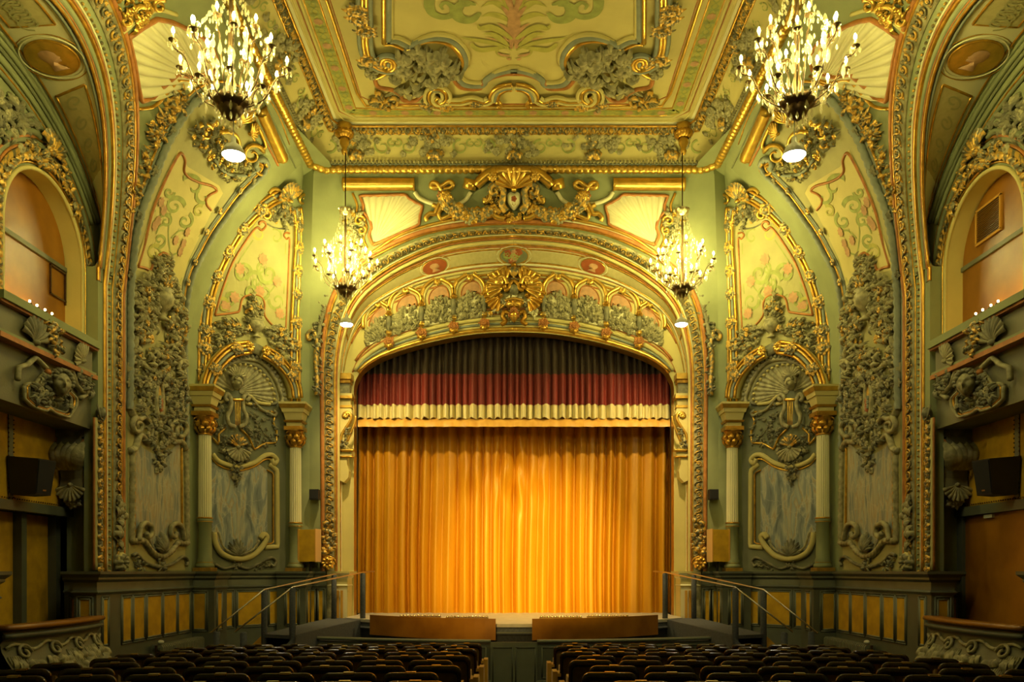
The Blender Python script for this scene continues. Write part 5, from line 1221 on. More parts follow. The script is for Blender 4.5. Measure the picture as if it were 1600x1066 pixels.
for pts in ([(150, 480), (120, 450), (135, 445), (160, 480), (180, 500)], [(160, 490), (200, 470), (230, 480), (215, 510), (180, 500), (165, 520), (190, 530)], [(150, 485), (110, 480), (85, 490)], [(155, 490), (140, 515)]): ribS(a, S_ceil, CC(pts), .03, .06, 'reliefg', off=.05)
part('ribbon', a, rt)
LR(rt, 'grey carved bouquet tied with ribbon, left front corner of the ceiling', 'grey carved bouquet tied with ribbon, right front corner of the ceiling')
rt = root('ceiling_painting', 'painted green and pink arabesque at the centre of the ceiling', 'painting', S_ceil.hit(803, 60)[0]); a = MB(); b = MB()
def pp(pts, w, m, tgt=None):
    for sg in (1, -1): paintS(tgt or a, S_ceil, [(CX+sg*(x-CX), y) for x, y in CC(pts)], w, m)
lf = lambda s: (lambda t: s*math.sin(PI*min(1, t+.08))**.8)
pp([(400, -40), (385, 10), (400, 60), (450, 82), (500, 70), (500, 30), (470, 10), (445, 25), (455, 45)], lambda t: .09*(1-.8*t), 'greenp')
pp([(640, 60), (600, 95), (545, 90), (520, 55), (545, 20), (590, 20)], lambda t: .03+.07*math.sin(PI*t), 'greenp'); pp([(620, 20), (560, 0), (520, -40), (540, -90)], lf(.06), 'greenp')
for pts, w, m in (([(790, 240), (720, 215), (640, 200), (580, 190), (520, 175)], .05, 'olivep'), ([(780, 230), (700, 240), (640, 245), (600, 220), (620, 205)], .06, 'olivep'), ([(785, 225), (740, 190), (700, 165), (640, 165)], .06, 'olivep'), ([(800, 190), (740, 150), (690, 130), (640, 135), (625, 100)], .07, 'olivep'),
                  ([(800, 110), (740, 80), (690, 70), (635, 85)], .06, 'olivep'), ([(800, 80), (750, 30), (700, 10), (630, 40)], .06, 'olivep'), ([(800, 60), (770, 0), (730, -40), (680, -50)], .06, 'olivep'), ([(800, 250), (760, 230), (725, 245), (735, 275), (790, 290)], .03, 'olivep')): pp(pts, lf(w), m)
for pts, w in (([(798, 240), (795, 150), (798, 60), (790, -60)], .06), ([(790, 170), (760, 130), (720, 110)], .03), ([(790, 210), (760, 180), (770, 150), (800, 130)], .02), ([(795, 100), (770, 50), (740, 20)], .035), ([(790, 230), (760, 200), (700, 190), (650, 180)], .02), ([(790, 275), (750, 270), (720, 255)], .03), ([(795, 295), (770, 285)], .03), ([(795, 40), (780, 0), (760, -40)], .04)): pp(pts, lf(w), 'pinkp', b)
part('green_leafwork', a, rt); part('pink_stems', b, rt)
mb = MB()    # faint painted scrolls beside the ceiling corner
R = random.Random(4)
for k in range(12):
    x = 440+R.uniform(0, 70); y = 262+R.uniform(0, 36); paintS(mb, S_strip if x < 448 else S_back if x > 480 else S_cham, spiral(x, y, 6, 1, R.uniform(0, 6), R.choice((-1, 1)), 10), .008, 'pinkp', 2, .012)
# ---- dado panelling
def offset_path(path, d):
    out = []; n = len(path); P2 = [np.array(p, dtype=float) for p in path]
    for i in range(n):
        ds = []
        if i > 0: t = nz(P2[i]-P2[i-1]); ds.append(np.array((t[1], -t[0])))
        if i < n-1: t = nz(P2[i+1]-P2[i]); ds.append(np.array((t[1], -t[0])))
        m = nz(sum(ds)); k = d/max(.35, np.dot(m, ds[0])); out.append(P2[i]+m*k)
    return out
DADO = [(0, 0, 'dado'), (.11, 0, 'dado'), (.11, .30, 'dado'), (.08, .36, 'dado'), (.08, .44, 'dadol'), (.06, .46, 'dado'), (.06, 1.66, 'dado'), (.10, 1.70, 'dadol'), (.07, 1.73, 'dado'), (.07, 1.84, 'dadol'), (.12, 1.88, 'dado'), (.12, 1.91, 'dadol'), (.17, 1.96, 'dado'), (.17, 2.0, 'dado'), (-.02, 2.0, 'dado')]
def dado(mb, path, k=0, prof=DADO):
    rows = [[(*p, z) for p in offset_path(path, d+k)] for d, z, m in prof]
    for i in range(len(rows)-1): mb.grid([rows[i], rows[i+1]], prof[i+1][2], False)
def dpanel(mb, A, B_, u0, u1, z0=.93, z1=1.60, off=.062):
    A = np.array(A, dtype=float); B_ = np.array(B_, dtype=float); t = nz(B_-A); n = np.array((t[1], -t[0])); a = A+t*u0+n*off; b = A+t*u1+n*off
    n3 = np.array((*n, 0)); c = np.array([(*a, z0), (*b, z0), (*b, z1), (*a, z1)]); mb.add(c+n3*.004, [(0, 1, 2, 3)], 'ochre', False)
    for w, o, m in ((0, .018, 'dadol'), (.035, .008, 'dado')):
        v = np.array([(*(a-t*w), z0-w), (*(b+t*w), z0-w), (*(b+t*w), z1+w), (*(a-t*w), z1+w)])
        for i in range(4): sweep(mb, np.array([v[i], v[(i+1) % 4]]), n3, circ(.016, 6), m)
left = [(-6.62, 12.31), (-6.2, 12.31), (-6.2, 11.9), (-6.0, 11.9), (-6.0, 15.4), (-5.94, 15.8), (-4.62, 17.4), (-4.3, 17.5), (-3.92, 17.5)]
mb = MB(); 
def seg_to_room(a, b): return a, b
dado(mb, left)
A, B_ = (-6.0, 11.9), (-6.0, 15.4)
for y0, y1 in ((12.62, 12.90), (12.99, 13.36), (13.47, 14.0), (14.10, 14.62), (14.72, 15.22)): dpanel(mb, A, B_, y0-11.9, y1-11.9)
dpanel(mb, A, B_, .12, .26); dpanel(mb, (-6.2, 11.9), (-6.0, 11.9), .02, .17); dpanel(mb, (-6.62, 12.31), (-6.2, 12.31), .10, .34)
A, B_ = (-5.94, 15.8), (-4.62, 17.4)
for u0, u1 in ((.22, .62), (.74, 1.34), (1.46, 1.80)): dpanel(mb, A, B_, u0, u1)
dpanel(mb, (-4.3, 17.5), (-3.92, 17.5), .03, .13); dpanel(mb, (-4.3, 17.5), (-3.92, 17.5), .2, .3)
trim(mb)
mb = MB()     # pedestals under the columns
for (x, y) in ((-5.80, 15.62), (-4.52, 17.22)):
    w = .21; dado(mb, [(x-w-.1, y-w), (x+w, y-w), (x+w, y+w+.2)], 0)
    mb.grid([[(x-w-.1, y-w-.1, 2.0), (x+w+.15, y-w-.1, 2.0)], [(x-w-.1, y+w+.2, 2.0), (x+w+.15, y+w+.2, 2.0)]], 'dado')
    dpanel(mb, (x-w, y-w), (x+w, y-w), .10, .32); dpanel(mb, (x+w, y-w), (x+w, y+w), .10, .32)
trim(mb)
mb = MB()     # inner reveal of the stage opening: cream jamb over a striped dado
pa = P(530, 900, 17.9); mb.box((-3.86, 17.52, 0), (-3.5, 17.98, 2.0), 'cream'); dado(mb, [(-3.92, 17.52), (-3.53, 17.52), (-3.53, 18.3)], -.02, [(d*.6, z, 'cream' if i % 2 else 'creamy') for i, (d, z, m) in enumerate(DADO)])
for x in (-3.80, -3.72, -3.64): mb.box((x, 17.45, .95), (x+.05, 17.49, 1.6), 'armpad')
trim(mb)
# ---- arched openings, boxes
def opening(side, l):
    sg = side; rt = struct('window_%d' % (1 if sg < 0 else 2), (lambda m: (m.grid([[(sg*6.43, y, SILL+(z-SILL)*f) for f in (0, .5, 1)] for y, z in [(WC-WR, SILL), (WC-WR, WZ)]+[(WC-WR*math.cos(t), WZ+WR*math.sin(t)) for t in np.linspace(.05, PI-.05, 20)]+[(WC+WR, WZ), (WC+WR, SILL)]], 'wood'), m)[1])(MB()))
    a = MB(); a.box((sg*6.43-.03, WC-WR, 6.28), (sg*6.43+.03, WC+WR, 6.34), 'dadol'); o = struct('glazing_bar', a, rt)
    if sg < 0:
        a = MB()
        for lo, hi in (((-6.42, 11.5, 5.85), (-6.40, 11.52, 6.25)), ((-6.42, 11.88, 5.8), (-6.40, 11.9, 6.25)), ((-6.42, 11.5, 6.24), (-6.40, 11.9, 6.26)), ((-6.42, 11.5, 5.84), (-6.40, 11.9, 5.86))): a.box(lo, hi, 'darkwood')
        struct('hatch', a, rt)
    else:
        a = MB()
        for lo, hi in (((6.40, 10.95, 6.52), (6.43, 10.98, 6.98)), ((6.40, 11.52, 6.52), (6.43, 11.55, 6.98)), ((6.40, 10.95, 6.96), (6.43, 11.55, 6.99)), ((6.40, 10.95, 6.50), (6.43, 11.55, 6.53))): a.box(lo, hi, 'armpad')
        a.box((6.42, 10.98, 6.53), (6.428, 11.52, 6.96), 'black')
        for k in range(16): a.box((6.405, 10.97, 6.54+k*.026), (6.42, 11.53, 6.548+k*.026), 'wood')
        struct('ventilation_grille', a, rt)
opening(-1, ''); opening(1, '')
mb = MB()
def ringp(r, x=-6.19, z0=SILL-.1):
    pts = [(x, WC+r, z0+(WZ-z0)*k/6) for k in range(6)]+[(x, WC+r*math.cos(t), WZ+r*math.sin(t)) for t in np.linspace(0, PI, 30)]+[(x, WC-r, WZ-(WZ-z0)*k/6) for k in range(1, 7)]
    return np.array(pts), np.tile((1., 0, 0), (len(pts), 1))
for r, w, m in ((WR+.02, .03, 'cream'), (WR+.09, .02, 'gold'), (WR+.27, .02, 'orange'), (WR+.34, .04, 'greend'), (WR+.42, .015, 'gold')):
    p, n = ringp(r, -6.19, 4.2 if r > WR+.2 else SILL-.1); sweep(mb, p, n, circ(w, 6), m)
p, n = ringp(WR+.18); sweep(mb, p, n, [(-.07, 0), (-.07, .03), (.07, .03), (.07, 0)], 'reliefg'); along(mb, None, None, .11, LEAF, .13, 'reliefg', raw=(p+n*.04, n), rot=.9)
for y, z, r in [(el(3.3+o, 2.5+o, 6.0, t)+(w,)) for o, w in ((-.08, .03),) for t in (0,)]: pass
for o, w, m in ((-.10, .035, 'green'), (-.20, .02, 'greend'), (-.32, .03, 'green'), (-.42, .015, 'gold'), (-.48, .03, 'greend')):
    pts = np.array([(-6.18, *el(3.3+o, 2.5+o, 6.0, t)) for t in np.linspace(.52, PI-.52, 60)]); sweep(mb, pts, np.array((1., 0, 0)), circ(w, 6), m)
trim(mb)
rt = root('shell_and_leaf_crest', '', 'relief', S_lun.hit(80, 245)[0]); a = MB(); a.tpl(SHELL, at(S_lun, 72, 240, .28, -.3, .06), 'reliefg'); part('shell', a, rt)
a = MB(); foliage(a, S_lun, [(25, 222), (60, 225), (88, 225), (105, 290), (120, 345), (112, 340), (88, 280), (70, 262), (30, 240)], 60, .15, 'reliefg', 3, .08, 'relief', .06); part('leaf_spray', a, rt); LR(rt, 'carved shell and leaves over the arched opening at far left', 'carved shell and leaves over the arched opening at far right')
rt = root('vine_relief', '', 'relief', S_lun.hit(20, 170)[0]); a = MB(); foliage(a, S_lun, [(-20, 130), (5, 145), (28, 170), (52, 200), (45, 208), (0, 215), (-20, 210)], 70, .15, 'reliefd', 5, .2, 'relief', .06); part('vine', a, rt)
a = MB(); ribS(a, S_lun, [(-20, 235), (5, 212), (30, 204), (50, 206), (60, 214)], .04, .06, 'greend'); ribS(a, S_lun, [(-20, 242), (8, 220), (32, 212), (50, 214)], .02, .05, 'orange'); part('moulded_hood', a, rt); LR(rt, 'vine relief in the far left lunette beside the arched opening', 'vine relief in the far right lunette beside the arched opening')
# balcony parapet under the opening
S_bal = Plane((-6.0, 10, 5), (1, 0, 0))
rt = root('balcony_parapet', '', 'balcony', (-6.0, 11, 4.8)); a = MB()
a.box((-6.2, 9.7, 4.82), (-6.02, 11.88, 5.16), 'stone'); part('parapet_body', a, rt)
a = MB()
for z0, z1, x1, m in ((5.15, 5.18, -5.95, 'orange'), (5.18, 5.28, -5.92, 'green'), (4.74, 4.80, -5.96, 'orange'), (4.80, 4.84, -5.98, 'green')): a.box((-6.2, 9.66, z0), (x1, 11.92, z1), m)
part('rail', a, rt)
a = MB(); a.tpl(SHELL, TM((-6.0, 11.55, 4.92), (0, .7, .7), (0, -.7, .7), (1, 0, 0), .24), 'relief'); part('shell', a, rt); a = MB(); foliage(a, S_bal, [(62, 505), (72, 502), (85, 518), (92, 548), (82, 555), (70, 535)], 36, .13, 'reliefg', 4, .1, 'relief', .06); part('leaf_spray', a, rt); a = MB(); a.tpl(SHELL, TM((-6.0, 10.4, 4.86), (0, 1, 0), (0, 0, 1), (1, 0, 0), .30), 'reliefd'); part('shell', a, rt); a = MB()
tubeS(a, S_bal, spiral(75, 512, 8, 1, 2, -1.2, 12), .04, 'reliefg', 2, off=.03); part('volute', a, rt)
LR(rt, 'carved balcony parapet below the arched opening at far left', 'carved balcony parapet below the arched opening at far right')
# small lamps standing behind the parapet
for k, (y, z) in enumerate(((10.70, 0), (10.36, 0), (10.52, 0), (10.86, 0))):
    rt = root('uplight', '', 'lamp', (-6.03, y, 5.28), 'small uplights behind the balcony parapets'); a = MB(); g = lathe([(0, 0), (.035, 0), (.04, .04), (.03, .06), (0, .06)], 10); a.add(g[0]+np.array((-6.03, y, 5.28)), g[1], 'brassd'); part('lamp_holder', a, rt)
    a = MB(); a.add(BALLS[0]*.017+np.array((-6.03, y, 5.365)), BALLS[1], 'smallglow'); part('bulb', a, rt)
    nm = ['second nearest the stage', 'furthest from the stage', 'third nearest the stage', 'nearest the stage'][k]
    LR(rt, 'small glowing uplight on the left balcony ledge, %s' % nm, 'small glowing uplight on the right balcony ledge, %s' % nm)
# lintel cartouche with a woman's face
S_lin = Plane((-6.05, 10, 4.5), (1, 0, 0))
rt = root('mask_cartouche', '', 'relief', S_lin.hit(80, 600)[0]); a = MB()
Z4 = lambda pts: q(0, 530, 3.553, pts)
pr = [(-6.2, z) for z in ()]
a.box((-6.22, 9.5, 4.05), (-6.10, 12.3, 4.75), 'stone'); part('lintel_block', a, rt)
a = MB()
for k, (w, m) in enumerate(((.020, 'relief'), (.012, 'gold'), (.018, 'reliefd'))):
    sc_ = 1-.09*k; cx, cy = 250, 300; ribS(a, S_lin, Z4([(cx+(x-cx)*sc_, cy+(y-cy)*sc_) for x, y in [(130, 260), (150, 245), (190, 250), (240, 190), (330, 200), (350, 260), (420, 330), (420, 370), (380, 435), (300, 410), (270, 385), (250, 400), (180, 375), (150, 350), (130, 330), (130, 260)]]), w, .035, m, corners=True)
ribS(a, S_lin, Z4([(90, 230), (95, 160), (150, 140), (190, 100), (250, 160)]), .03, .05, 'relief', corners=True); ribS(a, S_lin, Z4([(340, 190), (390, 170), (420, 260), (470, 310), (440, 330)]), .03, .05, 'relief', corners=True); part('strapwork', a, rt)
fx, fu, fn = fr_at(None, (.72, -.68, -.12)); T = TM(S_lin.hit(*Z4([(290, 250)])[0])[0]+np.array((.10, 0, 0)), fx, fu, fn, .33); a = MB(); a.tpl(FACE, T, 'relief'); part('face', a, rt)
a = MB(); a.tpl(HAIR, T, 'reliefd'); foliage(a, S_lin, Z4([(150, 300), (230, 220), (350, 240), (380, 380), (260, 350), (160, 330)]), 40, .13, 'reliefd', 5, .1, 'relief', .05); foliage(a, S_lin, Z4([(400, 170), (470, 200), (510, 290), (480, 300), (410, 220)]), 26, .14, 'reliefd', 6, .1, 'relief', .05)
for x, y in ((245, 185), (355, 225)): a.tpl(BALLS, at(S_lin, *Z4([(x, y)])[0], .05, 0, .05), 'orange')
part('hair_and_leaves', a, rt); LR(rt, "cartouche with a woman's face over the left side box", "cartouche with a woman's face over the right side box")
# console bracket at the jamb of the box
rt = root('box_console', '', 'console', (-6.4, 12.3, 2.9)); Sr = Plane((-6.4, 12.10, 3), (0, -1, 0)); a = MB()
for z0, z1, w, d, m in ((4.28, 4.36, .27, .46, 'cream'), (4.20, 4.28, .25, .42, 'orange'), (4.08, 4.20, .23, .36, 'relief'), (3.94, 4.08, .20, .32, 'reliefd')): a.box((-6.4-w, 12.3-d, z0), (-6.4+w, 12.3, z1), m)
part('capital', a, rt)
a = MB(); pr = [(12.3, 3.94), (11.98, 3.94), (11.94, 3.80), (11.98, 3.66), (12.04, 3.5), (12.06, 3.35), (12.03, 3.22), (12.08, 3.10), (12.16, 3.0), (12.24, 2.93), (12.3, 2.95)]
a.prism(pr, TM((-6.57, 0, 0), (0, 1, 0), (0, 0, 1), (1, 0, 0)), .34, 'stone'); part('bracket_body', a, rt)
a = MB(); Sf = Plane((-6.4, 11.99, 3), (0, -1, 0))
for k in range(5): a.tpl(ACAN, TM((-6.4+.05*(k-2), 11.97, 3.45), (1, 0, 0), (.12*(k-2), -.05, 1), (0, -1, 0), .42), 'relief')
part('acanthus_leaves', a, rt); a = MB()
a.tpl(SHELL, TM((-6.4, 12.02, 3.25), (1, 0, 0), (0, 0, -1), (0, -1, 0), .22), 'relief'); a.tpl(CLUST, TM((-6.4, 12.08, 3.02), (1, 0, 0), (0, 0, 1), (0, -1, 0), .14), 'relief')
part('shell_and_flower', a, rt)
for x in (-6.57, -6.22):
    a = MB(); sp = np.array([(x, 12.06+r*math.cos(t), 3.80+r*math.sin(t)) for t, r in [(i*.5, .13-.008*i) for i in range(14)]]); sweep(a, sp, np.array((1., 0, 0)), circ(.022, 6), 'orange'); part('volute', a, rt)
LR(rt, 'carved console bracket at the jamb of the left side box', 'carved console bracket at the jamb of the right side box')
# cloth panels, transom and what closes the box openings
for sg, nm in ((-1, 'left'), (1, 'right')):
    mb = MB(); mb.grid([[(sg*6.6, y, z) for z in (2.93, 4.05)] for y in (6.4, 12.32)], 'ochre')
    for y in (8.0, 9.4, 10.9, 12.22):
        mb.box((sg*6.6-.012, y-.05, 2.93), (sg*6.6+.012, y+.05, 4.05), 'dadol')
        for k in range(18):
            for d in (-.055, .055): mb.add(BALLS[0]*.012+np.array((sg*6.585, y+d, 2.97+k*.06)), BALLS[1], 'brassd')
    for k in range(60): mb.add(BALLS[0]*.012+np.array((sg*6.585, 9.0+k*.055, 2.96)), BALLS[1], 'brassd')
    mb.box((-6.68 if sg < 0 else 6.52, 6.4, 2.80), (-6.52 if sg < 0 else 6.68, 12.32, 2.93), 'dado')
    if sg > 0: mb.grid([[(6.6, y, z) for z in (0, 2.8)] for y in (6.4, 12.2)], 'wood'); mb.box((6.55, 12.16, 0), (6.66, 12.3, 2.8), 'dado')
    else:
        mb.grid([[(-6.8, y, z) for z in (0, 2.8)] for y in (6.4, 12.3)], 'ochre')
        for y in (11.35, 12.2, 10.0): mb.box((-6.82, y-.06, 0), (-6.68, y+.06, 2.8), 'dado')
        mb.box((-6.79, 10.0, 1.2), (-6.76, 12.3, 1.27), 'dado')
    _tn[0] += 1; struct('trim_%d' % _tn[0], mb)
a = MB(); a.box((6.56, 11.42, 2.74), (6.60, 11.62, 2.79), 'white'); single('electrical_socket', a, 'small white socket strip on the beam below the right-hand black loudspeaker', 'socket', (6.58, 11.5, 2.76))
# bowed box front
rt = root('box_parapet', '', 'parapet', (-5.9, 10.7, 0)); 
def bowx(y, f=0): u = (y-10.75)/1.2; return -5.96+.16*max(0, 1-u*u)
YS = np.linspace(9.62, 11.88, 24)
prf = [(1.30, .02), (1.24, .06), (1.20, .03), (1.14, .0), (1.06, .02), (.95, .08), (.82, .17), (.68, .27), (.52, .35), (.3, .38), (.15, .32), (0, .22)]
a = MB(); a.grid([[(bowx(y)+d, y, z) for z, d in prf] for y in YS], 'stone'); a.grid([[(bowx(y)-.12, y, z) for z in (1.3, 0)] for y in YS], 'dado'); a.grid([[(bowx(YS[-1])+d, YS[-1], z), (-6.2, YS[-1], z)] for z, d in [(z, d) for z, d in prf]], 'dado'); part('bombe_front', a, rt)
a = MB(); rp = np.array([(bowx(y)-.03, y, 1.34) for y in YS]); sweep(a, rp, np.array((0, 0, 1.)), [(-.12, -.03), (-.13, .0), (-.11, .03), (.11, .03), (.13, 0), (.12, -.03)], 'wood'); part('handrail', a, rt, 'varnished wooden handrail')
a = MB(); rp2 = np.array([(bowx(y)+.05, y, 1.24) for y in YS]); sweep(a, rp2, np.array((0, 0, 1.)), circ(.035, 6), 'dado')
def bs(y, z):
    d = np.interp(z, [p[0] for p in prf][::-1], [p[1] for p in prf][::-1]); return np.array((bowx(y)+d, y, z)), nz((1, 0, .35 if z < 1 else 0))
def bt(y, z, s, rot, t, m):
    p, n = bs(y, z); x, u, n = fr_at(p, n); c, s_ = math.cos(rot), math.sin(rot); a.tpl(t, TM(p+n*.01, x*c+u*s_, u*c-x*s_, n, s), m)
for y in (9.9, 10.45, 11.0, 11.6):
    pts = []
    for i in range(16):
        an = i/15*2*PI*1.2; r = .11*(1-.75*i/15); p, n = bs(y+r*math.cos(an), 1.03+r*math.sin(an)); pts.append(p+n*.03)
    sweep(a, np.array(pts), np.array((.9, 0, .3)), circ(.022, 6), 'relief')
    for k in range(30):
        R = random.Random(k+int(y*10)); bt(y+R.uniform(-.2, .16), 1.0-R.uniform(0, .5), .15, R.uniform(1.5, 4.5), R.choice((LEAF, ACAN)), 'relief')
for ya, yb in ((9.66, 9.88), (10.68, 10.95), (11.15, 11.5)):
    for k in range(8):
        pts = []
        for i in range(8): p, n = bs(ya+(yb-ya)*k/7, 1.0-.6*i/7); pts.append(p+n*.005)
        sweep(a, np.array(pts), np.array((.9, 0, .3)), circ(.014, 5), 'relief')
for i in range(4):
    pts = []
    for k in range(9): p, n = bs(9.66+.55*i+k*.07, 1.10+.04*math.sin(k*.8)); pts.append(p+n*.02)
    sweep(a, np.array(pts), np.array((.9, 0, .3)), circ(.022, 6), 'relief')
part('carving', a, rt); LR(rt, 'bowed carved box front with wooden rail at the lower left', 'bowed carved box front with wooden rail at the lower right')
mb = MB(); w = .25    # pedestal nearer the camera
dado(mb, [(-6.6, 9.62), (-5.84, 9.62)][:0]+[(-5.84-.0, 8.9), (-5.84, 9.5), (-6.6, 9.5)], -.1)
mb.grid([[(-6.7, y, 2.0) for y in (8.9, 9.6)], [(-5.8, y, 2.0) for y in (8.9, 9.6)]], 'dado'); dpanel(mb, (-5.94, 8.9), (-5.94, 9.5), .08, .50, .93, 1.6, .062); trim(mb)
# ---- radiators
rt = root('radiator', '', 'radiator', (-5.80, 14.4, 0)); a = MB()
for k in range(26):
    y = 13.52+k*.07; v = [(-5.86, z) for z in ()]
    pr = [(-5.88, .10), (-5.72, .10), (-5.70, .14), (-5.70, .76), (-5.73, .80), (-5.87, .80), (-5.89, .76), (-5.89, .14)]
    a.prism(pr, TM((0, y+.045, 0), (1, 0, 0), (0, 0, 1), (0, -1, 0)), .045, 'dadol')
part('radiator_section', a, rt)['kind'] = 'stuff'
a = MB(); a.box((-5.86, 13.5, .72), (-5.74, 15.32, .76), 'dado'); a.box((-5.86, 13.5, .14), (-5.74, 15.32, .18), 'dado'); a.box((-5.86, 13.5, 0), (-5.76, 13.54, .14), 'dado'); a.box((-5.86, 15.28, 0), (-5.76, 15.32, .14), 'dado'); part('header', a, rt)
a = MB(); a.add(BALL[0]*np.array((.05, .07, .035))+np.array((-5.78, 13.62, .84)), BALL[1], 'white'); a.box((-5.81, 13.46, .3), (-5.78, 13.5, .8), 'brassd'); part('valve_cap', a, rt, 'white valve cap')
LR(rt, 'old column radiator against the left side dado', 'old column radiator against the right side dado')
# ---- loudspeakers
rt = root('loudspeaker', '', 'speaker', (-6.45, 10.95, 3.1))
a = MB(); T = TM((-6.36, 10.95, 3.02), (math.cos(.45), -math.sin(.45)*-1*-1, 0), (math.sin(.45)*1, math.cos(.45), 0), (0, 0, 1)); 
th = -.30; X = np.array((math.cos(th), math.sin(th), 0)); Y = np.array((-math.sin(th), math.cos(th), 0)); T = TM((-6.33, 10.95, 3.0), X, Y, (0, 0, 1))
v = [(-.17, -.19, 0), (.17, -.12, 0), (.17, .12, 0), (-.17, .19, 0), (-.20, -.22, .50), (.24, -.14, .46), (.24, .14, .46), (-.20, .22, .50)]
a.add(tr(T, np.array(v)), [(0, 3, 2, 1), (4, 5, 6, 7), (0, 1, 5, 4), (1, 2, 6, 5), (2, 3, 7, 6), (3, 0, 4, 7)], 'black', False); part('cabinet', a, rt)
a = MB(); v = [(.18, -.11, .02), (.18, .11, .02), (.25, .13, .44), (.25, -.13, .44)]; a.add(tr(T, np.array(v+[(x-.012, y, z) for x, y, z in v])), [(0, 1, 2, 3), (4, 7, 6, 5), (0, 4, 5, 1), (1, 5, 6, 2), (2, 6, 7, 3), (3, 7, 4, 0)], 'blackc', False)
part('grille', a, rt)
a = MB(); v = [(.192, -.025, .05), (.192, .025, .05), (.196, .025, .068), (.196, -.025, .068)]; a.add(tr(T, np.array(v)), [(0, 1, 2, 3)], 'orange', False); part('badge', a, rt, 'small red and white badge')
a = MB(); a.box((-6.6, 10.90, 3.15), (-6.48, 11.0, 3.3), 'black'); part('wall_mount', a, rt)
LR(rt, 'large black loudspeaker on the cloth panel of the left box', 'large black loudspeaker on the cloth panel of the right box')
rt = root('wall_speaker', '', 'speaker', tuple(P(491, 773, 17.35))); a = MB(); p = P(484, 781, 17.3); p2 = P(498, 765, 17.3); a.box((p[0], 17.25, p[2]), (p2[0], 17.42, p2[2]), 'black'); part('cabinet', a, rt)
a = MB(); a.box((p[0]+.015, 17.24, p[2]+.02), (p2[0]-.015, 17.252, p2[2]-.02), 'blackc'); part('grille', a, rt)
a = MB(); a.box((p[0]+.07, 17.4, p[2]+.06), (p2[0]-.07, 17.5, p2[2]-.06), 'black'); part('wall_mount', a, rt)
LR(rt, 'small black loudspeaker on the green wall left of the proscenium', 'small black loudspeaker on the green wall right of the proscenium')
rt = root('cloth_covered_cabinet', '', 'speaker', (-4.23, 17.2, 2.2)); a = MB(); th = -.18; T = TM((-4.22, 17.22, 2.2), (math.cos(th), math.sin(th), .02), (-math.sin(th), math.cos(th), 0), (0, 0, 1)); a.box((-.2, -.14, 0), (.17, .14, .66), 'ochre', T); part('cloth_box', a, rt)
a = MB(); a.box((-.205, -.15, -.01), (-.18, .14, .67), 'armpad', T); a.box((.165, -.15, -.01), (.185, .14, .67), 'armpad', T); part('edge_strip', a, rt)
a = MB(); a.box((-.02, 0, -.2), (.02, .04, 0), 'black', T); a.box((-.1, .1, .2), (.1, .3, .3), 'black', T); part('mounting_arm', a, rt)
LR(rt, 'ochre cloth-covered speaker box beside the inner left column', 'ochre cloth-covered speaker box beside the inner right column')
# ---- stage
SZ = 1.04
def sf(x): return 15.15+.172*x*x
rt = root('stage', 'pale stage with a bowed apron and dark blue-grey front', 'stage', (0, 16, 0)); a = MB()
xs = np.linspace(-3.5, 3.5, 41); a.grid([[(x, sf(x)+(20.4-sf(x))*f, SZ) for f in (0, .2, .5, 1)] for x in xs], 'stage'); a.grid([[(x, sf(x), SZ), (x, sf(x), SZ-.06)] for x in xs], 'stage'); part('deck', a, rt)
a = MB(); a.grid([[(x, sf(x)+.03, SZ-.06), (x, sf(x)+.03, SZ-.14), (x, sf(x)-.02, SZ-.15), (x, sf(x)-.02, SZ-.19), (x, sf(x)+.03, SZ-.2), (x, sf(x)+.06, 0)] for x in xs], 'carpet'); part('apron_front', a, rt)
a = MB(); a.grid([[(x, sf(x)-.025, SZ-.148), (x, sf(x)-.025, SZ-.165)] for x in xs if abs(x) < .5], 'dadol'); part('edge_strip', a, rt)
for sg, nm in ((-1, 'left'), (1, 'right')):
    a = MB(); xx = np.linspace(.33, 2.85, 14); a.grid([[(sg*x, sf(x)-.06, .75), (sg*x, sf(x)-.06, 1.14), (sg*x, sf(x)-.10, 1.14), (sg*x, sf(x)-.10, .75), (sg*x, sf(x)-.06, .75)] for x in xx], 'wood', False)
    for x in (.33, 2.85): a.add([(sg*x, sf(x)-.06, .75), (sg*x, sf(x)-.06, 1.14), (sg*x, sf(x)-.10, 1.14), (sg*x, sf(x)-.10, .75)], [(0, 1, 2, 3)], 'wood', False)
    single('footlight_screen', a, 'low ochre wooden screen along the stage front, %s of centre' % nm, 'screen', (sg*1.6, 15.4, .75), 'screens along the stage front')
    for k, (x0, x1) in enumerate(((.5, 1.35), (1.5, 2.3))):
        rt = root('footlight_trough', 'dark footlight trough on the stage floor, %s %s of centre' % (('inner one', 'outer one')[k], nm), 'footlight', (sg*(x0+x1)/2, 16.4, SZ), 'footlight troughs'); yk = 16.35+.35*k
        a = MB(); a.box((sg*(x0+x1)/2-.42, yk, SZ), (sg*(x0+x1)/2+.42, yk+.22, SZ+.05), 'brassd'); part('housing', a, rt)
        a = MB()
        for j in range(12): a.add(BALLS[0]*.028+np.array((sg*(x0+x1)/2-.38+.07*j, yk+.11, SZ+.06)), BALLS[1], 'brass')
        part('row_of_lamps', a, rt)['kind'] = 'stuff'
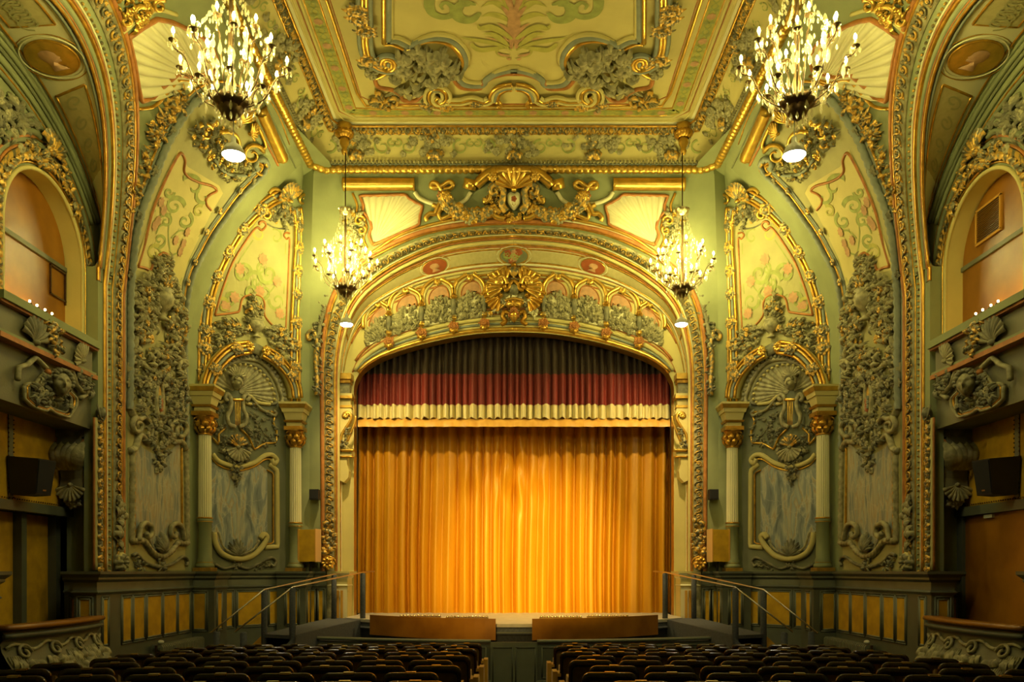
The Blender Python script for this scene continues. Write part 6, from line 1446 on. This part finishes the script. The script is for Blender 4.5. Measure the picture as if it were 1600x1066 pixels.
# orchestra rail
def pf(x): return 14.2+.057*x*x
for sg, nm in ((-1, 'left'), (1, 'right')):
    rt = root('orchestra_rail', 'grey-green panelled orchestra rail in front of the stage, %s half' % nm, 'rail', (sg*2, 14.4, 0), 'orchestra rails'); xx = np.linspace(.40, 3.78, 24); a = MB()
    a.grid([[(sg*x, pf(x)+d, z) for d, z in ((-.02, 0), (-.02, .12), (0, .14), (0, .76), (.06, .76), (.06, 0))] for x in xx], 'dado', False); a.grid([[(sg*xx[0], pf(xx[0])+d, z) for z in (0, .78)] for d in (0, .06)], 'dado'); part('panelling', a, rt)
    a = MB(); sweep(a, np.array([(sg*x, pf(x)+.03, .81) for x in xx]), np.array((0, 0, 1.)), [(-.06, -.03), (-.07, .0), (-.05, .02), (.05, .02), (.07, 0), (.06, -.03)], 'dadol'); part('capping', a, rt)
    a = MB()
    for x0 in (.48, 1.1, 1.72, 2.34, 2.96): 
        for dx, z0, z1 in ((0, .18, .70),): 
            for xa, xb, za, zb in ((x0, x0+.52, .18, .18), (x0, x0+.52, .70, .70), (x0, x0, .18, .70), (x0+.52, x0+.52, .18, .70)): sweep(a, np.array([(sg*xa, pf(xa)-.005, za), (sg*xb, pf(xb)-.005, zb)]), np.array((0, -1., 0)), circ(.012, 5), 'dadol')
    part('panel_moulding', a, rt)
rt = root('pit_gate', 'flat grey gate at the centre of the orchestra rail', 'gate', (0, 14.2, 0)); a = MB(); a.box((-.40, 14.19, 0), (.40, 14.23, .79), 'dadol'); part('gate_panel', a, rt)
a = MB()
for x0, x1 in ((-.36, -.03), (.03, .36)):
    for p0, p1 in (((x0, .1), (x1, .1)), ((x0, .7), (x1, .7)), ((x0, .1), (x0, .7)), ((x1, .1), (x1, .7))): sweep(a, np.array([(p0[0], 14.185, p0[1]), (p1[0], 14.185, p1[1])]), np.array((0, -1., 0)), circ(.01, 5), 'dado')
part('panel_moulding', a, rt)
# ---- bridges with steps from the side aisles to the stage
rt = root('stage_steps', '', 'steps', (-3.9, 15, 0)); a = MB()
n0, n1, f0, f1_ = (-3.05, 17.0), (-3.72, 14.0), (-3.85, 17.4), (-4.42, 14.6)
top = [(*n0, 1.03), (*n1, .92), (*f1_, .90), (*f0, 1.03)]; low = [(x, y, z-.06) for x, y, z in top]
top2 = [(-2.85, 17.6, 1.045), (*n0, 1.035), (*f0, 1.035), (-3.5, 17.9, 1.045)]
a.add(top+low, [(0, 1, 2, 3), (4, 7, 6, 5), (0, 4, 5, 1), (1, 5, 6, 2), (2, 6, 7, 3), (3, 7, 4, 0)], 'carpet', False); part('platform', a, rt)
a = MB(); a.add([(*n0, .97), (*n1, .86), (*n1, 0), (*n0, 0)], [(0, 1, 2, 3)], 'carpet', False); a.add([(*f0, .97), (*f1_, .84), (*f1_, 0), (*f0, 0)], [(0, 1, 2, 3)], 'carpet', False); part('side_skirt', a, rt)
d = nz((-.62, -.45)); s_ = np.array(n1); e_ = np.array(f1_)
for k in range(1, 4):
    a = MB(); z = .91-.25*k; p0 = s_+d*.24*(k-1)*1.0; p1 = e_+d*.24*(k-1); p2 = e_+d*.24*k*1.08; p3 = s_+d*.24*k*1.08; b = [(*p, z) for p in (p0, p1, p2, p3)]+[(*p, z-.04) for p in (p0, p1, p2, p3)]
    a.add(b, [(0, 1, 2, 3), (4, 7, 6, 5), (0, 4, 5, 1), (1, 5, 6, 2), (2, 6, 7, 3), (3, 7, 4, 0)], 'carpet', False); part('tread', a, rt)
a = MB()
for o_, m in ((s_, 'carpet'), (e_, 'armpad')):
    p0 = o_; p1 = o_+d*.9; a.add([(*p0, .88), (*p1, .06), (*p1, 0), (*p0, 0)], [(0, 1, 2, 3)], m, False)
part('stringer', a, rt); LR(rt, 'blue-grey carpeted bridge and steps up to the stage, left', 'blue-grey carpeted bridge and steps up to the stage, right')
def railing(posts, line, l, r):
    rt = root('handrail', '', 'handrail', (line[0][0], line[0][1], 0), 'steel handrails of the stage steps')
    for (x, y, z0, z1) in posts:
        a = MB(); g = lathe([(0, z0), (.055, z0), (.055, z1-.02), (.04, z1), (0, z1)], 12); a.add(g[0]+np.array((x, y, 0)), g[1], 'carpet'); part('post', a, rt, 'post wrapped in blue-grey carpet')
    a = MB(); sweep(a, np.array(line, dtype=float), np.array((0, 0, 1.)) if False else np.array((1., .2, .1)), circ(.014, 8), 'steel'); part('steel_rail', a, rt); return LR(rt, l, r)
railing([(-3.08, 16.95, .95, 1.96), (-3.74, 14.05, .1, 1.72), (-4.36, 13.42, 0, 1.02)], [(-2.93, 17.45, 2.0), (-3.08, 16.95, 1.98), (-3.74, 14.05, 1.73), (-4.46, 13.3, 1.03)], 'steel handrail on the inner side of the left stage steps', 'steel handrail on the inner side of the right stage steps')
railing([(-3.72, 17.2, .95, 1.92), (-4.38, 14.6, 0, 1.66), (-4.93, 13.8, 0, 1.0)], [(-3.62, 17.35, 1.95), (-3.72, 17.2, 1.94), (-4.38, 14.6, 1.68), (-5.0, 13.7, .98)], 'steel handrail on the wall side of the left stage steps', 'steel handrail on the wall side of the right stage steps')
# ---- curtains
def pleat(ph): c = abs(math.sin(ph/2)); return .5-c**.85
def fold(x, z, s=0):
    w = x+.06*math.sin(x*2.3+s)+.012*math.sin(z*.8+x*3); ph = w*2*PI/.27+1.3*math.sin(w*4.1+s*2)
    return .32*pleat(ph)*(.75+.25*math.sin(w*5.3+s))+.010*math.sin(w*49+2*math.sin(w*1.7+s*2))+.03*math.sin(w*9.3+s)
def swag(x, z):
    r = 0
    for cx, w_, a_ in ((-.1, .38, .10), (-.95, .4, .05), (.5, .35, .05)):
        u = (x-cx)/w_
        if abs(u) < 1: r += a_*(1-u*u)*math.sin(u*u*6+(z-4.6)*5.5)*math.exp(-((z-4.4)/.9)**2)
    return r
for nm, x0, x1, yo in (('left', -3.62, -.12, 0), ('right', -.22, 3.62, .05)):
    rt = root('stage_curtain', 'gold satin stage curtain, %s half, hanging in deep folds to the stage' % nm, 'curtain', ((x0+x1)/2, 19.25, SZ), 'gold stage curtains')
    a = MB(); nx = int((x1-x0)/.018); zs = list(np.linspace(SZ+.01, 5.9, 44))
    rows = []
    for i in range(nx+1):
        x = x0+(x1-x0)*i/nx; rows.append([(x, 19.25+yo+fold(x+.02*math.sin(z*.9), z, 1 if nm == 'left' else 2)*(1.05-.05*z)+swag(x, z), z) for z in zs])
    a.grid(rows, 'curtain'); part('drape', a, rt)
    a = MB(); a.grid([[(r[0][0], r[0][1]-.012, SZ+.0), (r[0][0], r[0][1]-.012, SZ+.10)] for r in rows], 'curtain'); part('hem', a, rt)
rt = root('stage_valance', 'layered valance of brown, crimson and cream drapes with a gold border above the stage curtain', 'valance', (0, 18.5, 5.2)); xs = np.linspace(-3.6, 3.6, 420)
def vfold(x, k=1): return .14*pleat(x*2*PI/.16+1.6*math.sin(x*4.3))+.03*math.sin(x*17+1.5*math.sin(x*5))
for nm, z0, z1, m, yo, zz in (('brown_drape', 6.36, 7.7, 'valdark', 0, 0), ('crimson_band', 5.70, 6.38, 'valred', -.012, 0), ('cream_band', 5.40, 5.71, 'valcream', .01, .02)):
    a = MB(); a.grid([[(x, 18.50+yo+vfold(x)*(1.0 if m != 'valcream' else 1.3), z0+(z1-z0)*f+(zz*math.sin(x*31) if f == 0 else 0)) for f in (0, .3, .6, 1)] for x in xs], m); part(nm, a, rt)
a = MB(); a.grid([[(x, y+.015*math.sin(x*17+z*3), z-.10*(1-(x/3.6)**2)*0) for y, z in ((18.58, 5.42), (18.50, 5.37), (18.42, 5.30), (18.40, 5.20))] for x in xs], 'valgold'); part('gold_border', a, rt)
# ---- crystal chandeliers
def cry(mb, p, h, w, flat=1.0, ax=0):      # faceted drop, top at p
    v = [(0, 0, 0)]; k = 6
    for f, r in ((.25, .6), (.6, 1), (.85, .6)):
        for i in range(k): t = i*2*PI/k+ax; v.append((r*w*math.cos(t), r*w*flat*math.sin(t), -h*f))
    v.append((0, 0, -h)); F_ = [(0, 1+i, 1+(i+1) % k) for i in range(k)]
    for j in range(2): F_ += [(1+j*k+i, 1+(j+1)*k+i, 1+(j+1)*k+(i+1) % k, 1+j*k+(i+1) % k) for i in range(k)]
    F_ += [(1+2*k+i, 1+3*k, 1+2*k+(i+1) % k) for i in range(k)]
    mb.add(np.array(v)+np.array(p), F_, 'crystal', False)
def chandelier(x, y, zb, ztop, label, seed):
    R = random.Random(seed); rt = root('crystal_chandelier', label, 'chandelier', (x, y, zb), 'crystal chandeliers'); O = np.array((x, y, zb))
    a = MB(); g = lathe([(0, .95), (.02, .95), (.02, 1.5), (.012, 1.55), (.012, ztop-zb), (0, ztop-zb)], 8); a.add(g[0]+O, g[1], 'brassd'); g = lathe([(0, 1.60), (.10, 1.62), (.14, 1.70), (.10, 1.62), (.03, 1.58)], 16); a.add(g[0]+O, g[1], 'brass'); part('stem_and_crown', a, rt)
    a = MB(); g = lathe([(0, .0), (.03, .01), (.10, .06), (.14, .14), (.13, .16), (.05, .2), (.04, .3), (.06, .4), (.03, .5), (.03, 1.0)], 18); a.add(g[0]+O, g[1], 'brassd')
    for k in range(10):
        t = k*PI/5; nn = np.array((math.cos(t), math.sin(t), 0)); a.tpl(ACAN, TM(O+nn*.10+[0, 0, .12], np.cross((0, 0, 1), nn), (nn[0]*.35, nn[1]*.35, .94), nn, .16), 'brassd')
    part('bowl', a, rt)
    a = MB()
    for k in range(10): t = k*PI/5; cry(a, O+np.array((.11*math.cos(t), .11*math.sin(t), .06)), .10, .018)
    cry(a, O+np.array((0, 0, .0)), .14, .035); part('bowl_drops', a, rt)
    arms = [(k*2*PI/9+.2, .60, .72+.05*(k % 2)) for k in range(9)]+[(k*2*PI/6+.5, .40, .98) for k in range(6)]+[(k*2*PI/5, .34, .46) for k in range(5)]
    for t, r, h in arms:
        d = np.array((math.cos(t), math.sin(t), 0)); pts = [O+[0, 0, .14]+d*.05, O+d*r*.35+[0, 0, .10+h*.12], O+d*r*.62+[0, 0, h*.42], O+d*r*.80+[0, 0, h*.72], O+d*r*.98+[0, 0, h*.80], O+d*r+[0, 0, h-.10]]
        pts = smooth(pts, 4); a = MB(); sweep(a, np.array(pts), np.cross(d, (0, 0, 1)), circ(.008, 5), 'brassd')
        for f in (8, 13): sweep(a, np.array([pts[f]+d*.0+(d*math.cos(u)+np.array((0, 0, 1))*math.sin(u))*(.05-.006*j) for j, u in enumerate(np.linspace(0, 4.5, 7))]), np.cross(d, (0, 0, 1)), circ(.004, 4), 'brassd')
        arm = part('arm', a, rt); tip = O+d*r+np.array((0, 0, h))
        a = MB(); g = lathe([(.0, -.10), (.012, -.10), (.045, -.075), (.05, -.07), (.02, -.08)], 12); a.add(g[0]+tip, g[1], 'brassd'); part('drip_pan', a, arm)
        a = MB(); g = lathe([(0, -.085), (.013, -.085), (.013, .0), (0, .0)], 8); a.add(g[0]+tip, g[1], 'valcream'); part('candle', a, arm)
        a = MB(); g = lathe([(.006, 0), (.016, .018), (.017, .03), (.008, .055), (0, .07)], 8); a.add(g[0]+tip, g[1], 'bulb'); part('bulb', a, arm)
        for pp_, h_, w_, fl_ in [(tip+np.array((.045*math.cos(j*PI/2+t), .045*math.sin(j*PI/2+t), -.08)), .085, .014, 1) for j in range(4)]+[(pts[12]+np.array((0, 0, -.01)), .16, .028, .5), (pts[6]+np.array((0, 0, -.01)), .12, .02, .5)]:
            a = MB(); cry(a, pp_, h_, w_, fl_, t); part('crystal_drop', a, arm)
    for k in range(12):      # strings of crystals from the crown to the arms
        t = k*PI/6; d = np.array((math.cos(t), math.sin(t), 0)); a = MB()
        for j in range(10):
            f = j/9; rr = .10+.34*f**1.6; z = 1.64-.78*f-.06*math.sin(PI*f); cry(a, O+d*rr+[0, 0, z], .07, .016, .6, t)
        part('crystal_string', a, rt)
    for k in range(8):       # upright glass obelisks and inner drops
        t = k*PI/4+.3; d = np.array((math.cos(t), math.sin(t), 0)); a = MB(); r = R.uniform(.12, .36); z = R.uniform(.55, 1.0)
        for j in range(3): cry(a, O+d*r+[0, 0, z+.11-.11*j], .13, .034-.004*j, .4, t)
        part('crystal_obelisk', a, rt)
    return rt
chandelier(-3.13, 9.2, 6.98, 10.55, 'large crystal chandelier hanging at the upper left, nearest on that side', 1)
chandelier(3.13, 9.2, 6.98, 10.55, 'large crystal chandelier hanging at the upper right, nearest on that side', 2)
chandelier(-3.22, 15.9, 7.22, 10.0, 'smaller-looking crystal chandelier at the left shoulder of the proscenium arch', 3)
chandelier(3.22, 15.9, 7.22, 10.0, 'smaller-looking crystal chandelier at the right shoulder of the proscenium arch', 4)
for x, y, z, l in ((-3.1, 9.2, 6.62, 'white hot floodlight under the large chandelier at the left'), (3.1, 9.2, 6.62, 'white hot floodlight under the large chandelier at the right'), (-3.2, 15.9, 6.74, 'white hot floodlight under the far left chandelier'), (3.2, 15.9, 6.74, 'white hot floodlight under the far right chandelier')):
    rt = root('floodlight', l, 'lamp', (x, y, z), 'floodlights under the chandeliers'); O = np.array((x, y, z)); r = .125 if y < 12 else .12
    a = MB(); g = lathe([(r, -.02), (r*1.04, 0), (r*.7, .08), (.03, .12), (.03, .18), (.006, .19), (.006, (7.0 if y < 12 else 7.24)-z), (0, .3)], 20); a.add(g[0]+O, g[1], 'white'); part('reflector', a, rt)
    a = MB(); g = lathe([(r*.98, -.018), (r*.8, -.045), (r*.4, -.06), (0, -.065)], 20); a.add(g[0]+O, g[1], 'floodglass'); part('lens', a, rt)
# ---- theatre seats
def rrect(w, z0, z1, r, k=5):
    pts = [(-w, z0), (-w, z1-r)]+[(-w+r-r*math.cos(t), z1-r+r*math.sin(t)) for t in np.linspace(0, PI/2, k)][1:]
    return pts+[(-x, z) for x, z in pts[::-1]]
seat = root('theatre_seat', '', 'theatre seat', (0, 0, 0))
a = MB(); w = .235; o_ = rrect(w, .36, .88, .07); i_ = rrect(w-.04, .36, .81, .05)
for (y0, y1) in ((0, .045),):
    n = len(o_); lean = lambda z: .12*(z-.4)
    V = [(x, y0-lean(z), z) for x, z in o_]+[(x, y0-lean(z), z) for x, z in i_]+[(x, y1-lean(z), z) for x, z in i_]+[(x, y1-lean(z), z) for x, z in o_]
    F_ = []
    for i in range(n-1):
        for b in range(3): F_.append((b*n+i, b*n+i+1, (b+1)*n+i+1, (b+1)*n+i))
        F_.append((3*n+i, 3*n+i+1, i+1, i))
    a.add(V, F_, 'darkwood', True)
part('wooden_frame', a, seat)
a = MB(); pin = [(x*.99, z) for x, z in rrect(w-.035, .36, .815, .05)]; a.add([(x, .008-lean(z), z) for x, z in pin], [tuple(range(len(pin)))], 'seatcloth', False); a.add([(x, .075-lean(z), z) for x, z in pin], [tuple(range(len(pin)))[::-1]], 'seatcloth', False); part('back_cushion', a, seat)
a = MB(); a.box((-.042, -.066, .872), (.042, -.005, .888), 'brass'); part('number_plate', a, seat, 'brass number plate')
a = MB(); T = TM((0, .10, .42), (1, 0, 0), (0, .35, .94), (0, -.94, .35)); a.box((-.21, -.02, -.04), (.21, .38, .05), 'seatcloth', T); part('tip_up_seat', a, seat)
for sx in (-.243, .243):
    a = MB(); a.box((sx-.016, -.02, 0), (sx+.016, .06, .58), 'darkwood'); a.box((sx-.016, -.02, 0), (sx+.016, .34, .04), 'darkwood'); part('standard', a, seat)
    a = MB(); a.box((sx-.02, -.03, .57), (sx+.02, .30, .61), 'armpad'); a.box((sx-.018, .24, .46), (sx+.018, .30, .58), 'armpad'); part('armrest', a, seat)
ORD = ['first', 'second', 'third', 'fourth', 'fifth', 'sixth', 'seventh', 'eighth']
ROW = ['front', 'second', 'third', 'fourth', 'fifth', 'sixth', 'seventh', 'eighth', 'ninth']
first = True
for r in range(9):
    for sg, nm in ((-1, 'left'), (1, 'right')):
        e = (.475 if r % 2 == 0 else .61) if sg < 0 else (.685 if r % 2 == 0 else .55)
        for k in range(8):
            x = sg*(e+.26+.52*k); y = 12.95-.84*r-x*x/39
            if r == 8 and abs(x) > 4.2: continue
            s = seat if first else copytree(seat); first = False
            s.location = (x, y, rake(y)); s.rotation_euler.z = -x/19.6
            s['label'] = 'maroon-framed ochre seat, %s from the centre aisle in the %s row of the %s block' % (ORD[k], ROW[r], nm); s['group'] = 'theatre seats, %s block' % nm
# aisle ends: ochre padded end panels
for r in range(0, 7):
    for sg, nm in ((-1, 'left'), (1, 'right')):
        e = ((.475 if r % 2 == 0 else .61) if sg < 0 else (.685 if r % 2 == 0 else .55))-.035; y = 12.95-.84*r-e*e/39; z = rake(y); x = sg*e
        a = MB(); pr = [(y+.06, z), (y+.36, z), (y+.36, z+.52), (y+.34, z+.60), (y+.28, z+.63), (y-.02, z+.63), (y-.02, z)]
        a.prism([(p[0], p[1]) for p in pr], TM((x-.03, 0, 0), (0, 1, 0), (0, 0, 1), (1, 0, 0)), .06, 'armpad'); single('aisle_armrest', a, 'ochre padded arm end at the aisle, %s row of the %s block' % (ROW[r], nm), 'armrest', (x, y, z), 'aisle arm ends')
print('VERTS', sum(len(o.data.vertices) for o in SC.objects if o.type == 'MESH'), 'OBJS', len(SC.objects))
